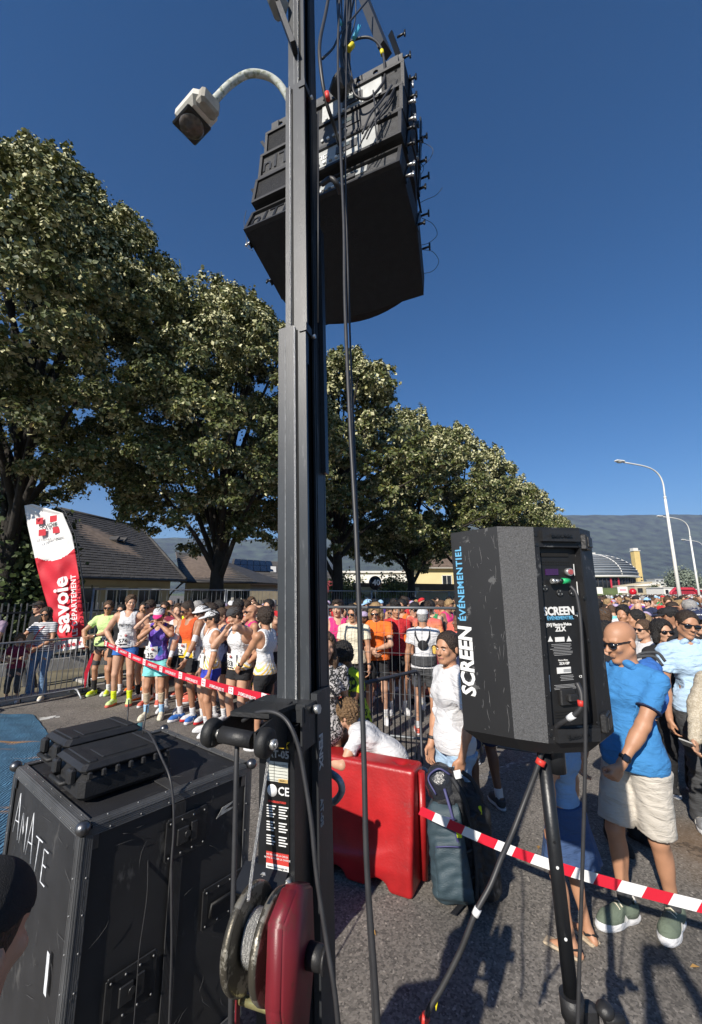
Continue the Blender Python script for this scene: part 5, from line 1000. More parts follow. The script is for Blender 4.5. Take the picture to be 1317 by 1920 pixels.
pbox(.42, .222, .045, .019, -rec + .0015, mat('violet_display', (.03, .008, .05), .12, 0, .1, 30, emit=((.2, .03, .35), .05)), 'display')
kb = pcyl(.76, .222, .0125, .014, mat('silver_knob', (.45, .45, .45), .3, .7), 'volume_knob'); pcyl(.76, .222, .0085, .017, mat('knob_red', (.35, .08, .08), .4), 'knob_cap')
for (u_, v_, h_) in ((.15, .222, .03), (.9, .21, .035), (.12, .295, .032), (.93, .31, .05), (.19, .748, .045), (.9, .72, .008)): pbox(u_, v_, .0026, h_, -rec + .003, whitep, 'edge_mark', .001)
for (u_, v_) in ((.24, .3), (.55, .325), (.82, .322)): c_ = pcyl(u_, v_, .0115, .004, blkp, 'socket'); [pcyl(u_ + du, v_ + dv, .0017, .0055, zinc, 'contact', n_=6) for du, dv in ((-.035, .006), (.035, .006), (0, -.009))]
for (u_, v_) in ((.04, .04), (.04, .09), (.97, .04), (.97, .09), (.045, .45), (.06, .62), (.05, .8), (.04, .92), (.04, .965), (.97, .92), (.97, .965), (.965, .35), (.965, .55)): pcyl(u_, v_, .006, .002, blks, 'screw', 0.0, 10)
ptxt('SCREEN', .0335, whitep, .5, .415, bold=.0011, sx=.92); ptxt('ÉVÉNEMENTIEL', .0145, bluep, .52, .447, bold=.0003, sx=.95); ptxt('[EV] Electro-Voice', .0118, whitep, .47, .478, bold=.0004); ptxt('ZLX', .019, whitep, .5, .5, bold=.0007)
for (a, b_) in ((.12, .392), (.88, .43)): s_ = 1 if a < .5 else -1; pbox(a + s_ * .03, b_ - s_ * .004, .006, .0012, -rec + .0014, whitep, 'corner_mark', .001); pbox(a, b_, .0012, .012, -rec + .0014, whitep, 'corner_mark', .001)
g = MB()
for u_ in (.28, .66): c_ = bp_(u_, .548, -rec + .001); g.add([c_ - pxu * .009 - pzu * .006, c_ + pxu * .009 - pzu * .006, c_ + pzu * .01, ], [(0, 1, 2)])
g.build('warning_triangle', whitep, spk); pbox(.47, .548, .032, .013, -rec + .0012, whitep, 'caution_box', .001)
r_ = random.Random(3)
for i in range(8): pbox(.5 + r_.uniform(-.02, .02), .57 + i * .0072, .078 * r_.uniform(.7, 1), .0014, -rec + .0012, greyp, 'text_line', .001)
ptxt('Electro-Voice', .006, whitep, .5, .645); ptxt('ZLX-12P', .0095, whitep, .52, .66, bold=.0003)
pbox(.5, .691, .048, .017, -rec + .0015, whitep, 'serial_sticker', .001); 
for i in range(3): pbox(.56, .686 + i * .005, .026, .001, -rec + .003, greyp, 'text_line', .001)
ptxt('CE', .01, whitep, .83, .722)
for i in range(4): pbox(.55, .715 + i * .0068, .05 * r_.uniform(.6, 1), .0014, -rec + .0012, greyp, 'text_line', .001)
for i in range(4): pbox(.5, .757 + i * .006, .08 * r_.uniform(.8, 1), .0013, -rec + .0012, greyp, 'text_line', .001)
pbox(.5, .81, .05, .045, -rec + .006, blkp, 'mains_inlet', .012, .003)
for i in range(3): pbox(.5, .875 + i * .012, .08, .003, -rec + .001, mat('slot_black', (.004, .004, .004), .9), 'vent_slot', .002)
# side stickers, rotated lettering on the big left face
sxu = (A_t - A_b).normalized(); nS = (B_t - A_t).cross(A_b - A_t).normalized(); nS = nS if nS.y < 0 else -nS; syu = nS.cross(sxu) ; 
def sp_(u, v, d=.0015): return (A_t.lerp(B_t, u)).lerp(A_b.lerp(B_b, u), v) + nS * d
def stxt(s, size, m, u, v, **k): return text(s, size, m, spk, frame(sp_(u, v), sxu, -(B_t - A_t)), **k)
stxt('SCREEN', .062, whitep, .19, .665, bold=.0022, sx=.93, shear=.08); stxt('ÉVÉNEMENTIEL', .03, bluep, .16, .275, bold=.0007, sx=1.05, spacing=1.12)
g = MB(); g.add([sp_(.3, .06, .0008), sp_(.33, .06, .0008), sp_(.33, .07, .0008), sp_(.3, .07, .0008)], [(0, 1, 2, 3)]); 
for (u_, v_) in ((0, 0),): pass
def scratches(n_, fn, r_, m_, parent, seed, L=.12):
    rr2 = random.Random(seed); g = MB()
    for i in range(n_):
        u, v, a, l = rr2.random(), rr2.random(), rr2.uniform(0, 6.3), L * rr2.uniform(.15, 1); pts = [fn(min(.98, max(.02, u + l * math.cos(a) * t + .01 * math.sin(t * 5 + i))), min(.98, max(.02, v + l * math.sin(a) * t))) for t in (0, .35, .7, 1)]; g.tube(pts, [r_ * .3, r_, r_, r_ * .2], 4)
    o = g.build('scratch_marks', m_, parent); o['kind'] = 'stuff'; return o
scm = mat('scratch_grey', (.16, .16, .16), .8, 0, .3, 60)
scratches(60, lambda u, v: sp_(.25 + u * .75, v, .0002), .0005, scm, spk, 4, .1); scratches(14, lambda u, v: bp_(u, .93 + v * .07, .0002), .0005, scm, spk, 6, .1)
# corner bumpers on the right
for v_ in (.07, .93):
    g = MB(); c_ = D_t.lerp(D_b, v_).lerp(E_t.lerp(E_b, v_), .45); rt = Matrix((pxu, -nC, pzu)).transposed().to_3x3() @ Matrix.Rotation(R(38), 3, 'Z'); g.box(c_, (.075, .02, .05), rt, bev=.004); g.box(c_ - rt @ V3(0, 0, 0) + rt @ V3(0, -.012, .0), (.06, .006, .034), rt, bev=.002); g.build('corner_bumper', blkp, spk)
g = MB(); g.cyl(V3(.6, 1.34, 1.44), V3(.6, 1.34, 1.54), .028, n=16); g.build('pole_socket', blks, spk)
# plugs
def spart(name, pts, r_, m): g = MB(); g.tube(bez([p for p in pts], 5), r_, 8); return g.build(name, m, spk)
gp = bp_(.38, .268, -rec + .02); g = MB(); g.cyl(gp, gp + pxu * .014, .006, n=12); g.build('plug_tip', zinc, spk); g = MB(); g.cyl(gp + pxu * .014, gp + pxu * .024, .008, n=12); g.build('plug_collar', blks, spk); g = MB(); g.cyl(gp + pxu * .024, gp + pxu * .05, .009, .0078, n=12); g.build('green_sleeve', mat('green_plastic', (.02, .4, .14), .4), spk); g = MB(); g.cyl(gp - pxu * .012, gp, .0075, n=12); g.build('plug_body', zinc, spk)
o = cable('signal_cable', [(1070, 1099, 1.2), (1080, 1112, 1.19), (1086, 1140, 1.185), (1090, 1180, 1.18), (1093, 1240, 1.175), (1097, 1300, 1.17), (1098, 1400, 1.17), (1096, 1500, 1.17), (1092, 1640, 1.17), (1087, 1800, 1.17), (1083, 1960, 1.17)], .0048, 'black cable hanging straight down from the green plug of the loudspeaker')
g = MB(); pl_ = bp_(.55, .81, -rec + .012); g.box(pl_, (.034, .026, .022), Matrix((pxu, -nC, pzu)).transposed().to_3x3(), bev=.004); g.build('mains_plug', blkp, spk)
o = cable('power_cable', [(1082, 1280, 1.205), (1090, 1300, 1.195), (1090, 1325, 1.19), (1078, 1340, 1.2), (1060, 1352, 1.22), (1045, 1362, 1.25), (1030, 1385, 1.29), (1015, 1415, 1.3), (1008, 1440, 1.3), (985, 1500, 1.3), (962, 1560, 1.28), (940, 1610, 1.25), (920, 1660, 1.23), (892, 1712, 1.22), (865, 1780, 1.22), (830, 1850, 1.22), (800, 1905, 1.22), (790, 1980, 1.22)], .0068, 'black power cable slanting down from the loudspeaker to the bottom of the view')
for a, b_, m_, r_ in (((1089, 1313, 1.191), (1090, 1324, 1.19), redt, .0085), ((1076, 1341, 1.2), (1066, 1348, 1.212), whit, .0085), ((1016, 1424, 1.3), (1012, 1434, 1.3), redt, .013), ((897, 1703, 1.22), (891, 1716, 1.22), whit, .009), ((800, 1904, 1.22), (793, 1916, 1.22), redt, .011)): g = MB(); g.cyl(P(*a), P(*b_), r_, n=10); g.build('tape_band', m_, o)
g = MB(); p = P(817, 1868, 1.22); g.add([p, p + V3(.009, 0, .002), p + V3(.0, 0, -.03), p + V3(-.004, .001, 0), p + V3(.005, .002, -.01)], [(0, 1, 2), (3, 4, 2), (0, 3, 2)]); g.build('tape_flag', yelt, o)
# stand
sta = empty('speaker_stand', (0, 0, 0), 0, 'black pole stand carrying the loudspeaker, holes in its tube', 'stand')
pt, pb = P(1018, 1402, 1.33), P(1073, 1880, 1.33); g = MB(); g.cyl(pb, pt, .0185, n=18); po = g.build('pole', blks, sta)
dd = (pt - pb).normalized()
for f_ in (.25, .52, .62):
    g = MB(); c_ = pb.lerp(pt, f_) + V3(-.005, -.0175, 0); g.cyl(c_, c_ - V3(0, .002, 0), .004, n=10); g.build('pin_hole', whitep if f_ < .6 else blks, po)
g = MB(); g.cyl(pb - dd * .03, pb + dd * .02, .03, n=18); g.cyl(pb - dd * .12, pb - dd * .03, .024, n=18); g.build('tripod_hub', blkp, sta)
g = MB(); g.box(pb + V3(.035, -.01, -.02), (.05, .035, .06), bev=.01); g.ell(pb + V3(.075, -.02, .0), (.022, .022, .018)); g.cyl(pb + V3(.07, -.02, -.02), pb + V3(.12, -.02, -.02), .012, n=10); g.build('clamp', blkp, sta)
g = MB(); g.cyl(pb - dd * .12, V3(pb.x + .02, pb.y, .35), .018, n=14); g.build('lower_tube', blks, sta)
for i in range(3):
    a = R(20 + i * 120); f_ = V3(pb.x + .02 + .52 * math.cos(a), pb.y + .52 * math.sin(a), .02); h_ = V3(pb.x, pb.y, pb.z - .08) + V3(math.cos(a), math.sin(a), 0) * .03; g = MB(); g.bar(h_, f_, .03, .014); lg = g.build('leg', blks, sta); g = MB(); g.bar(V3(pb.x + .02, pb.y, .36), h_.lerp(f_, .6), .018, .008); g.build('brace', blks, lg); g = MB(); g.ell(f_, (.03, .03, .02)); g.build('rubber_foot', rub, lg)
# ================================================================ FLIGHT CASE
fc = empty('flight_case', (0, 0, 0), 0, 'large black flight case with aluminium edges and AMATE scrawled in white on its side', 'flight case'); ZT = 1.15
cA, cB, cC, cD = G(156, 1553, ZT), G(472, 1432, ZT), G(316, 1356, ZT), G(50, 1426, ZT)
cA.z = cB.z = cC.z = cD.z = ZT
ex = (cB - cA); ey0 = (cD - cA); ey = ey0 - ex * (ey0.dot(ex) / ex.dot(ex)); LX, LY = ex.length, ey.length * .95; ex.normalize(); ey.normalize(); ey = ey
fc.matrix_world = Matrix((ex, ey, V3(0, 0, 1))).transposed().to_4x4(); fc.location = (cA.x, cA.y, 0)
g = MB(); g.box((LX / 2, LY / 2, (ZT - .012 + .12) / 2), (LX - .012, LY - .012, ZT - .012 - .12)); bd = g.build('body', plyb, fc)
topm = scratched('case_top', (.016, .016, .018), (.055, .053, .05), .6, 8, .58, (1, 1, 1), .3, bscale=300, soft=.15); g = MB(); g.box((LX / 2, LY / 2, ZT - .01), (LX - .05, LY - .05, .008)); g.build('lid_panel', topm, fc)
def ext(a, b_, n1, n2, w_=.034):
    """ribbed edge extrusion between two corners, n1/n2 the two outward face normals"""
    a, b_ = Vector(a), Vector(b_); n1, n2 = Vector(n1), Vector(n2); g = MB(); d = (b_ - a).normalized(); rt = lambda n_, o_: None
    for n_, m_ in ((n1, n2), (n2, n1)):
        for k in range(5):
            c0 = a + n_ * .0025 - m_ * (.006 + k * w_ / 5); g.bar(c0 + (b_ - a) * .0, c0 + (b_ - a), w_ / 5 * .62, .0045 + (.0015 if k in (0, 4) else 0), n_) 
        g.bar(a + n_ * .001 - m_ * w_ * .45, b_ + n_ * .001 - m_ * w_ * .45, w_ * .95, .003, n_)
    e = g.build('edge_extrusion', alu, fc); g = MB(); L = (b_ - a).length
    for i in range(int(L / .11)):
        for n_, m_ in ((n1, n2), (n2, n1)): g.ell(a + d * (.06 + i * .11) + n_ * .005 - m_ * w_ * .75, (.0034, .0034, .0034), 8, 5)
    o = g.build('rivet', mat('dull_rivet', (.25, .25, .25), .5, .6), e); o['kind'] = 'stuff'
X_, Y_, Z_ = V3(1, 0, 0), V3(0, 1, 0), V3(0, 0, 1)
ext((.03, 0, ZT), (LX - .03, 0, ZT), (0, -1, 0), (0, 0, 1)); ext((0, .03, ZT), (0, LY - .03, ZT), (-1, 0, 0), (0, 0, 1)); ext((LX, .03, ZT), (LX, LY - .03, ZT), (1, 0, 0), (0, 0, 1)); ext((.03, LY, ZT), (LX - .03, LY, ZT), (0, 1, 0), (0, 0, 1)); ext((0, 0, .16), (0, 0, ZT - .03), (0, -1, 0), (-1, 0, 0)); ext((LX, 0, .16), (LX, 0, ZT - .03), (0, -1, 0), (1, 0, 0)); ext((0, LY, .16), (0, LY, ZT - .03), (0, 1, 0), (-1, 0, 0)); ext((.0, 0, .16), (LX, 0, .16), (0, -1, 0), (0, 0, -1))
def strip(c_, w_, h_, n_, up):
    g = MB()
    for k in range(9): 
        if up: g.bar((c_[0] - w_ / 2 + (k + .5) * w_ / 9, c_[1], c_[2] - h_ / 2), (c_[0] - w_ / 2 + (k + .5) * w_ / 9, c_[1], c_[2] + h_ / 2), w_ / 9 * .66, .006, n_)
        else: g.bar((c_[0] - w_ / 2 + (k + .5) * w_ / 9, c_[1] - h_ / 2, c_[2]), (c_[0] - w_ / 2 + (k + .5) * w_ / 9, c_[1] + h_ / 2, c_[2]), w_ / 9 * .66, .005, n_)
    return g.build('centre_strip', mat('dark_ribbed_strip', (.05, .05, .052), .5, .3, .15, 20), fc)
strip((LX * .5, -.004, .65), .05, .92, (0, 1, 0), True); strip((LX * .5, LY / 2, ZT), .05, LY - .06, (0, 0, 1), False)
for cx_, cy_ in ((0, 0), (LX, 0), (0, LY), (LX, LY)):
    g = MB(); g.ell((cx_, cy_, ZT), (.025, .025, .023), 16, 12); g.box((cx_ + (.03 if cx_ == 0 else -.03), cy_ - (.002 if cy_ == 0 else -.002), ZT - .045), (.05, .004, .07)); g.box((cx_ - (.002 if cx_ == 0 else -.002), cy_ + (.03 if cy_ == 0 else -.03), ZT - .045), (.004, .05, .07)); b_ = g.build('ball_corner', mat('chromed_steel', (.16, .16, .165), .35, .9, .2, 20), fc)
def dish(cx_, cz_, w_, h_, kind):
    g = MB(); F_ = -.006
    for i in range(4):
        s_ = [(w_, .012, 0, h_ / 2), (w_, .012, 0, -h_ / 2), (.012, h_, -w_ / 2, 0), (.012, h_, w_ / 2, 0)][i]; g.box((cx_ + s_[2], F_, cz_ + s_[3]), (s_[0] + .02, .006, s_[1] + .02), bev=.002)
    d_ = g.build('recessed_' + kind, mat('black_zinc', (.045, .045, .046), .4, .5, .2, 30), fc); g = MB(); g.box((cx_, -.0085, cz_), (w_ - .012, .003, h_ - .012)); g.build('dish', blks, d_)
    g = MB()
    for i in range(4): g.ell((cx_ - w_ / 2 + w_ * i / 3, -.012, cz_ + h_ / 2), (.004, .003, .004), 8, 5); g.ell((cx_ - w_ / 2 + w_ * i / 3, -.012, cz_ - h_ / 2), (.004, .003, .004), 8, 5)
    o = g.build('rivet', mat('dull_rivet', (.25, .25, .25), .5, .6), d_); o['kind'] = 'stuff'
    if kind == 'latch': g = MB(); g.box((cx_ - .02, -.013, cz_), (.05, .008, h_ * .5), bev=.003); g.cyl((cx_, -.012, cz_), (cx_, -.02, cz_), .013, n=14); g.box((cx_ + .03, -.013, cz_), (.03, .008, h_ * .6), bev=.003); g.build('twist_latch', mat('black_zinc', (.045, .045, .046), .4, .5, .2, 30), d_)
    else: g = MB(); g.tube([(cx_ - w_ * .38, -.012, cz_ - h_ * .3), (cx_ - w_ * .38, -.02, cz_ + .01), (cx_ + w_ * .38, -.02, cz_ + .01), (cx_ + w_ * .38, -.012, cz_ - h_ * .3)], .007, 8); g.build('handle', rub, d_)
dish(LX * .55, .985, .15, .12, 'latch'); dish(LX * .82, .66, .17, .12, 'handle'); dish(LX * .3, .56, .15, .12, 'latch')
def chalk(strokes, o, ax, ay, sc_, r_=.0018, nm='chalk_lettering'):
    g = MB()
    for s_ in strokes: g.tube([Vector(o) + Vector(ax) * p[0] * sc_ + Vector(ay) * p[1] * sc_ for p in s_], r_, 5)
    return g.build(nm, mat('white_marker', (.6, .62, .65), .8, 0, .3, 60), fc)
LT = {'A': [[(0, 0), (.35, 1.6), (.7, 0)], [(.12, .5), (.6, .6)]], 'M': [[(0, 0), (.05, 1.1), (.35, .4), (.65, 1.2), (.75, 0)]], 'T': [[(.3, 0), (.35, 1.1)], [(0, 1.05), (.75, 1.15)]], 'E': [[(.5, 1.1), (.05, 1.05), (.05, 0), (.5, .05)], [(.05, .55), (.4, .6)]]}
xx = 0; st_ = []
for ch in 'AMATE': st_ += [[(xx + p[0] + p[1] * .05, p[1]) for p in s_] for s_ in LT[ch]]; xx += .95
chalk(st_, (-.0075, LY * .86, .915), (0, -1, -.1), (0, .03, 1), .105, .0022); g = MB(); g.add([(-.0075, LY * .2, .72), (-.0075, LY * .17, .72), (-.0075, LY * .16, .6), (-.0075, LY * .19, .6)], [(0, 1, 2, 3)]); g.build('white_scuff', mat('white_marker', (.6, .62, .65), .8, 0, .3, 60), fc)
g = MB(); g.prism([(0, 0), (.03, .035), (.11, .045), (.035, .02), (.12, .018), (.02, .005)], (0, -.0012, 0), (LX * .74, -.0072, .985), (1, 0, 0), (0, 0, 1)); g.build('torn_sticker', mat('sticker_remains', (.3, .3, .29), .9, 0, .4, 60), fc)
scratches(40, lambda u, v: V3(u * LX, -.0062, .2 + v * .9), .0006, mat('scratch_dim', (.07, .07, .07), .8), fc, 9, .12); scratches(40, lambda u, v: V3(-.0002, u * LY, .3 + v * .8), .0007, mat('scratch_dim', (.07, .07, .07), .8), fc, 12, .12); scratches(40, lambda u, v: V3(u * LX, v * LY, ZT - .0058), .0006, mat('scratch_dim', (.07, .07, .07), .8), fc, 13, .12)
for (a, b_) in ((.1, .1), (LX - .1, .1), (.1, LY - .1), (LX - .1, LY - .1)): g = MB(); g.cyl((a, b_ - .02, .05), (a, b_ + .02, .05), .05, n=18); g.box((a, b_, .108), (.09, .09, .012)); g.build('castor', rub, fc)
# hard cases on top
def hardcase(o, sx, sy, sz, rz, label):
    e = empty('hard_case', o, rz, label, 'equipment case'); g = MB(); g.box((0, 0, sz * .36), (sx, sy, sz * .7), bev=.02); g.build('base', blkp, e); g = MB(); g.box((0, 0, sz * .86), (sx, sy, sz * .26), bev=.02)
    for i in (-1, 1): g.box((i * sx * .36, 0, sz * 1.0), (.035, sy * .8, .008), bev=.004)
    g.box((0, -sy * .1, sz * 1.0), (sx * .5, sy * .45, .006), bev=.003)
    lid = g.build('lid', blkp, e)
    for i in range(7):
        g = MB(); g.box((sx * (-.42 + i * .14), -sy / 2 - .004, sz * .72), (.018, .014, sz * .2), bev=.004); g.build('rib', blkp, e)
    for i in (-1, 1): g = MB(); g.box((i * sx * .3, sy / 2 + .01, sz * .68), (.05, .024, sz * .36), bev=.006); g.build('latch', blkp, e)
    for yy in (-.28, .28): g = MB(); g.box((-sx / 2 - .012, yy * sy, sz * .68), (.026, .045, sz * .4), bev=.006); g.build('latch', blkp, e)
    g = MB(); g.tube([(-sx / 2, -.07, sz * .5), (-sx / 2 - .035, -.06, sz * .48), (-sx / 2 - .035, .06, sz * .48), (-sx / 2, .07, sz * .5)], .009, 8); g.build('handle', rub, e); return e
az = math.atan2(ex.y, ex.x); Fm = fc.matrix_world.copy() if False else Matrix((ex, ey, V3(0, 0, 1))).transposed().to_4x4(); Fm.translation = (cA.x, cA.y, 0)
def onc(x, y, z=0): return Fm @ V3(x, y, ZT + .006 + z)
hardcase(onc(LX * .31, LY * .38), .37, .3, .135, az, 'nearer black hard case with latches lying flat on the flight case'); hardcase(onc(LX * .34, LY * .74, .0), .34, .26, .15, az + .03, 'second taller black hard case behind the first one on the flight case')
for (a, b_, l_) in (((242, 1312, 2.35), (238, 1364, 2.28), 'thin black antenna rod standing on the flight case, left one'), ((276, 1322, 2.2), (268, 1380, 2.15), 'thin black antenna rod standing on the flight case, right one')):
    g = MB(); q0, q1 = P(*a), P(*b_); g.tube([q1, q0], .0035, 6); e = g.build('antenna', cab); tag(e, l_, 'antenna'); g = MB(); g.cyl(V3(q1.x, q1.y, ZT + .007), q1, .016, .008, n=10); g.build('antenna_base', blkp, e)
cable('cable', [(268, 1368, 2.15), (280, 1374, 2.1), (292, 1395, 2.0), (303, 1420, 1.95), (318, 1455, 1.88), (325, 1500, 1.86), (326, 1560, 1.84), (322, 1620, 1.82), (322, 1700, 1.8), (322, 1800, 1.78), (316, 1960, 1.76)], .0048, 'thin black cable trailing over the top edge of the flight case')
cable('cable', [(278, 1600, 1.83), (276, 1680, 1.81), (262, 1780, 1.79), (256, 1860, 1.78), (248, 1960, 1.76)], .002, 'very thin lead hanging in front of the flight case')
g = MB(); g.cyl(P(246, 1366, 2.45), P(268, 1362, 2.47), .022, n=14); e = g.build('drink_bottle', mat('bottle_teal', (.12, .28, .3), .3)); tag(e, 'small teal bottle lying on the flight case beside the antennas', 'bottle'); g = MB(); g.cyl(P(252, 1365, 2.46), P(260, 1363.5, 2.46), .0228, n=14); g.build('label_band', blks, e)
cable('strap', [(446, 1388, 1.24), (444, 1420, 1.22), (440, 1600, 1.18), (436, 1760, 1.15), (432, 1980, 1.12)], .0065, 'black strap hanging straight down from the roller to the ground', cat='strap')
cable('cable', [(455, 1352, 1.27), (478, 1338, 1.25), (505, 1334, 1.22), (528, 1342, 1.2), (545, 1362, 1.18), (560, 1400, 1.17), (570, 1450, 1.16), (584, 1540, 1.14), (594, 1640, 1.12), (612, 1760, 1.1), (628, 1860, 1.08), (640, 1980, 1.07)], .0056, 'grey black cable arching over the roller bracket and down behind the winch')
# ================================================================ OLD STREET LAMP behind the tower
ol = empty('street_lamp', (0, 0, 0), 0, 'old curved grey street lamp with square glass bowl rising behind the tower', 'street lamp'); YL_ = 4.4; b0 = P(552, 1113, YL_); tp = P(553, 215, YL_)
olm = scratched('lichened_grey_pole', (.45, .47, .43), (.25, .27, .2), .8, 9, .5, (1, 1, 1), .2); g = MB(); g.cyl((b0.x, b0.y, 0), tp, .1, .07, 14); g.build('post', olm, ol)
g = MB(); g.tube(bez([tp, P(541, 185, YL_), P(522, 156, YL_), P(497, 141, YL_ - .03), P(465, 139, YL_ - .07), P(432, 158, YL_ - .1), P(408, 182, YL_ - .13), P(396, 194, YL_ - .15)], 6), .048, 12); g.build('arm', olm, ol)
hc = P(366, 224, 4.25); d_ax = (G(345, 252, 7.7) - G(400, 192, 7.7)).normalized(); z_ax = V3(-.1, .12, 1).normalized(); y_ax = z_ax.cross(d_ax).normalized(); z_ax = d_ax.cross(y_ax); RM_ = Matrix((d_ax, y_ax, z_ax)).transposed()
def hb_(prof_c, size, m, nm, bev, parent=ol): g = MB(); g.box(hc + RM_ @ Vector(prof_c), size, RM_, bev=bev); return g.build(nm, m, parent)
hd_ = hb_((-.02, 0, .06), (.5, .36, .2), mat('lamp_housing_white', (.62, .6, .54), .55, 0, .12, 8, .1, 40), 'housing', .06); hb_((-.27, 0, .02), (.16, .26, .2), mat('lamp_gearbox', (.3, .28, .24), .7, 0, .2, 10), 'gear_box', .03); hb_((.06, 0, -.05), (.36, .34, .04), blks, 'bowl_rim', .015)
g = MB(); g.ell(hc + RM_ @ V3(.06, 0, -.06), (.165, .155, .075), 20, 12, RM_); g.build('glass_bowl', mat('smoked_glass_bowl', (.1, .085, .075), .12, 0, .5, 14), ol)
# ================================================================ PEOPLE MATERIALS
def fabric(name, col, var=.08, rough=.9):
    m = mat(name, col, rough, 0, var, 7, .12, 260); n = NT(m); b = n.nodes['Principled BSDF']; o_ = b.inputs['Normal'].links[0].from_node; tc = n.nodes.new('ShaderNodeTexCoord'); mp = n.nodes.new('ShaderNodeMapping'); mp.inputs['Rotation'].default_value = (.5, .6, 0); mp.inputs['Scale'].default_value = (1, 1, 2.6); nz = n.nodes.new('ShaderNodeTexNoise'); nz.inputs['Scale'].default_value = 9; nz.inputs['Detail'].default_value = 5; nz.inputs['Distortion'].default_value = 1.2
    n.links.new(tc.outputs['Object'], mp.inputs[0]); n.links.new(mp.outputs[0], nz.inputs['Vector']); b2 = n.nodes.new('ShaderNodeBump'); b2.inputs['Strength'].default_value = .55; b2.inputs['Distance'].default_value = .035; n.links.new(nz.outputs['Fac'], b2.inputs['Height']); n.links.new(o_.outputs[0], b2.inputs['Normal']); n.links.new(b2.outputs[0], b.inputs['Normal']); return m
SKT = [mat('skin_' + n_, c, .52, 0, .08, 14, .06, 320) for n_, c in (('fair', (.56, .34, .24)), ('light', (.5, .285, .185)), ('tan', (.42, .215, .125)), ('olive', (.33, .165, .095)), ('brown', (.15, .07, .04)), ('dark', (.06, .03, .02)))]
HRC = {n_: mat('hair_' + n_, c, .55, 0, .35, 70, .8, 110) for n_, c in (('black', (.012, .01, .009)), ('dark brown', (.03, .018, .011)), ('brown', (.075, .042, .022)), ('light brown', (.16, .095, .045)), ('blond', (.32, .21, .1)), ('grey', (.3, .29, .28)))}
mat('eye_white', (.6, .58, .55), .3, 0, 0); mat('iris', (.04, .022, .012), .2, 0, 0); mat('lips', (.36, .13, .11), .5, 0, 0)
CL = {n_: fabric('cloth_' + n_.replace(' ', '_'), c) for n_, c in {'white': (.6, .6, .61), 'black': (.014, .014, .016), 'charcoal': (.05, .052, .056), 'grey': (.22, .22, .225), 'navy': (.018, .026, .07), 'royal blue': (.03, .05, .42), 'sky blue': (.3, .5, .72), 'blue': (.03, .13, .42), 'red': (.5, .02, .025), 'orange': (.78, .16, .02), 'coral': (.62, .13, .09), 'pink': (.6, .03, .18), 'purple': (.14, .05, .42), 'lilac': (.42, .34, .5), 'green': (.03, .25, .09), 'lime': (.55, .72, .3), 'neon yellow': (.6, .72, .02), 'yellow': (.68, .48, .05), 'turquoise': (.2, .62, .6), 'teal': (.03, .2, .22), 'cream': (.66, .6, .46), 'beige': (.45, .36, .25), 'maroon': (.2, .02, .05), 'denim': (.13, .22, .36), 'light denim': (.3, .42, .56), 'stone': (.5, .46, .4), 'mauve': (.34, .25, .33)}.items()}
def patt(name, kind, cols, scale=10.0, axis=2, thr=.5):
    """fabric with bands, stripes, gradients or blotches printed into the cloth"""
    m = fabric(name, cols[0]); n = NT(m); b = n.nodes['Principled BSDF']; tc = n.nodes.new('ShaderNodeTexCoord'); sp = n.nodes.new('ShaderNodeSeparateXYZ'); n.links.new(tc.outputs['Object'], sp.inputs[0]); rp = n.nodes.new('ShaderNodeValToRGB'); rp.color_ramp.interpolation = 'CONSTANT' if kind != 'grad' else 'LINEAR'
    if kind == 'stripes':
        q = n.nodes.new('ShaderNodeMath'); q.operation = 'MULTIPLY'; q.inputs[1].default_value = scale; n.links.new(sp.outputs[axis], q.inputs[0]); f = n.nodes.new('ShaderNodeMath'); f.operation = 'FRACT'; n.links.new(q.outputs[0], f.inputs[0]); src = f.outputs[0]
    elif kind == 'blotch':
        nz = n.nodes.new('ShaderNodeTexNoise'); nz.inputs['Scale'].default_value = scale; nz.inputs['Detail'].default_value = 3; mp = n.nodes.new('ShaderNodeMapping'); mp.inputs['Scale'].default_value = (1, 1, axis if axis != 2 else 1); n.links.new(tc.outputs['Object'], mp.inputs[0]); n.links.new(mp.outputs[0], nz.inputs['Vector']); src = nz.outputs['Fac']
    else:
        mr = n.nodes.new('ShaderNodeMapRange'); mr.inputs['From Min'].default_value = scale[0]; mr.inputs['From Max'].default_value = scale[1]; n.links.new(sp.outputs[axis], mr.inputs[0]); src = mr.outputs[0]
    el = rp.color_ramp.elements
    st = [i / len(cols) for i in range(len(cols))] if kind != 'blotch' else [0] + [thr + i * .12 for i in range(len(cols) - 1)]
    if kind == 'grad': st = [i / (len(cols) - 1) for i in range(len(cols))]
    if isinstance(thr, (list, tuple)): st = list(thr)
    el[0].position = st[0]; el[0].color = (*cols[0], 1); el[1].position = st[1]; el[1].color = (*cols[1], 1)
    for s_, c in zip(st[2:], cols[2:]): e_ = el.new(s_); e_.color = (*c, 1)
    n.links.new(src, rp.inputs[0]); n.links.new(rp.outputs[0], b.inputs['Base Color']); return m
SUNG = mat('sunglass_lens', (.008, .008, .01), .08, 0, 0, coat=.5)
WHT, DRK = mat('shoe_white', (.65, .64, .6), .6, 0, .08, 30), mat('bib_ink', (.01, .01, .012), .6, 0, 0); bibw = mat('bib_white', (.78, .78, .76), .8, 0, .03, 10)
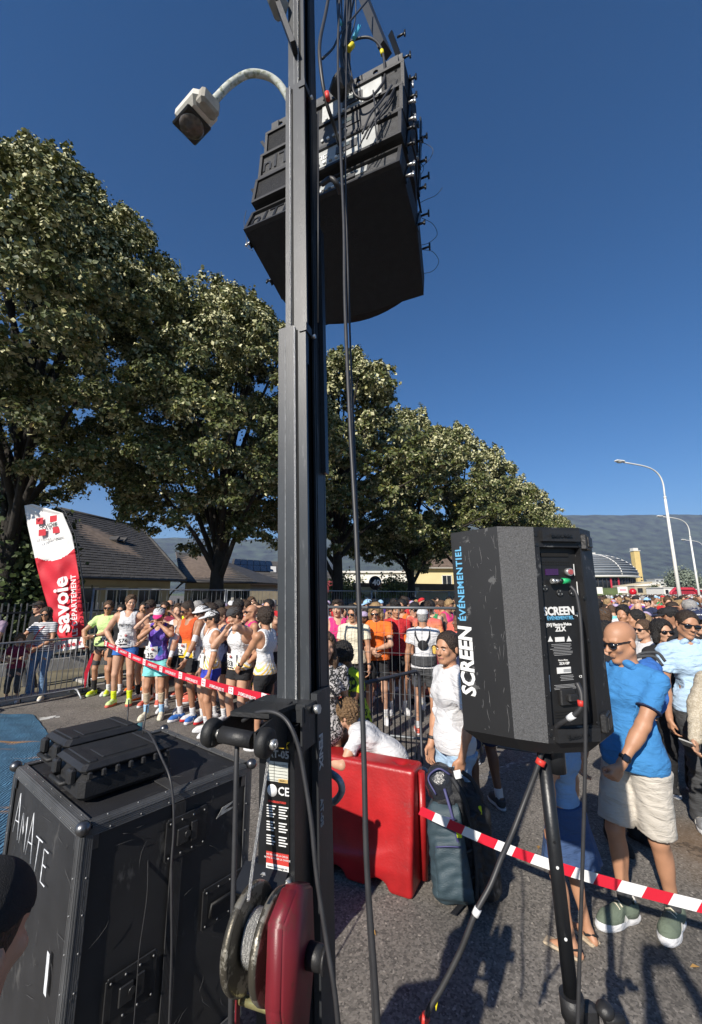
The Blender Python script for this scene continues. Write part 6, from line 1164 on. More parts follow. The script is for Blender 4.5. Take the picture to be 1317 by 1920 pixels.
def bib(B, num, parent, x=0, z=-.13, yaw=0, w_=.2, h_=.19, up='wst', y=-.155):
    o = B.wst + B.Rt @ (np.array((x, y, z + .12)) * B.sc); rt = Matrix([list(r) for r in B.Rt]) @ Matrix.Rotation(R(yaw), 3, 'Z'); e = MB(); k = 6; vs = []
    for j in (1, 0):
        for i in range(k + 1): t = (i / k - .5); vs.append(Vector(o) + rt @ V3(t * w_, .05 * t * t * 4, (j - .5) * h_))
    e.add(vs + [v + rt @ V3(0, .003, 0) for v in vs], [(i, i + 1, k + 2 + i, k + 1 + i) for i in range(k)] + [(2 * k + 2 + i, 3 * k + 3 + i, 3 * k + 4 + i, 2 * k + 3 + i) for i in range(k)]); b_ = e.build('race_bib', bibw, parent)
    fr = lambda dx, dz: frame(Vector(o) + rt @ V3(dx, -.002, dz), rt @ V3(1, 0, 0), rt @ V3(0, 0, 1))
    text(num, .1, DRK, b_, fr(0, -.035), ext=.001, bold=.0015); text('HC', .045, DRK, b_, fr(-.045, .055), ext=.001)
    g = MB(); g.lathe([(0, 0), (.022, 0), (.022, .002), (0, .002)], Vector(o) + rt @ V3(.045, -.001, .058), rt @ V3(0, -1, 0), 14); g.build('round_logo', mat('bib_logo_red', (.4, .12, .12), .6, 0, 0), b_); g = MB(); g.box(Vector(o) + rt @ V3(0, .002, -.09), (w_ * .8, .003, .014), rt); g.build('sponsor_strip', DRK, b_)
def watch(B, q, parent, m=None):
    w_, e_ = B.wri[q], B.elb[q]; u = (w_ - e_) / np.linalg.norm(w_ - e_); ring_mesh(B, w_ - u * .045, w_ - u * .022, .0335 * B.sc, .033 * B.sc, m or DRK, parent, 'watch', .006)
    side = B.Rt @ np.array((q * .7, -.7, .2)); side = side - u * (side @ u); side /= np.linalg.norm(side); c = Vector(w_ - u * .033 + side * .031); g = MB(); x, y, d = basis(side, u); g.box(c, (.036, .04, .012), Matrix((x, y, d)).transposed(), bev=.004); g.build('watch_face', SUNG, parent)
PEOPLE = []; olive = fabric('shoe_olive', (.12, .15, .11))
def person(label, pos, rz, B, skin=1, hair=None, hcol='dark brown', top=None, bot=None, sox=None, shoe=None, sole=None, cap=None, glass=False, h=.011, group=None, face=False, curl=(.5, .5), hand_d=None, hand_n=None, extra=None, feet=True, smooth=True):
    e = empty('person', (pos[0], pos[1], 0), R(rz), label, 'person', group); PEOPLE.append((pos[0], pos[1]))
    hc = HRC[hcol]; body_mesh(B, SKT[skin], e, h, curl, hand_d, hand_n, legs=True)
    if top: k = dict(top); m = k.pop('m'); k.setdefault('flare', .02); k.setdefault('h', h); top_mesh(B, CL.get(m, m) if isinstance(m, str) else m, e, **k)
    if bot: k = dict(bot); m = k.pop('m'); k.setdefault('h', h); k.setdefault('waist', (top or {}).get('hem', -.02) * B.sc + .012 if top else .07); bottom_mesh(B, CL[m] if isinstance(m, str) else m, e, **k)
    if hair: hair_mesh(B, hc, e, hair, h=max(.007, h * .8))
    if cap: k = dict(cap); m = k.pop('m'); mb = k.pop('mb', None); cap_mesh(B, CL[m] if isinstance(m, str) else m, e, mb=CL[mb] if isinstance(mb, str) else mb, h=max(.007, h * .8), **k)
    if glass: glasses(B, SUNG, e)
    if face: face_bits(B, e, hc)
    if sox: socks(B, CL[sox[0]] if isinstance(sox[0], str) else sox[0], e, sox[1], h=max(.009, h))
    if feet and shoe: shoes(B, CL[shoe] if isinstance(shoe, str) else shoe, CL[sole] if isinstance(sole, str) else (sole or WHT), e, lace=(CL['cream'] if h < .0115 else None), big=1.13 if shoe is olive else 1.0)
    if extra: extra(B, e)
    return e
def at(px, Y): p = P(px, 1113, Y); return (p.x, p.y)
def ft(px, py): p = G(px, py); return (p.x, p.y)
sing = lambda m, **k: dict(m=m, style='singlet', e=.01, **k)
tee = lambda m, **k: dict(dict(m=m, style='tee', e=.011, loose=.016, wr=.0022), **k)
sh = lambda m, L=.42, **k: dict(dict(m=m, length=L, e=.01, flare=.02), **k)
A_ = lambda *t: (lambda s: (t[0], t[1]))
orange_hem = patt('singlet_white_orange_hem', 'grad', [(.75, .38, .06), (.8, .55, .12), (.6, .6, .61), (.6, .6, .61)], (.86, 1.22), 2); NT(orange_hem)
def hatch(m):
    n = NT(m); b = n.nodes['Principled BSDF']; tc = n.nodes.new('ShaderNodeTexCoord'); mp = n.nodes.new('ShaderNodeMapping'); mp.inputs['Rotation'].default_value = (.0, .75, 0); wv = n.nodes.new('ShaderNodeTexWave'); wv.inputs['Scale'].default_value = 9; n.links.new(tc.outputs['Object'], mp.inputs[0]); n.links.new(mp.outputs[0], wv.inputs['Vector']); gt = n.nodes.new('ShaderNodeMath'); gt.operation = 'GREATER_THAN'; gt.inputs[1].default_value = .5; n.links.new(wv.outputs['Fac'], gt.inputs[0]); mx = n.nodes.new('ShaderNodeMix'); mx.data_type = 'RGBA'; n.links.new(gt.outputs[0], mx.inputs[0]); mx.inputs[6].default_value = (.7, .7, .71, 1); n.links.new(b.inputs['Base Color'].links[0].from_socket, mx.inputs[7]); n.links.new(mx.outputs[2], b.inputs['Base Color']); return m
hatch(orange_hem)
# ---- runners on the start line, left of the tower
def x1(B, e): bib(B, '374', e, .03, -.1); watch(B, 1, e)
person('runner in pale lime tee shirt and black tights leaning on barrier end', ft(187, 1303), 8, Body(1.80, head=(10, 8, 4), lean=4, arms={1: A_((-.12, -.27, 1.1), (1, .1, -.6)), -1: A_((-.27, -.24, 1.0), (-1, .3, 0))}), 2, 'short', 'brown', tee('lime', loose=.03), sh('charcoal', .86, e=.004, flare=.0), ('black', .5), 'neon yellow', 'lime', glass=True, extra=x1)
def x2(B, e):
    bib(B, '574', e, -.02, -.12); text('MOTION', .05, DRK, e, frame(B.tp(-.01, -.132, .0), (1, 0, 0), (0, .1, 1)), bold=.001)
person('tall runner in white singlet with the word MOTION and blue split shorts', ft(226, 1322), 12, Body(1.92, head=(25, 8, 0), arms={1: A_((.24, -.02, 1.0), (1, .5, 0)), -1: A_((-.2, -.05, .98), (-1, .5, 0))}), 1, 'quiff', 'brown', sing('white'), sh('blue', .3, flare=.03), ('neon yellow', .36), 'lime', 'coral', face=True, extra=x2)
gst = patt('singlet_green_band', 'grad', [(.6, .6, .61), (.6, .6, .61), (.02, .16, .08), (.02, .16, .08), (.6, .6, .61)], (1.0, 1.5), 2, [0, .42, .44, .56, .58])
person('runner in white singlet with a dark green chest band and sunglasses, number 197', ft(268, 1312), -8, Body(1.82, head=(-10, 10, 0), arms={1: A_((.2, -.15, 1.0), (1, .5, 0))}), 1, 'short', 'dark brown', sing(gst), sh('black', .4), ('black', .45), 'white', 'orange', glass=True, extra=lambda B, e: bib(B, '197', e, 0, -.04))
person('runner in yellow and black top half hidden behind tall man in white singlet', ft(256, 1296), 0, Body(1.76, arms={1: ARM_HIP}), 2, 'short', 'black', sing('yellow'), sh('black', .5), ('black', .3), 'orange', 'white')
pur = patt('purple_blue_print', 'blotch', [(.1, .04, .33), (.2, .12, .55), (.03, .1, .3)], 9, .35, .47)
def x4(B, e):
    bib(B, '35', e, -.08, -.12, -10)
    watch(B, -1, e)
    for q in (1, -1): n, a = B.kne[q], B.ank[q]; ring_mesh(B, a + (n - a) * .42, a + (n - a) * .8, .046, .054, CL['beige'], e, 'calf_sleeve', .01)
person('runner in purple singlet hiding his face with one hand under a white pink-peaked cap', ft(287, 1347), 5, Body(1.74, lean=10, head=(8, 22, 0), arms={-1: A_((-.0, -.27, 1.45), (-.6, -.6, -.7)), 1: A_((.08, -.3, 1.48), (.9, -.2, -.7))}), 2, 'short', 'dark brown', sing(pur), sh('turquoise', .62, flare=.035, e=.015), (CL['sky blue'], .34), 'cream', 'cream', cap=dict(m='white', mb='pink'), extra=x4, curl=(.7, .7))
og = patt('singlet_orange_yellow', 'grad', [(.75, .5, .03), (.78, .3, .03), (.72, .1, .02), (.7, .09, .02)], (.98, 1.4), 2)
def x5(B, e):
    bib(B, '62', e, -.05, -.12, 0, .17, .17)
    for q in (1, -1):
        w_, n_, s_ = B.wri[q], B.elb[q], B.sh[q]; S = SDF(np.minimum(np.minimum(w_, n_), s_) - .09, np.maximum(np.maximum(w_, n_), s_) + .09, .01); m_ = s_ + (n_ - s_) * .5; S.cap(m_, n_, .05, .042, .02); S.cap(n_, w_, .042, .029, .02); u = (n_ - s_) / np.linalg.norm(n_ - s_); S.plane(m_, -u); S.obj('arm_sleeve', CL['white'], e)
    watch(B, 1, e); g = MB(); g.lathe([(.155, -.02), (.16, 0), (.155, .02)], (B.wst + np.array((0, 0, -.02))), (0, 0, 1), 24)
person('runner in orange yellow singlet with white arm sleeves looking down', ft(347, 1352), -22, Body(1.84, lean=5, head=(-25, 22, 0), arms={1: A_((.15, -.25, .88), (.8, .6, 0)), -1: A_((-.12, -.27, .9), (-.8, .6, 0))}), 3, 'buzz', 'dark brown', sing(og), sh('black', .5, flare=.03), ('white', .3), 'blue', 'white', glass=True, extra=x5)
def x6(B, e): bib(B, '43', e, .0, -.14); text('FJORD', .06, CL['sky blue'], e, frame(B.tp(0, -.13, -.06), (1, 0, 0), (0, 0, 1)), bold=.002); text('RACE', .06, CL['sky blue'], e, frame(B.tp(0, -.13, -.13), (1, 0, 0), (0, 0, 1)), bold=.002)
person('runner in a white bucket cap behind the white-capped runner, number 43', ft(368, 1352), -30, Body(1.76, head=(-15, 12, 0)), 1, 'short', 'dark brown', sing('white'), sh('charcoal', .5), ('white', .3), 'white', 'red', cap=dict(m='white', bucket=True), glass=True, extra=x6)
def x7(B, e):
    bib(B, '74', e, -.05, -.14, -15); text('eml', .095, DRK, e, frame(B.tp(-.05, -.137, -.06), (1, .1, 0), (0, 0, 1)), bold=.003); n, s_ = B.elb[1], B.sh[1]; ring_mesh(B, s_ + (n - s_) * .72, s_ + (n - s_) * .82, .047, .045, CL['white'], e, 'arm_band', .008)
person('runner in white cap and bright blue shorts turned left, number 74', ft(388, 1376), -58, Body(1.70, head=(-8, 12, 0), arms={1: A_((.26, -.1, .8), (.6, 1, 0)), -1: A_((-.2, -.12, .8), (-.6, 1, 0))}), 2, 'short', 'black', sing(orange_hem), sh('royal blue', .36, flare=.03), ('white', .35), 'white', 'white', cap=dict(m='white'), glass=True, extra=x7)
def x8(B, e): bib(B, '433', e, -.05, -.12, -10); watch(B, 1, e)
person('runner in backward grey cap gripping his neck with both hands, number 433', ft(443, 1388), -30, Body(1.78, lean=8, head=(-30, 22, 0), arms={1: A_((.1, -.1, 1.5), (.9, -.7, -.6)), -1: A_((-.1, -.2, 1.42), (-.5, -.7, -1))}), 1, 'short', 'dark brown', sing(orange_hem), sh('black', .32, flare=.03), ('white', .1), 'grey', 'white', cap=dict(m='charcoal', back=True, brim=False), extra=x8)
person('runner with dark tousled hair seen from behind holding the red tape beside the mast', ft(492, 1402), -112, Body(1.74, lean=3, head=(-25, 0, 0), arms={1: A_((.08, -.36, .98), (1, .5, -.3)), -1: A_((-.08, -.36, .98), (-1, .5, -.3))}), 2, 'mop', 'dark brown', sing(orange_hem, scoop=-.02), sh('black', .95, e=.005, flare=0), ('black', .3), 'charcoal', 'white', extra=lambda B, e: watch(B, 1, e))
# second and third rows behind them
rows = [((300, 7.9), 'woman lifting a white cap off her head with both hands', 10, 'bun', 'brown', 'white', dict(arms={1: ARM_UP, -1: ARM_UP}, female=True), 0, 1.70, None, False),
 ((357, 8.6), 'man in neon yellow tee with sunglasses behind the orange runner', -20, 'short', 'black', 'neon yellow', {}, 3, 1.80, None, True), ((372, 8.2), 'grey haired man in profile behind the runner in the white cap', -75, 'short', 'grey', 'coral', {}, 2, 1.80, None, False), ((388, 8.9), 'runner in dark cap and blue mirrored sunglasses facing the camera', 0, 'short', 'black', 'navy', {}, 2, 1.83, dict(m='black'), True),
 ((398, 7.1), 'runner with dark hair and sunglasses in navy singlet facing left', -60, 'quiff', 'dark brown', 'navy', {}, 2, 1.78, None, True), ((412, 8.1), 'shirtless looking runner in pale singlet seen from behind his dark hair', -100, 'short', 'black', 'white', {}, 2, 1.82, None, False), ((422, 7.0), 'woman with tied brown hair looking down in navy and white singlet', -35, 'bun', 'brown', 'navy', dict(female=True, head=(-10, 20, 0)), 1, 1.72, None, False),
 ((430, 8.6), 'woman with brown ponytail behind the tied haired woman', -130, 'pony', 'brown', 'white', dict(female=True), 1, 1.70, None, False), ((448, 7.9), 'runner with black curly hair turned away in coral tee', -150, 'curly', 'black', 'coral', {}, 3, 1.82, None, False), ((474, 7.2), 'bald runner with dark sunglasses beside the tousled runner', -60, None, 'black', 'pink', {}, 2, 1.76, None, True),
 ((505, 7.6), 'runner raising both arms beside the mast in a cream singlet', -20, 'short', 'black', 'cream', dict(arms={1: ARM_UP, -1: ARM_UP}), 1, 1.84, None, True), ((338, 7.5), 'man with brown fringe scratching his head behind the purple runner', -10, 'quiff', 'brown', 'white', dict(arms={1: ARM_UP}), 1, 1.76, None, False), ((312, 8.4), 'dark haired man with sunglasses third row behind the purple runner', 0, 'short', 'dark brown', 'maroon', {}, 2, 1.78, None, True),
 ((232, 8.7), 'man in black behind the lime and white runners', 0, 'short', 'black', 'black', {}, 2, 1.72, None, True), ((462, 8.9), 'man with brown hair and a sky blue headband at the fence', -40, 'quiff', 'brown', 'sky blue', {}, 1, 1.80, None, False), ((494, 8.7), 'woman in turquoise top near the fence by the mast', -60, 'long', 'brown', 'turquoise', dict(female=True), 1, 1.7, None, True), ((412, 9.4), 'man in grey tee right at the rear fence', -30, 'buzz', 'black', 'grey', {}, 2, 1.8, None, False)]
for (px, Yd), l, rz, hs_, hc_, top_, kw, sk, H_, cp, gl in rows:
    person(l, at(px, Yd), rz, Body(H_, build=.9 + (px * 7 % 20) / 100, **kw), sk, hs_, hc_, sing(top_) if top_ not in ('neon yellow', 'coral', 'maroon', 'grey', 'black') else tee(top_), sh('black', .45), ('black' if px % 2 else 'white', .32), 'coral' if px % 3 == 0 else 'white', 'white', cap=cp, glass=gl, h=.014)
# ---- spectators at the left barrier
st_ = patt('breton_stripes', 'stripes', [(.6, .6, .61), (.03, .035, .06)], 26, 2, [0, .62])
def xw(B, e):
    g = MB(); g.tube(bez([B.tp(.12, .03, .2), B.tp(0, -.15, .05), B.tp(-.14, -.15, -.25)], 5), .008, 6); st2 = g.build('bag_strap', CL['red'], e); S = SDF((-.35, -.42, .78), (.2, -.02, 1.12), .011); S.ell((-.13, -.2, .93), (.14, .06, .09), .02); S.noise(.004, .07, 2); S.obj('shoulder_bag', CL['coral'], e)
person('woman with long dark hair in striped tee with a coral red shoulder bag', ft(66, 1312), 6, Body(1.68, female=True, head=(8, 10, 0), arms={1: A_((.05, -.22, 1.0), (1, .2, -.4)), -1: A_((-.2, -.22, 1.05), (-1, .3, 0))}), 2, 'long', 'dark brown', tee(st_), dict(m='denim', length=1.95, e=.012, flare=.02), None, 'cream', 'white', glass=True, extra=xw)
person('man in black cap and dark shirt standing behind the striped woman', at(78, 9.0), -30, Body(1.78), 1, 'short', 'brown', tee('black'), dict(m='charcoal', length=1.95), None, 'black', 'white', cap=dict(m='black'), h=.014)
person('small child with curly light brown hair in dark red tee behind the barrier', ft(20, 1319), 20, Body(1.18, head=(20, 12, 0), arms={1: A_((.02, -.26, 1.18), (1, 0, -.6)), -1: A_((-.1, -.22, 1.1), (-1, 0, -.6))}), 1, 'curly', 'light brown', tee('maroon'), dict(m='charcoal', length=1.4), None, 'white', 'grey')
person('person in pink white cap and mauve tee at the left edge by the barrier', at(-10, 7.6), 30, Body(1.76, arms={1: ARM_FRONT}), 1, 'short', 'brown', tee('mauve'), dict(m='stone', length=1.9), None, 'white', 'white', cap=dict(m='white', mb='pink'))
# ---- behind the near mesh fence, centre
def xp(B, e): bib(B, '488', e, -.02, -.13); text('THERAS', .065, DRK, e, frame(B.tp(0, -.137, -.1), (1, 0, 0), (0, 0, 1)), bold=.002)
person('tall runner in magenta pink singlet beside the leaning fence post, number 488', at(634, 6.9), 8, Body(1.84, head=(-20, 8, 0), arms={-1: A_((-.25, .02, .95), (-1, .6, 0))}), 1, 'quiff', 'dark brown', sing('pink'), sh('black', .5), ('white', .3), 'white', 'white', face=True, extra=xp)
def strap(B, e): g = MB(); g.tube(bez([B.tp(.13, .1, .12), B.tp(.135, -.02, .215), B.tp(.12, -.14, .1), B.tp(.1, -.15, -.1)], 5), .014, 6); g.build('shoulder_strap', CL['grey'], e)
person('man in cream tee and sunglasses with a grey shoulder strap behind the cables', at(664, 6.7), -10, Body(1.76, head=(-20, 8, 0), arms={1: A_((.25, -.1, .85), (.6, 1, 0))}), 2, 'quiff', 'black', tee('cream', loose=.03), sh('black', .8), ('white', .3), 'white', 'white', glass=True, extra=lambda B, e: (strap(B, e), watch(B, 1, e)))
person('man with long blond hair and sunglasses in bright orange tee', at(706, 6.9), -8, Body(1.80, head=(-8, 22, 0), lean=4, arms={1: A_((.0, -.25, 1.08), (1, .2, -.4)), -1: A_((-.06, -.24, 1.04), (-1, .2, -.4))}), 1, 'bob', 'blond', tee('orange', loose=.02), sh('black', .7), ('white', .3), 'white', 'white', glass=True)
def xv(B, e):
    for q in (1, -1): g = MB(); g.tube(bez([B.tp(q * .1, -.1, .1), B.tp(q * .1, .02, .22), B.tp(q * .1, .13, .1), B.tp(q * .03, .15, -.02)], 5), .011, 6); g.build('vest_strap', CL['black'], e)
    S = SDF(B.tp(-.12, .1, -.14), B.tp(.12, .2, .1), .01); S.ell(B.tp(0, .13, -.03), (.075, .035, .07), .01); S.obj('vest_pouch', CL['black'], e); ring_mesh(B, B.pel + np.array((0, 0, .02)), B.pel + np.array((0, 0, .15)), .19, .185, CL['charcoal'], e, 'waist_pack', .012)
person('man seen from behind in white cap and white tee with black running vest', ft(800, 1376), 165, Body(1.72), 2, 'buzz', 'grey', tee('white'), sh('charcoal', .6), ('white', .22), 'coral', 'white', cap=dict(m='white'), extra=xv)
person('man in coral and yellow tee with sunglasses facing the man in white cap', at(800, 7.6), -15, Body(1.80, head=(-10, 20, 0), lean=6), 1, 'curly', 'dark brown', tee(patt('tee_coral_yellow', 'grad', [(.72, .5, .1), (.7, .3, .12), (.6, .12, .1)], (1.15, 1.5), 2)), sh('maroon', .7), ('white', .3), 'white', 'white', glass=True)
person('dark haired bearded man peering between orange tee and white cap', at(742, 7.4), 5, Body(1.80, head=(0, 10, 0)), 2, 'quiff', 'black', tee('red'), sh('black', .6), ('white', .3), 'white', 'white', face=True)
person('man with brown skin and cropped hair in profile close to the loudspeaker', at(862, 5.4), -80, Body(1.72), 4, 'buzz', 'black', tee('white'), dict(m='charcoal', length=1.9), None, 'white', 'white')
def boyx(B, e): watch(B, -1, e)
ylg = patt('yellow_dark_print', 'blotch', [(.5, .6, .03), (.03, .04, .02), (.5, .6, .03)], 14, 2, .5)
person('boy with dark hair in yellow and black print shirt leaning over the grey barrier', at(668, 4.15), -62, Body(1.50, lean=14, head=(-5, 18, 0), arms={-1: A_((-.1, -.3, 1.4), (-.4, -.4, -1)), 1: A_((.1, -.34, 1.1), (1, 0, -.6))}), 4, 'mop', 'black', tee(ylg), sh('black', .8), ('white', .3), 'white', 'white', h=.01)
def xb(B, e): pass
person('boy with curly light brown hair in white tee resting his arms on the red barrier', at(664, 3.74), -95, Body(1.40, lean=62, head=(-10, -26, 0), hips=(0, .32, .6), arms={1: A_((.22, -.3, .84), (.8, .2, -.5)), -1: A_((-.12, -.36, .82), (-1, .2, -.4))}, feet={1: (.12, .55, 0), -1: (-.12, .3, 0)}), 1, 'curly', 'light brown', tee('white', e=.016), sh('navy', .8), ('white', .3), 'white', 'white', h=.01)
zeb = patt('black_white_scrawl_print', 'blotch', [(.55, .52, .5), (.03, .03, .03), (.55, .52, .5), (.03, .03, .03)], 30, 2, .44)
def xz(B, e): g = MB(); g.tube(bez([B.tp(-.1, -.1, .15), B.tp(.05, -.16, 0), B.tp(.2, -.1, -.25)], 5), .009, 6); g.build('bag_strap', CL['black'], e)
person('woman in black and white scrawl print dress half hidden by the mast', at(606, 3.75), 20, Body(1.62, female=True, lean=8), 1, 'long', 'brown', tee(zeb, hem=-.25, flare=.05), dict(m=zeb, length=.9, e=.03, flare=.04, name='skirt'), None, 'black', 'white', extra=xz, h=.012)
# ---- woman in white tee
def xt(B, e): watch(B, -1, e)
person('woman with slicked back dark hair in loose white tee and pale jeans', at(840, 3.42), -74, Body(1.64, hsz=1.06, female=True, lean=2, side=0, head=(22, 2, 0), arms={-1: A_((-.12, -.15, .86), (-1, .6, -.2)), 1: A_((.22, -.06, .88), (1, .6, -.1))}), 2, 'bun', 'dark brown', tee('white', e=.013, loose=.02, wr=.002, sleeve=.72, wl=.07, hem=-.08), dict(m='light denim', length=1.98, e=.018, flare=.03, wr=.004), None, 'white', 'white', face=True, h=.0085, extra=xt)
person('man in navy shorts mostly hidden behind the loudspeaker and the woman in white', at(892, 4.3), 200, Body(1.74), 4, 'short', 'black', tee('navy'), sh('navy', .9), ('white', .2), 'charcoal', 'white', h=.014)
# ---- bald man
def xbald(B, e):
    watch(B, 1, e)
    # collar and sleeve trim
    for q in (1, -1):
        S = SDF(B.nck - .14, B.nck + .14, .008); S.ell(B.nck + B.Rt @ np.array((q * .04, -.045, .0)), (.055, .05, .03), .01, rotm(-25, q * 30, 0)); S.cap(B.nck, B.hd, .055, .05, 0, True); S.obj('collar', CL['polo'], e)
        a, n = B.sh[q], B.elb[q]; ring_mesh(B, a + (n - a) * .62, a + (n - a) * .655, .0705, .069, CL['navy'], e, 'sleeve_trim', .007)
    S = SDF((-.02, -.09, 1.15), (.02, -.09, 1.16), .02)
CL['polo'] = fabric('cloth_polo_blue', (.04, .2, .46))
person('bald man with dark sunglasses in bright blue polo shirt and stone shorts', (1.80, 2.90), -66, Body(1.76, build=.99, hsz=1.08, lean=-5, head=(-12, 16, 0), arms={1: A_((.1, -.34, .88), (1, .6, 0)), -1: A_((-.22, -.2, .85), (-1, .5, 0))}, feet={1: (.05, .1, 0, 16), -1: (-.1, -.12, 0, -6)}), 2, None, 'brown', dict(m='polo', style='polo', e=.008, sleeve=.62, loose=.01, wr=.002, wl=.06, hem=-.06, flare=.03), dict(m='stone', length=.9, e=.014, flare=.03, wr=.002), ('charcoal', .26), olive, 'white', glass=True, h=.0085, extra=xbald, curl=(1.1, .6))
# backpack he carries
def sdf_thing(name, label, cat, lo, hi, h, fn, m, loc, rz=0): S = SDF(lo, hi, h); fn(S); o = S.obj(name, m); o.location = loc; o.rotation_euler.z = R(rz); return tag(o, label, cat)
def packfn(S): S.cap((-.1, 0, .1), (-.1, 0, .3), .09, .08, .05); S.cap((.1, 0, .1), (.1, 0, .3), .09, .08, .05); S.ell((0, -.05, .14), (.13, .07, .11), .03); S.noise(.006, .07, 3)
bp0 = P(1222, 1285, 3.12); bpk = empty('backpack', (bp0.x + .06, bp0.y + .1, bp0.z - .22), R(-130), 'blue and black backpack on the back of the bald man', 'backpack'); S = SDF((-.22, -.16, -.02), (.22, .12, .44), .01); packfn(S); S.obj('pack_body', CL['blue'], bpk); S = SDF((-.14, -.2, -.02), (.14, .0, .3), .01); S.ell((0, -.12, .13), (.11, .045, .1), .01); S.noise(.006, .06, 2); S.obj('front_pocket', CL['black'], bpk)
for x_ in (-.12, .12): g = MB(); g.tube(bez([(x_, .1, .36), (x_ * 1.05, .05, .42), (x_, -.08, .38), (x_, -.15, .2)], 5), .011, 6); g.build('strap', CL['charcoal'], bpk)
g = MB(); g.bar((.09, -.17, .05), (.09, -.17, .26), .012, .01); g.build('yellow_piping', CL['neon yellow'], bpk)
# ---- little girl under the loudspeaker
def xgirl(B, e):
    S = SDF((-.4, -.4, .3), (.4, .4, .86), .01); c = B.pel
    for i in range(18):
        a = i * 2 * math.pi / 18; r0, r1 = .08, .15 + .012 * math.cos(3 * a); S.cap((c[0] + r0 * math.cos(a), c[1] + r0 * math.sin(a) * .8, c[2] + .03), (c[0] + r1 * math.cos(a), c[1] + r1 * math.sin(a) * .85, c[2] - .25), .03, .03, .02)
    S.ell((c[0], c[1], c[2] - .02), (.12, .1, .1), .03); S.plane((0, 0, c[2] - .25), (0, 0, -1)); S.plane((0, 0, c[2] + .05), (0, 0, 1)); S.obj('skirt', CL['navy denim'], e)
    for q in (1, -1): g = MB(); g.tube(bez([B.tp(q * .07, -.1, .1), B.tp(q * .075, .0, .2), B.tp(q * .06, .09, .12)], 5), .007, 6); g.build('shoulder_strap', CL['sky denim'], e); a = B.ank[q]; g = MB(); g.tube([(a[0] - .035, a[1], a[2] - .02), (a[0], a[1] - .04, a[2] - .02), (a[0] + .035, a[1], a[2] - .02), (a[0], a[1] + .045, a[2] - .015)], .007, 6, closed=True); g.build('sandal_strap', CL['black'], e); g = MB(); f = rotm(0, 0, B.fy[q]); p = a + f @ np.array((0, -.05, 0)); g.box((p[0], p[1], .008), (.075, .2, .016), Matrix.Rotation(R(B.fy[q]), 3, 'Z'), bev=.007); g.build('sandal_sole', CL['beige'], e)
CL['sky denim'] = fabric('cloth_sky_denim', (.2, .33, .52)); CL['navy denim'] = fabric('cloth_navy_denim', (.035, .07, .16))
person('girl with brown ponytail in pale blue strap top and navy skirt under the loudspeaker', ft(1083, 1772), -145, Body(1.27, female=True, build=.82, head=(25, 5, 0), arms={-1: A_((-.2, -.05, .82), (-.5, 1, 0)), 1: A_((.2, -.03, .82), (.5, 1, 0))}), 2, 'pony', 'dark brown', dict(m='sky denim', style='tank', e=.008, hem=.02, flare=0, wr=.002), None, h=.009, extra=xgirl, feet=False)
# ---- right hand group
def xpol(B, e):
    for q in (1, -1): S = SDF(B.nck - .14, B.nck + .14, .009); S.ell(B.nck + B.Rt @ np.array((q * .035, -.045, .0)), (.05, .05, .028), .01, rotm(-25, q * 30, 0)); S.cap(B.nck, B.hd, .055, .05, 0, True); S.obj('collar', CL['sky polo'], e)
CL['sky polo'] = fabric('cloth_sky_polo', (.4, .55, .72))
person('man with receding hair and mirrored sunglasses in pale blue polo shirt', at(1283, 3.95), -14, Body(1.80, build=1.06, head=(0, 10, 10), side=-4, arms={1: A_((.24, -.3, .86), (.8, .5, 0)), -1: A_((-.26, -.02, .82), (-1, .5, 0))}), 2, 'buzz', 'dark brown', dict(m='sky polo', style='polo', e=.01, sleeve=.6, loose=.022, wr=.0035), dict(m='charcoal', length=1.97, e=.014, flare=.01, wr=.005), None, 'grey', 'white', glass=True, h=.0095, extra=xpol)
def xnavy(B, e):
    S = SDF(B.wst - .32, B.nck + .3, .012); B.torso(S, .03, .05)
    for q in (1, -1): S.cap(B.sh[q], B.elb[q], .075, .065, .03); S.cap(B.elb[q], B.wri[q], .062, .05, .02)
    S.ell(B.tp(0, -.17, .05), (.06, .12, .4), 0, B.Rt, True); S.plane(B.pel - np.array((0, 0, .08)), (0, 0, -1)); S.cap(B.nck, B.hd, .075, .07, 0, True); S.noise(.004, .09, 6); S.obj('jacket', CL['black'], e); text('race team', .02, whitep, e, frame(B.hp(0, -.1, .075), B.Rh @ np.array((1, 0, 0)), B.Rh @ np.array((0, .25, 1))), bold=.0006)
person('older man in navy cap and black jacket over a pale shirt', at(1298, 4.35), -20, Body(1.80, head=(0, 5, 0)), 1, 'short', 'grey', tee('sky polo'), dict(m='charcoal', length=1.97), None, 'white', 'white', cap=dict(m='navy'), glass=True, h=.011, extra=xnavy)
def xlady(B, e):
    ph = B.wri[-1] + np.array((.0, -.09, -.02)); g = MB(); rt = Matrix.Rotation(-.5, 3, 'X') @ Matrix.Rotation(.4, 3, 'Z'); g.box(ph, (.08, .16, .01), rt, bev=.003); f_ = g.build('phone', mat('phone_case', (.35, .35, .34), .4), None); f_.matrix_world = e.matrix_world if False else Matrix.Identity(4); f_.location = e.location; f_.rotation_euler = e.rotation_euler; tag(f_, 'dark phone held low in the hand of the grey haired woman', 'phone'); g = MB(); g.box(Vector(ph) + rt @ V3(0, 0, .0056), (.072, .148, .001), rt); g.build('screen', SUNG, f_)
lace = patt('cream_lace', 'blotch', [(.48, .43, .34), (.36, .31, .23), (.48, .43, .34)], 70, 2, .47)
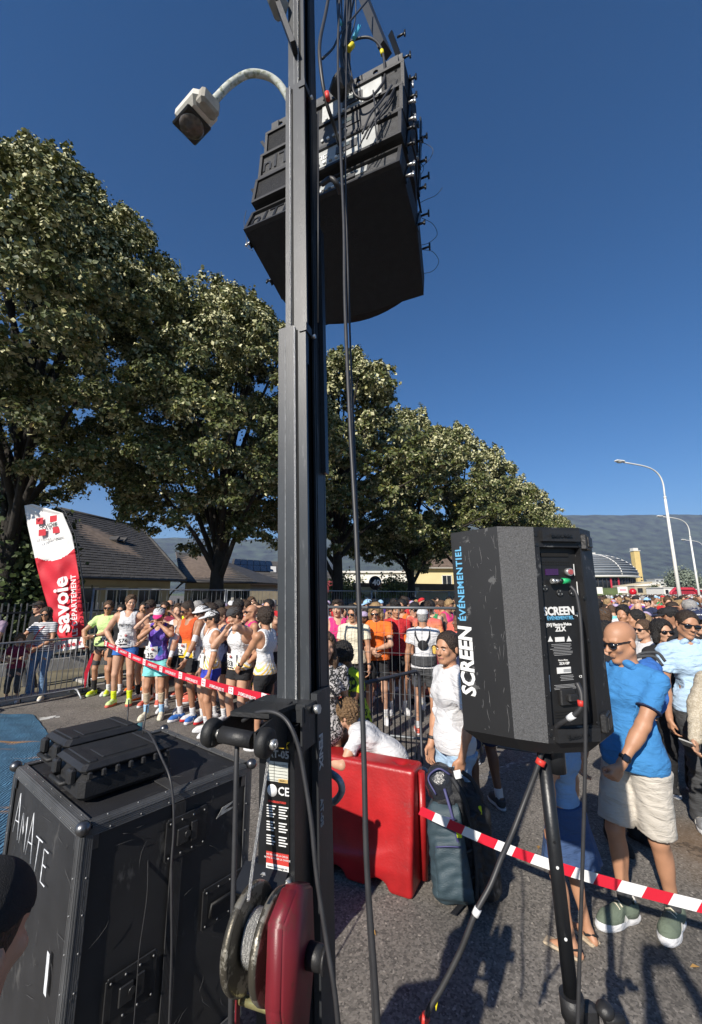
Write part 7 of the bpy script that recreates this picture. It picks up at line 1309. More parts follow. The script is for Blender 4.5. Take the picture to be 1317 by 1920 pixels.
person('grey haired woman in cream lace cardigan holding a phone at right edge', at(1338, 3.3), -70, Body(1.60, female=True, build=1.08, head=(-10, 15, 0), arms={-1: A_((-.1, -.34, 1.0), (-1, .4, -.3)), 1: A_((.12, -.34, 1.02), (1, .4, -.3))}), 1, 'bob', 'grey', dict(m=lace, style='long', e=.016, loose=.03, wr=.002, hem=-.15), dict(m='teal', length=1.6, e=.02), None, 'white', 'white', h=.01, extra=xlady)
person('woman with dark hair and big sunglasses between the bald man and the pale polo', at(1232, 4.6), -5, Body(1.66, female=True), 1, 'bob', 'black', tee('black'), dict(m='black', length=1.9), None, 'black', 'white', glass=True, h=.012)
person('woman with brown ponytail in white tee and magenta backpack in profile', at(1199, 5.2), -80, Body(1.63, female=True), 1, 'pony', 'brown', tee('white'), dict(m='denim', length=1.9), None, 'white', 'white', glass=True, h=.012, extra=lambda B, e: (lambda S: (S.ell(B.tp(.02, .19, -.05), (.13, .1, .19), .02), S.noise(.006, .08, 3), S.obj('backpack', CL['pink'], e)))(SDF(B.tp(-.25, -.02, -.3), B.tp(.25, .4, .25), .013)))
person('young man with dark hair in slate grey tee facing left behind the bald head', at(1164, 6.2), -50, Body(1.76), 2, 'quiff', 'black', tee('teal'), sh('blue', .8), ('white', .3), 'white', 'white', h=.013)
person('dark haired man in pale grey tee turned away behind the ponytail woman', at(1187, 5.9), -105, Body(1.72), 2, 'short', 'black', tee('grey'), dict(m='charcoal', length=1.9), None, 'white', 'white', h=.013)
def xback(B, e):
    g = MB()
    for i, (a, b_) in enumerate(((-.06, .05), (.06, .05), (-.06, -.07), (.06, -.07))): g.box(B.tp(a, .135, b_), (.09, .006, .09))
    g.build('back_print', patt('shirt_back_print', 'blotch', [(.6, .5, .3), (.3, .12, .12), (.1, .12, .3)], 25, 2, .47), e)
person('man seen from behind in grey cap and cream tee with four printed squares', at(1128, 6.0), 178, Body(1.74), 1, 'short', 'brown', tee('cream'), dict(m='denim', length=1.9), None, 'white', 'white', cap=dict(m='charcoal'), h=.012, extra=xback)
person('man in black standing right behind the bald man, mostly hidden by the loudspeaker', at(1128, 3.75), 15, Body(1.70, arms={-1: ARM_HIP}), 2, 'short', 'black', tee('black', style='long'), dict(m='black', length=1.97), None, 'black', 'black', h=.012)
person('woman with long blond hair at the right edge behind the navy cap', at(1318, 5.2), 60, Body(1.70, female=True), 1, 'long', 'blond', tee('black'), dict(m='denim', length=1.9), None, 'white', 'white', h=.014)
# man in black mesh cap, close at the lower left
hp_ = P(-62, 1745, .74); person('person in black mesh cap close to the camera at the lower left corner', (hp_.x - .03, hp_.y + .02), 172, Body(1.50, head=(0, 8, 0)), 1, 'buzz', 'dark brown', tee('charcoal'), dict(m='black', length=1.95), None, 'black', 'white', cap=dict(m=mat('black_cap_mesh', (.012, .012, .013), .85, 0, .3, 60, .6, 500), brim=False), h=.008)
# the photographer, whose shadow falls on the ground
def xph(B, e): 
    g = MB(); g.box((0, -.395, 1.957), (.155, .009, .075), bev=.003); o = g.build('phone', SUNG); tag(o, 'phone held up to take the picture', 'phone'); o.location = e.location; o.rotation_euler = e.rotation_euler
person('photographer standing at the camera with both arms raised', (0, -.43), 180, Body(1.86, head=(0, -5, 0), arms={1: A_((.085, -.335, 1.815), (1, .2, -1)), -1: A_((-.085, -.335, 1.815), (-1, .2, -1))}), 1, 'short', 'brown', tee('navy'), sh('charcoal', .9), ('white', .3), 'white', 'white', h=.014, curl=(1.2, 1.2), hand_d={1: (-.3, -.2, 1), -1: (.3, -.2, 1)}, extra=xph)
# ================================================================ THE REST OF THE CROWD
def joined(B, parts, h): pass
TPL = {}
def part_mesh(fn): o = fn(); d = o.data; bpy.data.objects.remove(o); return d
poses = [dict(), dict(head=(35, 5, 0), arms={1: ARM_HIP}), dict(head=(-30, 15, 0), arms={1: ARM_FRONT, -1: ARM_FRONT}), dict(head=(10, -5, 0), arms={-1: ARM_UP}), dict(head=(-15, 20, 0), lean=6, arms={1: ARM_CROSS, -1: ARM_CROSS})]
HV = .024
def shoe_pair(B):
    S = SDF(np.minimum(B.ank[1], B.ank[-1]) - .26, np.maximum(B.ank[1], B.ank[-1]) + .16, .016)
    for q in (1, -1): a = B.ank[q]; fr = rotm(0, 0, B.fy[q]); S.cap(a + fr @ np.array((0, .02, -.04)), a + fr @ np.array((0, -.15, -.05)), .052, .045, .02)
    return S.obj('shoes', CL['white'])
def tpl(pi, fem):
    if (pi, fem) in TPL: return TPL[(pi, fem)]
    B = Body(1.75, female=fem, **poses[pi]); d = {'body': part_mesh(lambda: body_mesh(B, SKT[1], None, .022)), 'tee': part_mesh(lambda: top_mesh(B, CL['white'], None, 'tee', e=.014, loose=.025, h=.022, wr=.004, flare=.02)), 'singlet': part_mesh(lambda: top_mesh(B, CL['white'], None, 'singlet', e=.014, h=.02, flare=.02)), 'shorts': part_mesh(lambda: bottom_mesh(B, CL['black'], None, .5, h=.024)), 'shoes': part_mesh(lambda: shoe_pair(B))}
    for s_ in ('short', 'curly', 'quiff') if not fem else ('pony', 'long', 'bun', 'bob'): d[s_] = part_mesh(lambda: hair_mesh(B, HRC['black'], None, s_, h=.016))
    c = cap_mesh(B, CL['white'], None, h=.015); d['cap'] = c.data; d['brim'] = c.children[0].data if c.children else None
    for q in list(c.children): bpy.data.objects.remove(q)
    bpy.data.objects.remove(c); d['glasses'] = part_mesh(lambda: glasses(B, SUNG, None)); TPL[(pi, fem)] = d; return d
def put(me, name, par, m):
    o = bpy.data.objects.new(name, me); SC.collection.objects.link(o); o.parent = par; o.material_slots[0].link = 'OBJECT'; o.material_slots[0].material = m; return o
TOPS = ['white', 'black', 'red', 'orange', 'coral', 'navy', 'royal blue', 'sky blue', 'yellow', 'neon yellow', 'green', 'turquoise', 'pink', 'purple', 'grey', 'charcoal', 'lime', 'cream', 'maroon', 'teal', 'lilac']
TW = [9, 5, 3, 3, 3, 4, 2, 3, 1.5, 1.5, 1.5, 1.5, 2, 1, 3, 3, 1, 2, 1, 1, 1]
HEADS = [('short', 'black', 0), ('short', 'dark brown', 0), ('short', 'brown', 0), ('short', 'grey', 0), ('curly', 'black', 0), ('curly', 'brown', 0), ('quiff', 'dark brown', 0), ('quiff', 'blond', 0), ('pony', 'dark brown', 1), ('pony', 'blond', 1), ('pony', 'brown', 1), ('long', 'dark brown', 1), ('long', 'blond', 1), ('long', 'brown', 1), ('bun', 'black', 1), ('bun', 'brown', 1), ('bob', 'light brown', 1), ('cap', 'white', 0), ('cap', 'black', 0), ('cap', 'navy', 0), ('cap', 'red', 0), ('cap', 'lilac', 1), ('cap', 'sky blue', 0), (None, 'bald', 0)]
HN = {'short': 'short {} hair', 'curly': 'curly {} hair', 'quiff': 'swept {} hair', 'pony': '{} ponytail', 'long': 'long {} hair', 'bun': '{} hair in a bun', 'bob': '{} bob', 'cap': '{} cap', None: 'bald head'}
used = set(); cr = random.Random(42)
# lump: joined single mesh per look for the people too far off to show their parts
FARM = {}
def far_mesh(pi, fem, hs_):
    k = (pi, fem, hs_)
    if k in FARM: return FARM[k]
    d = tpl(pi, fem); B = Body(1.75, female=fem, **poses[pi]); mats = []; V, Q, MI = [], [], []; off = 0
    for j, key in enumerate(['fb', 'ft', 'fs', 'fh']):
        kk = (pi, fem, key)
        if key != 'fh':
            if kk not in FARM: FARM[kk] = part_mesh({'fb': lambda: body_mesh(B, SKT[1], None, .034), 'ft': lambda: top_mesh(B, CL['white'], None, 'tee', e=.02, loose=.025, h=.036, wr=.0, flare=.02), 'fs': lambda: bottom_mesh(B, CL['black'], None, .55, h=.04, e=.02)}[key])
            me = FARM[kk]
        else: me = d[hs_] if hs_ else None
        if me is None: mats.append(SKT[1]); continue
        v = np.empty(len(me.vertices) * 3, np.float32); me.vertices.foreach_get('co', v); q = np.empty(len(me.loops), np.int32); me.loops.foreach_get('vertex_index', q); q = q.reshape(-1, 4); V.append(v.reshape(-1, 3)); Q.append(q + off); MI.append(np.full(len(q), j)); off += len(v) // 3; mats.append(me.materials[0])
    o = np_mesh('person', np.concatenate(V), np.concatenate(Q), mats, None, True, np.concatenate(MI)); me = o.data; bpy.data.objects.remove(o); FARM[k] = me; return me
def attrs(area):
    for _ in range(400):
        t = cr.choices(TOPS, TW)[0]; hd = cr.choice(HEADS); gl = cr.random() < .4
        k = (area, t, hd[0], hd[1], gl)
        if k not in used: used.add(k); return t, hd, gl
    return t, hd, gl
NP = [0]; LABS = set()
def crowd_person(x, y, rz, area, place, far):
    t, hd, gl = attrs(area); fem = bool(hd[2]); pi = cr.choices(range(5), [4, 2, 2, 1, 2])[0]; H_ = cr.uniform(1.66, 1.86) if not fem else cr.uniform(1.58, 1.74); sk = cr.choices(range(6), [3, 4, 4, 2, .7, .4])[0]; st = 'singlet' if (area == 'centre' and cr.random() < .5) else 'tee'
    lab = 'person in %s %s with %s%s, %s' % (t, 'singlet' if (st == 'singlet' and not far) else 'top', HN[hd[0]].format(hd[1]), ', sunglasses' if gl and not far else '', place)
    k_ = 0
    while lab in LABS and k_ < 400: t, hd, gl = attrs(area); fem = bool(hd[2]); k_ += 1; lab = 'person in %s %s with %s%s, %s' % (t, 'singlet' if (st == 'singlet' and not far) else 'top', HN[hd[0]].format(hd[1]), '' if far or not gl else ', sunglasses', place)
    LABS.add(lab)
    grp = 'runners packed behind the start fence' if area == 'centre' else 'people in the crowd on the right'
    if far:
        o = bpy.data.objects.new('person', far_mesh(pi, fem, hd[0])); SC.collection.objects.link(o)
        for j, m_ in enumerate((SKT[sk], CL[t], CL[cr.choice(['black', 'navy', 'charcoal', 'stone', 'denim'])], CL.get(hd[1]) if hd[0] == 'cap' else HRC.get(hd[1], HRC['brown']))):
            if j < len(o.material_slots): o.material_slots[j].link = 'OBJECT'; o.material_slots[j].material = m_
    else:
        o = bpy.data.objects.new('person', None); SC.collection.objects.link(o); d = tpl(pi, fem); put(d['body'], 'body', o, SKT[sk]); put(d[st], 'shirt' if st == 'tee' else 'singlet', o, CL[t]); put(d['shoes'], 'shoes', o, CL[cr.choice(['white', 'coral', 'black', 'neon yellow'])]); put(d['shorts'], 'shorts', o, CL[cr.choice(['black', 'black', 'navy', 'charcoal', 'stone', 'denim', 'royal blue'])])
        if hd[0] == 'cap':
            c = put(d['cap'], 'cap', o, CL[hd[1]]); put(d['brim'], 'brim', c, CL[hd[1]]); hh = cr.choice(['black', 'dark brown', 'brown']); put(d['bun' if fem else 'short'], 'hair', o, HRC[hh])
        elif hd[0]: put(d[hd[0]], 'hair', o, HRC[hd[1]])
        if gl: put(d['glasses'], 'sunglasses', o, SUNG)
    o.location = (x, y, 0); o.rotation_euler = (0, 0, R(rz)); s_ = H_ / 1.75; o.scale = (s_, s_, s_); tag(o, lab, 'person', grp); NP[0] += 1
def fill(px0, px1, Y0, Y1, sp, area, place_fn, rzf, farY, limit, clear=.5):
    c = []; y = Y0; k = 0
    while y < Y1:
        xa, xb = (px0(y) - 658) / 780 * y, (px1(y) - 658) / 780 * y; x = xa + (k % 2) * sp * .5
        while x < xb: c.append((x + cr.uniform(-.17, .17), y + cr.uniform(-.17, .17))); x += sp
        y += sp * .86; k += 1
    c.sort(key=lambda q: q[1]); n_ = 0; rest = []
    for x, y in c:
        if any((x - a) ** 2 + (y - b_) ** 2 < clear ** 2 for a, b_ in PEOPLE): continue
        if n_ >= limit: rest.append((x, y)); continue
        PEOPLE.append((x, y)); crowd_person(x, y, rzf(), area, place_fn(x, y), y > farY); n_ += 1
    return rest
rowX = lambda y: (-3.5 + .83 * (y - 12.3) + .9)          # keeps the runners on the road side of the rear fence
def plc(x, y):
    px = 658 + 780 * x / y
    a = 'by the mast' if px < 690 else ('under the balloon' if px < 770 else 'near the loudspeaker'); return ('front ' if y < 10 else ('middle ' if y < 14 else 'back ')) + a
def plr(x, y): return ('near the bald man' if y < 9 else ('mid right crowd' if y < 18 else 'far right crowd'))
rest = fill(lambda y: max(612, 658 + 780 * rowX(y) / y), lambda y: 868, 7.6, 22, .74, 'centre', plc, lambda: cr.gauss(-30, 40), 12.5, 135, .48)
fill(lambda y: max(285, 658 + 780 * rowX(y) / y), lambda y: 520, 8.9, 12, .72, 'left', lambda x, y: 'behind the first runners', lambda: cr.gauss(-30, 35), 20, 14, .42)
rr_ = fill(lambda y: 1102, lambda y: 1345, 5.4, 40, .82, 'right', plr, lambda: cr.choice([-90, -60, 180, 160, -120, 0, 30, -30]) + cr.uniform(-20, 20), 13, 140, .62)
# the mass of far people, past the 300 nearest
FV, FQ, FM = [], [], []; off = 0; cm = [SKT[1], SKT[3], CL['white'], CL['black'], CL['navy'], CL['red'], CL['coral'], CL['sky blue'], CL['grey'], CL['charcoal'], CL['yellow'], HRC['black'], HRC['brown'], CL['green']]
bx = MB(); bx.ell((0, 0, 1.62), (.085, .1, .12), 6, 4); na = len(bx.f); bx.ell((0, .015, 1.66), (.09, .105, .1), 6, 3); nb_ = len(bx.f); bx.ell((0, 0, 1.2), (.22, .13, .34), 6, 5); nc_ = len(bx.f); bx.ell((.09, 0, .45), (.08, .09, .5), 5, 3); bx.ell((-.09, 0, .45), (.08, .09, .5), 5, 3)
bv = np.array(bx.v); bq = np.array(bx.f)
fr_ = list(rr_) + [q for q in rest]; y = 14.0; far_pts = []
while y < 135:
    spc = .85 if y < 40 else (1.05 if y < 70 else 1.6); xa, xb = ((868 - 658) / 780 * y), ((1102 - 658) / 780 * y)
    if y > 24: xa = max(xa, rowX(y) + 1)
    if y > 34: xb = (1345 - 658) / 780 * y
    x = xa
    while x < xb: far_pts.append((x + cr.uniform(-.3, .3), y + cr.uniform(-.3, .3))); x += spc
    y += spc * .9
for x, y in fr_ + far_pts:
    a = cr.uniform(0, 6.28); s_ = cr.uniform(.92, 1.06); c_, sn = math.cos(a), math.sin(a); v = bv.copy(); v[:, 0], v[:, 1] = bv[:, 0] * c_ - bv[:, 1] * sn, bv[:, 0] * sn + bv[:, 1] * c_; v *= s_; v[:, 0] += x; v[:, 1] += y; FV.append(v); FQ.append(bq + off); off += len(v); mi = np.zeros(len(bq), int); mi[:na] = cr.choice([0, 0, 1]); mi[na:nb_] = cr.choice([11, 11, 12, 12, 2, 3]); mi[nb_:nc_] = cr.choices([2, 3, 4, 5, 6, 7, 8, 9, 10, 13], [6, 4, 3, 2, 1.5, 2, 3, 2, 1, 1])[0]; mi[nc_:] = cr.choice([3, 4, 9, 0]); FM.append(mi)
o = np_mesh('crowd', np.concatenate(FV), np.concatenate(FQ), cm, None, True, np.concatenate(FM)); tag(o, 'dense far crowd filling the road up to the red arch', 'crowd', kind='stuff')
print('crowd', NP[0], len(FV), 'total people', len(PEOPLE), 't', time.time() - T0)
# ================================================================ BARRIERS, TAPES, FLAG, BACKPACK
def crowd_barrier(a, b_, label, m, hgt=1.1, nb=17, feet=(.12, .88), th=.019, z0=.14, round_end=True):
    a, b_ = Vector((a[0], a[1], 0)), Vector((b_[0], b_[1], 0)); e = empty('crowd_barrier', (0, 0, 0), 0, label, 'barrier', 'grey steel crowd barriers'); d = (b_ - a).normalized(); L = (b_ - a).length; q = .09
    g = MB(); g.smooth = True; U = V3(0, 0, 1); pts = [a + U * z0, a + U * (hgt - q)] + [a + d * q * (1 - math.cos(t)) + U * (hgt - q + q * math.sin(t)) for t in (.4, .8, 1.2)] + [a + d * q + U * hgt, b_ - d * q + U * hgt] + [b_ - d * q * (1 - math.cos(t)) + U * (hgt - q + q * math.sin(t)) for t in (1.2, .8, .4)] + [b_ + U * (hgt - q), b_ + U * z0]; g.tube(pts, th, 10, closed=True); g.build('frame', m, e)
    for i in range(1, nb + 1): p = a + d * (L * i / (nb + 1)); g = MB(); g.cyl(p + U * z0, p + U * hgt, .0075, n=8); g.build('bar', m, e)
    nn = V3(-d.y, d.x, 0)
    for f_ in feet: p = a + d * L * f_; g = MB(); g.smooth = True; g.tube([p + nn * .32 + U * .015, p + nn * .1 + U * z0, p - nn * .1 + U * z0, p - nn * .32 + U * .015], .017, 8); g.build('foot', galv, e)
    g = MB(); g.box(b_ + U * .62 + d * .02, (.05, .03, .12), Matrix.Rotation(math.atan2(d.y, d.x), 3, 'Z')); g.build('hook', m, e); return e
barm = mat('grey_barrier_paint', (.16, .165, .18), .5, .3, .2, 8, .1, 60)
pL, pR = G(-60, 1342), G(162, 1303)
crowd_barrier((pL.x, pL.y), (pR.x, pR.y), 'grey steel crowd barrier in front of the striped woman at left', barm, nb=18)
q0, q1 = (-.5, 3.62), P(782, 1113, 4.95)
crowd_barrier(q0, (q1.x, q1.y), 'dark grey crowd barrier between the two boys and the woman in white', mat('dark_barrier_paint', (.05, .053, .065), .5, .3, .2, 8), nb=19, feet=(.15, .95))
g = MB(); g.box((P(780, 1113, 4.9).x, 4.93, .82), (.2, .02, .2)); 
# near mesh fence
nf = empty('mesh_fence_panel', (0, 0, 0), 0, 'near mesh fence panel behind the woman in white, leaning post beside the mast', 'fence', 'near mesh fence')
fa, fb = P(614, 1113, 6.2), P(880, 1113, 5.6); darkg = mat('dark_galvanised', (.16, .17, .18), .5, .5, .1, 8); mesh_panel((fa.x, fa.y, 0), (fb.x, fb.y, 0), .12, 1.76, nf, .1, .26, .0018, darkg)
fc2 = P(1010, 1113, 5.3); nf2 = empty('mesh_fence_panel', (0, 0, 0), 0, 'near mesh fence panel hidden behind the loudspeaker', 'fence', 'near mesh fence'); mesh_panel((fb.x + .05, fb.y, 0), (fc2.x, fc2.y, 0), .12, 1.76, nf2, .1, .26, .0018, darkg)
# printed tape of the start line
def tape(pts, wd, label, m, name='barrier_tape', tw=0.0, rev=None):
    P3 = [Vector(p) for p in pts]; V, Fc = [], []; N = len(P3)
    for i, p in enumerate(P3):
        d = (P3[min(i + 1, N - 1)] - P3[max(i - 1, 0)]).normalized(); up = V3(0, 0, 1); up = (up - d * up.dot(d)).normalized(); nn = d.cross(up); a = tw * math.sin(i * .7); up = up * math.cos(a) + nn * math.sin(a); V += [p + up * wd / 2, p - up * wd / 2, p - up * wd / 2 + nn * .0008, p + up * wd / 2 + nn * .0008]
    for i in range(N - 1): k = i * 4; Fc += [(k, k + 4, k + 5, k + 1), (k + 2, k + 6, k + 7, k + 3), (k + 1, k + 5, k + 6, k + 2), (k + 3, k + 7, k + 4, k)]
    g = MB(); g.add(V, Fc); o = g.build(name, m); return tag(o, label, 'tape')
tapr = mat('tape_red', (.55, .015, .035), .4, 0, .05, 3); tapw = mat('tape_white', (.72, .72, .72), .4, 0, .04, 3)
a, b_ = P(196, 1205, 8.1), P(518, 1314, 4.3); mid = [a.lerp(b_, t) - V3(0, 0, .09 * math.sin(math.pi * t)) for t in [i / 24 for i in range(25)]]
tp_ = tape(mid, .088, 'red printed start tape stretched diagonally in front of the runners', tapr, tw=.12)
dd = (b_ - a).normalized(); L = (b_ - a).length
for i in range(9):
    t = .02 + i * .118; c = a.lerp(b_, t) - V3(0, 0, .09 * math.sin(math.pi * t)); nrm = dd.cross(V3(0, 0, 1)).normalized(); up = nrm.cross(dd) * -1; up = up if up.z > 0 else -up
    sgn = 1 if nrm.y < 0 else -1; f_ = nrm * sgn * .004; g = MB(); g.add([c - dd * .05 - up * .043 + f_, c + dd * .05 - up * .043 + f_, c + dd * .05 + up * .043 + f_, c - dd * .05 + up * .043 + f_], [(0, 1, 2, 3)]); w_ = g.build('white_square', tapw, tp_)
    g = MB()
    for sx in (-.018, .018):
        for sz in (-.014, .014): q = c + dd * sx + up * sz + f_ * 1.5; g.add([q - dd * .009 - up * .008, q + dd * .009 - up * .008, q + dd * .009 + up * .008, q - dd * .009 + up * .008], [(0, 1, 2, 3)])
    g.build('cross_mark', tapr, w_)
    if i < 8: text('LE DÉPARTEMENT', .046, tapw, tp_, frame(c + dd * L * .059 + f_ * 1.1 - V3(0, 0, .004), -dd, -up), ext=.0005, bold=.0006, sx=.92)
h0, h1 = P(176, 1225, 8.1), P(160, 1290, 8.0); tape([h0, P(170, 1240, 8.05), P(162, 1262, 8.02), h1], .06, 'loose end of the red tape hanging beside the barrier', tapr, tw=.8)
# red and white hazard tape
stp = bpy.data.materials.new('hazard_stripes'); stp.use_nodes = True; 
ha, hb = P(784, 1518, 2.95), P(1345, 1706, 2.0); Lh = (hb - ha).length; dh = (hb - ha).normalized(); uh = V3(0, 0, 1); uh = (uh - dh * uh.dot(dh)).normalized(); nh = dh.cross(uh); nh = nh if nh.y < 0 else -nh
hz_ = empty('barrier_tape', (0, 0, 0), 0, 'red and white striped hazard tape stretched across the lower right', 'tape'); k = int(Lh / .098); wd = .052
sag = lambda s_: -V3(0, 0, .05 * math.sin(math.pi * min(1, max(0, s_ / Lh))))
for i in range(k + 1):
    g = MB(); s0, s1 = i * .098, (i + 1) * .098; q = [ha + dh * (s0 + .03) + sag(s0) + uh * wd / 2, ha + dh * (s1 + .03) + sag(s1) + uh * wd / 2, ha + dh * s1 + sag(s1) - uh * wd / 2, ha + dh * s0 + sag(s0) - uh * wd / 2]; g.add(q + [p - nh * .0008 for p in q], [(0, 1, 2, 3), (7, 6, 5, 4), (0, 4, 5, 1), (2, 6, 7, 3)]); g.build('red_stripe' if i % 2 == 0 else 'white_stripe', tapr if i % 2 == 0 else tapw, hz_)
# red water barrier
rb_ = empty('water_barrier', (0, 0, 0), 0, 'bright red plastic water-filled road barrier beside the mast', 'barrier'); redpl = scratched('red_polyethylene', (.34, .012, .014), (.25, .03, .03), .36, 6, .6, (1, 1, 1), .08, bscale=60, soft=.1)
r1_ = G(776, 1690); r0_ = V3(-.62, 3.62, 0); dx = (r1_ - r0_); dx.z = 0; LB = dx.length; dx.normalize(); ny = V3(-dx.y, dx.x, 0); S = SDF((-.05, -.05, -.02), (LB + .05, .45, .95), .014)
for i in range(2):
    for z_, t_ in ((.12, .2), (.45, .14), (.78, .09)): pass
g_ = np.meshgrid(*[a_.astype(np.float32) for a_ in S.ax], indexing='ij', sparse=True); xx, yy, zz = g_; half = np.where(zz < .16, .2, .2 - (zz - .16) * .155) - .012
d1 = np.abs(yy - .2) - half; d2 = np.abs(xx - LB / 2) - (LB / 2 - .03); d3 = np.abs(zz - .43) - (.43 - .025)
qx, qy, qz = np.maximum(d2, 0), np.maximum(d1, 0), np.maximum(d3, 0); S.v = (np.sqrt(qx ** 2 + qy ** 2 + qz ** 2) + np.minimum(np.maximum(np.maximum(d1, d2), d3), 0) - .025).astype(np.float32)
for i in range(3): cxx = LB * (.22 + i * .28); S.cap((cxx, -.02, .0), (cxx, .42, .0), .075, .075, .03, True)
for cxx in (.16, LB - .14, LB * .55): S.ell((cxx, .2, .88), (.055, .045, .05), .012, None, True)
S.ell((LB * .5, -.0, .5), (LB * .44, .045, .3), .03, None, True); S.ell((LB * .5, .4, .5), (LB * .44, .045, .3), .03, None, True); S.cap((LB - .055, .2, -.1), (LB - .055, .2, 1.0), .004, .004, .0, True)
ob = S.obj('shell', redpl, rb_); scratches(30, lambda u, v: V3(.05 + u * (LB - .1), .035 + (v * .6 + .16) * .08, .2 + v * .6), .0008, mat('barrier_scratch', (.25, .06, .05), .8), rb_, 21, .1); rb_.location = r0_; rb_.rotation_euler.z = math.atan2(dx.y, dx.x); rb_.scale = (1, 1, .85)
g = MB(); g.cyl((LB + .012, .2, .03), (LB + .012, .2, .82), .028, n=12); g.build('joint_tongue', redpl, rb_)
g = MB(); g.box((LB - .73, .062, .70), (.11, .004, .075), Matrix.Rotation(-.15, 3, 'X')); g.build('reflector', whitep, rb_)
# blue mat
mt_ = mat('blue_carpet', (.06, .17, .28), .9, 0, .2, 3, 1.0, 45); n = NT(mt_); b = n.nodes['Principled BSDF']; tc = n.nodes.new('ShaderNodeTexCoord'); wv = n.nodes.new('ShaderNodeTexWave'); wv.inputs['Scale'].default_value = 9; wv.inputs['Distortion'].default_value = 5; wv.inputs['Detail'].default_value = 3; n.links.new(tc.outputs['Object'], wv.inputs['Vector']); bp = n.nodes.new('ShaderNodeBump'); bp.inputs['Distance'].default_value = .03; n.links.new(wv.outputs['Fac'], bp.inputs['Height']); n.links.new(bp.outputs[0], b.inputs['Normal'])
nz = n.nodes.new('ShaderNodeTexNoise'); nz.inputs['Scale'].default_value = 2.2; nz.inputs['Detail'].default_value = 6; mp = n.nodes.new('ShaderNodeMapping'); mp.inputs['Scale'].default_value = (.35, 2.6, 1); n.links.new(tc.outputs['Object'], mp.inputs[0]); n.links.new(mp.outputs[0], nz.inputs['Vector']); mr = n.nodes.new('ShaderNodeMapRange'); mr.inputs['From Min'].default_value = .63; mr.inputs['From Max'].default_value = .7; n.links.new(nz.outputs['Fac'], mr.inputs[0]); mx = n.nodes.new('ShaderNodeMix'); mx.data_type = 'RGBA'; mx.inputs[7].default_value = (.45, .25, .1, 1); n.links.new(mr.outputs[0], mx.inputs[0]); n.links.new(b.inputs['Base Color'].links[0].from_socket, mx.inputs[6]); n.links.new(mx.outputs[2], b.inputs['Base Color'])
c0, c1_ = G(62, 1341), G(130, 1425); dm = (c1_ - c0).normalized(); ln = V3(-1, .05, 0).normalized(); cdn = (G(95, 1720) - (c0 + dm * 1.5)).normalized(); gx = MB(); vs = []; NX, NY = 60, 50
for i in range(NX + 1):
    for j in range(NY + 1): p = c0 + dm * min(1.5, 6.0 * j / NY) + cdn * max(0, 6.0 * j / NY - 1.5) + ln * (4.6 * i / NX); z = .012 + (.006 * math.sin(i * .9 + j * .35) + .005 * math.sin(j * 1.7 + i * .2)); vs.append((p.x, p.y, max(.006, z)))
gx.smooth = True; gx.add(vs, [(i * (NY + 1) + j, (i + 1) * (NY + 1) + j, (i + 1) * (NY + 1) + j + 1, i * (NY + 1) + j + 1) for i in range(NX) for j in range(NY)]); o = gx.build('carpet', mt_); tag(o, 'blue race carpet with orange worn streaks on the ground at lower left', 'carpet')
# feather flag
fl = empty('feather_flag', (0, 0, 0), 0, 'tall red and white feather flag with SAVOIE lettering at the left barrier', 'flag'); YF = 8.8
redf = mat('flag_red', (.5, .012, .028), .7, 0, .06, 3, .25, 20); whf = mat('flag_white', (.72, .71, .7), .7, 0, .04, 3, .25, 20)
Ls = [(46, 948), (52, 985), (60, 1020), (70, 1065), (82, 1110), (94, 1150), (106, 1185), (118, 1208)]; Rs = [(62, 945), (118, 962), (136, 1005), (143, 1045), (150, 1090), (155, 1135), (159, 1180), (160, 1218)]
def lerp2(L_, t): t = t * (len(L_) - 1); i = min(int(t), len(L_) - 2); f_ = t - i; return (L_[i][0] * (1 - f_) + L_[i + 1][0] * f_, L_[i][1] * (1 - f_) + L_[i + 1][1] * f_)
NU, NVV = 26, 170; V = []
def fpos(u, t, d=0):
    a, b_ = lerp2(Ls, t), lerp2(Rs, t); px, py = a[0] + (b_[0] - a[0]) * u, a[1] + (b_[1] - a[1]) * u
    if t < .14: py = py - 0
    w_ = (.25 if t < .4 else 1) * math.sin(u * 9 + t * 14) * .02 + math.sin(t * 46 + u * 5) * .012 * (.3 + t) + math.sin(u * 15 - t * 31) * .008
    return P(px, py, YF + w_ * 1.4 - d + (1 - u) * .12 + .05)
for j in range(NVV + 1):
    for i in range(NU + 1): V.append(fpos(i / NU, j / NVV))
split = .42; g = MB(); g.smooth = True; fw, frd = [], []
arc = lambda i: .385 + .075 * math.sin(math.pi * (i / NU)) * .6 - .0 * i
g.v = [tuple(v) for v in V]
for j in range(NVV):
    for i in range(NU): g.f.append([j * (NU + 1) + i, j * (NU + 1) + i + 1, (j + 1) * (NU + 1) + i + 1, (j + 1) * (NU + 1) + i]); g.m.append(0 if j / NVV < arc(i) - .02 else 1); g.sm.append(True)
ban = g.build('banner_cloth', [whf, redf], fl); bm = bmesh.new(); bm.from_mesh(ban.data); bmesh.ops.solidify(bm, geom=bm.faces[:], thickness=.003); bm.to_mesh(ban.data); bm.free()
g = MB(); g.tube([P(66, 941, YF + .02)] + [P(px + 2, py - 2, YF + .02) for px, py in ((90, 944), (120, 960), (139, 1003), (146, 1045), (153, 1090), (158, 1135), (162, 1180), (164, 1222), (167, 1290))], [.006, .008, .01, .012, .013, .014, .016, .017, .018, .02], 8); g.build('pole', blks, fl)
g = MB(); p = P(168, 1296, YF); g.bar((p.x - .35, p.y, .03), (p.x + .35, p.y, .03), .05, .03); g.bar((p.x, p.y - .35, .045), (p.x, p.y + .35, .045), .05, .03); g.build('base', blks, fl)
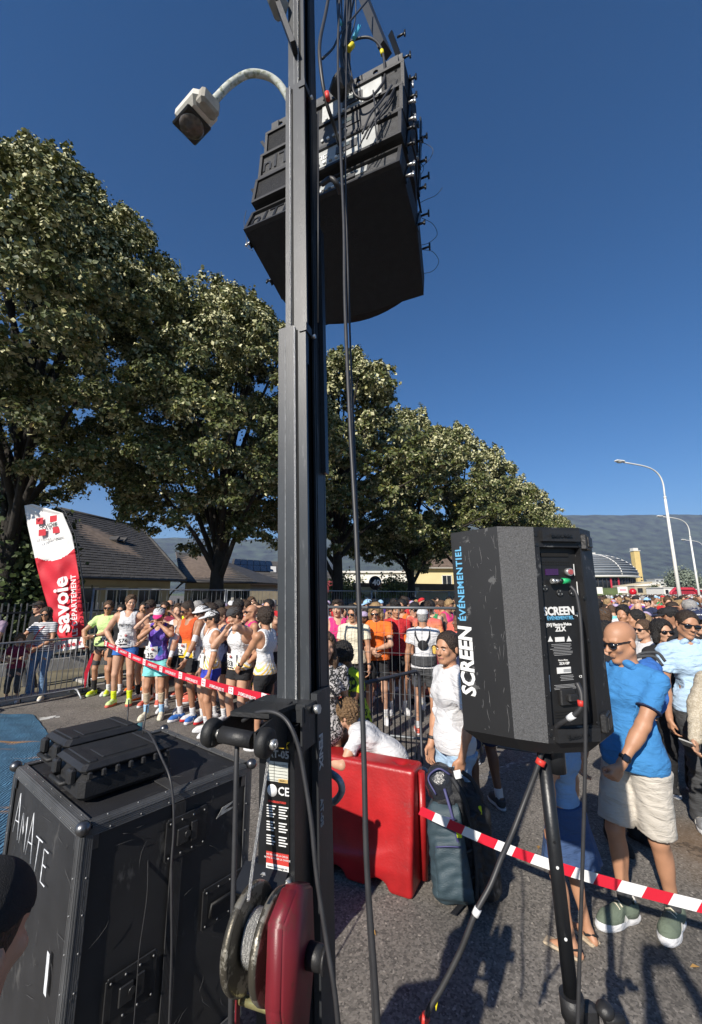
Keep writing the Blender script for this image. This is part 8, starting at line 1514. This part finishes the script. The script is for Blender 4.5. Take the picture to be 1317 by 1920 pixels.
def flag_text(s, size, m, u, t, ang, **k):
    c = fpos(u, t, .05 if t < .4 else .115); x = V3(math.cos(R(ang)), 0, math.sin(R(ang))); y = V3(-math.sin(R(ang)), 0, math.cos(R(ang))); return text(s, size, m, fl, frame(c, x, y), ext=.001, **k)
for (px, py) in ((74.5, 977), (100.5, 972.5), (79.5, 998.5), (106, 993.5)): g = MB(); g.box(P(px, py, YF + .07), (.15, .004, .14), Matrix.Rotation(R(-7), 3, 'Y')); g.build('red_square', redf, fl)
for s_, sz, px, py, m_, an in (('SAVOIE', .12, 90, 985.5, DRK, 8), ('LE DÉPARTEMENT', .075, 96, 1011, greyp, 7)): x = V3(math.cos(R(an)), 0, math.sin(R(an))); text(s_, sz, m_, fl, frame(P(px, py, YF + .055), x, V3(-x.z, 0, x.x)), ext=.001, bold=.0015)
flag_text('savoie', .44, whf, .4, .68, 100, bold=.012, sx=1.05); flag_text('LE DÉPARTEMENT', .15, whf, .76, .7, 99, bold=.003, sx=.95, spacing=1.1)
lo = [P(96, 1215, YF - .3), P(160, 1203, YF - .3)]; g = MB(); d_ = (lo[1] - lo[0]); g.add([lo[0] - V3(0, 0, .1), lo[1] - V3(0, 0, .1), lo[1] + V3(0, 0, .1), lo[0] + V3(0, 0, .1)], [(0, 1, 2, 3)]); w_ = g.build('white_hem', whf, fl); text('savoie.fr', .14, redf, w_, frame(lo[0].lerp(lo[1], .55) - V3(0, .012, 0), d_, (0, 0, 1)), bold=.002)
# big backpack standing on the road
bk = empty('backpack', (0, 0, 0), 0, 'large slate blue and black hiking backpack standing on the road beside the red barrier', 'backpack'); b0 = G(872, 1696); bk.location = (b0.x, b0.y + .08, 0); bk.rotation_euler = (R(-3), R(-7), R(-14))
slate = mat('slate_nylon', (.035, .06, .075), .55, 0, .15, 8, .3, 160); bkn = mat('black_nylon', (.014, .015, .018), .6, 0, .2, 10, .4, 160); vio = mat('violet_piping', (.06, .06, .16), .6, 0, .1, 10)
def rbox(S, c, hs_, r_, k=0, tap=0):
    g_ = np.meshgrid(*[a_.astype(np.float32) for a_ in S.ax], indexing='ij', sparse=True); f = 1 - tap * (g_[2] - c[2]) / hs_[2]; q_ = [np.abs(g_[0] - c[0]) / f - hs_[0] + r_, np.abs(g_[1] - c[1]) / f - hs_[1] + r_, np.abs(g_[2] - c[2]) - hs_[2] + r_]
    o_ = np.sqrt(sum(np.maximum(t_, 0) ** 2 for t_ in q_)); d_ = o_ + np.minimum(np.maximum(np.maximum(q_[0], q_[1]), q_[2]), 0) - r_; h_ = np.clip(.5 + .5 * (S.v - d_) / max(k, 1e-6), 0, 1); S.v = (S.v * (1 - h_) + d_ * h_ - k * h_ * (1 - h_)).astype(np.float32)
S = SDF((-.25, -.28, -.02), (.25, .2, .85), .009); rbox(S, (-.01, -.04, .29), (.15, .12, .28), .075, 0, .12); rbox(S, (-.02, -.13, .22), (.11, .06, .17), .045, .015, .1); S.noise(.004, .08, 4, (0, .2, 1)); S.cap((-.12, -.185, .42), (.08, -.185, .42), .008, .008, .006, True); S.cap((-.13, -.165, .08), (-.12, -.165, .5), .006, .006, .006, True); S.plane((.05, 0, 0), (1, .25, 0)); S.obj('front_shell', slate, bk)
S = SDF((-.2, -.22, -.02), (.3, .2, .9), .009); rbox(S, (.11, .02, .32), (.14, .13, .31), .07, 0, .12); S.cap((.2, -.08, .15), (.24, -.06, .5), .035, .03, .03); S.cap((.14, -.13, .1), (.16, -.13, .5), .03, .025, .02); rbox(S, (.02, 0, .64), (.11, .1, .1), .06, .03, .2); S.noise(.005, .05, 5); S.cap((.1, -.12, .2), (.2, .0, .22), .012, .012, .01, True); S.cap((.1, -.12, .4), (.2, .0, .42), .012, .012, .01, True); S.obj('main_body', bkn, bk)
g = MB(); g.tube(bez([(-.125, -.16, .5), (-.04, -.185, .52), (.05, -.17, .5)], 4), .004, 6); g.build('zip', MATS['violet_piping'], bk); g = MB(); g.tube(bez([(-.1, -.2, .36), (-.02, -.215, .37), (.06, -.2, .36)], 4), .004, 6); g.build('zip', MATS['violet_piping'], bk)
for z_ in (.16, .3): g = MB(); g.tube(bez([(.04, -.16, z_), (.13, -.13, z_ + .02), (.2, -.04, z_ + .03)], 4), .008, 6); g.build('compression_strap', bkn, bk)
S = SDF((-.2, -.25, .4), (.25, .2, .9), .01); S.ell((-.02, -.03, .66), (.11, .09, .13), .03); S.noise(.004, .06, 7); S.obj('lid_pocket', mat('glossy_lid', (.02, .022, .028), .25, 0, .3, 12, .3, 60), bk)
g = MB(); g.box((.1, -.08, .73), (.05, .006, .05), Matrix.Rotation(.5, 3, 'Z') @ Matrix.Rotation(-.2, 3, 'X')); g.build('name_tag', whitep, bk)
for k_, pts in enumerate([[(.13, -.06, .74), (.2, -.05, .66), (.23, -.06, .45), (.2, -.08, .25), (.16, -.1, .1)], [(.06, -.1, .72), (.12, -.14, .6), (.14, -.14, .4), (.13, -.15, .2), (.1, -.15, .06)], [(.0, -.12, .66), (.03, -.16, .5), (.05, -.165, .25), (.06, -.15, .08)]]): g = MB(); g.tube(bez(pts, 5), [.016] * 21 if len(pts) == 5 else [.01] * 16, 6); g.build('strap', bkn if k_ < 2 else vio, bk)
for p_, s_ in (((.055, -.17, .42), (.035, .01, .045)), ((.21, -.09, .52), (.022, .01, .05)), ((.12, -.165, .44), (.02, .01, .03))): g = MB(); g.box(p_, s_, bev=.003); g.build('yellow_tab', CL['neon yellow'], bk)
for p_ in ((-.02, -.14, .02), (.06, -.13, .01)): g = MB(); g.box((p_[0], p_[1] - .03, .02), (.035, .12, .006), Matrix.Rotation(-.35 + p_[0] * 8, 3, 'Z')); g.build('hanging_strap', bkn, bk)
g = MB(); g.tube(bez([(-.06, -.13, .63), (-.1, -.1, .72), (-.02, -.12, .78), (.05, -.11, .74)], 5), .006, 6); g.build('zip_cord', vio, bk); text('TREK', .022, whitep, bk, frame((-.1, -.153, .12), (1, .3, 0), (0, 0, 1)))
# scattered leaves and litter on the road
lf = mat('dry_leaf', (.35, .2, .06), .8, 0, .3, 20)
for i, (px, py) in enumerate(((1303, 1815), (1010, 1590), (700, 1750), (1180, 1560))): p = G(px, py); g = MB(); g.add([(-.025, 0, .004), (0, -.013, .012), (.028, 0, .005), (0, .013, .011)], [(0, 1, 2), (0, 2, 3)]); o = g.build('fallen_leaf', lf); o.location = p; o.rotation_euler.z = i * 1.1; tag(o, ['dry leaf on the road at the lower right edge', 'dry leaf lying between backpack and stand shadow', 'dry leaf in the shade under the mast', 'dry leaf near the feet of the bald man'][i], 'leaf', 'dry leaves on the road')
print('done', time.time() - T0, len(bpy.data.objects))
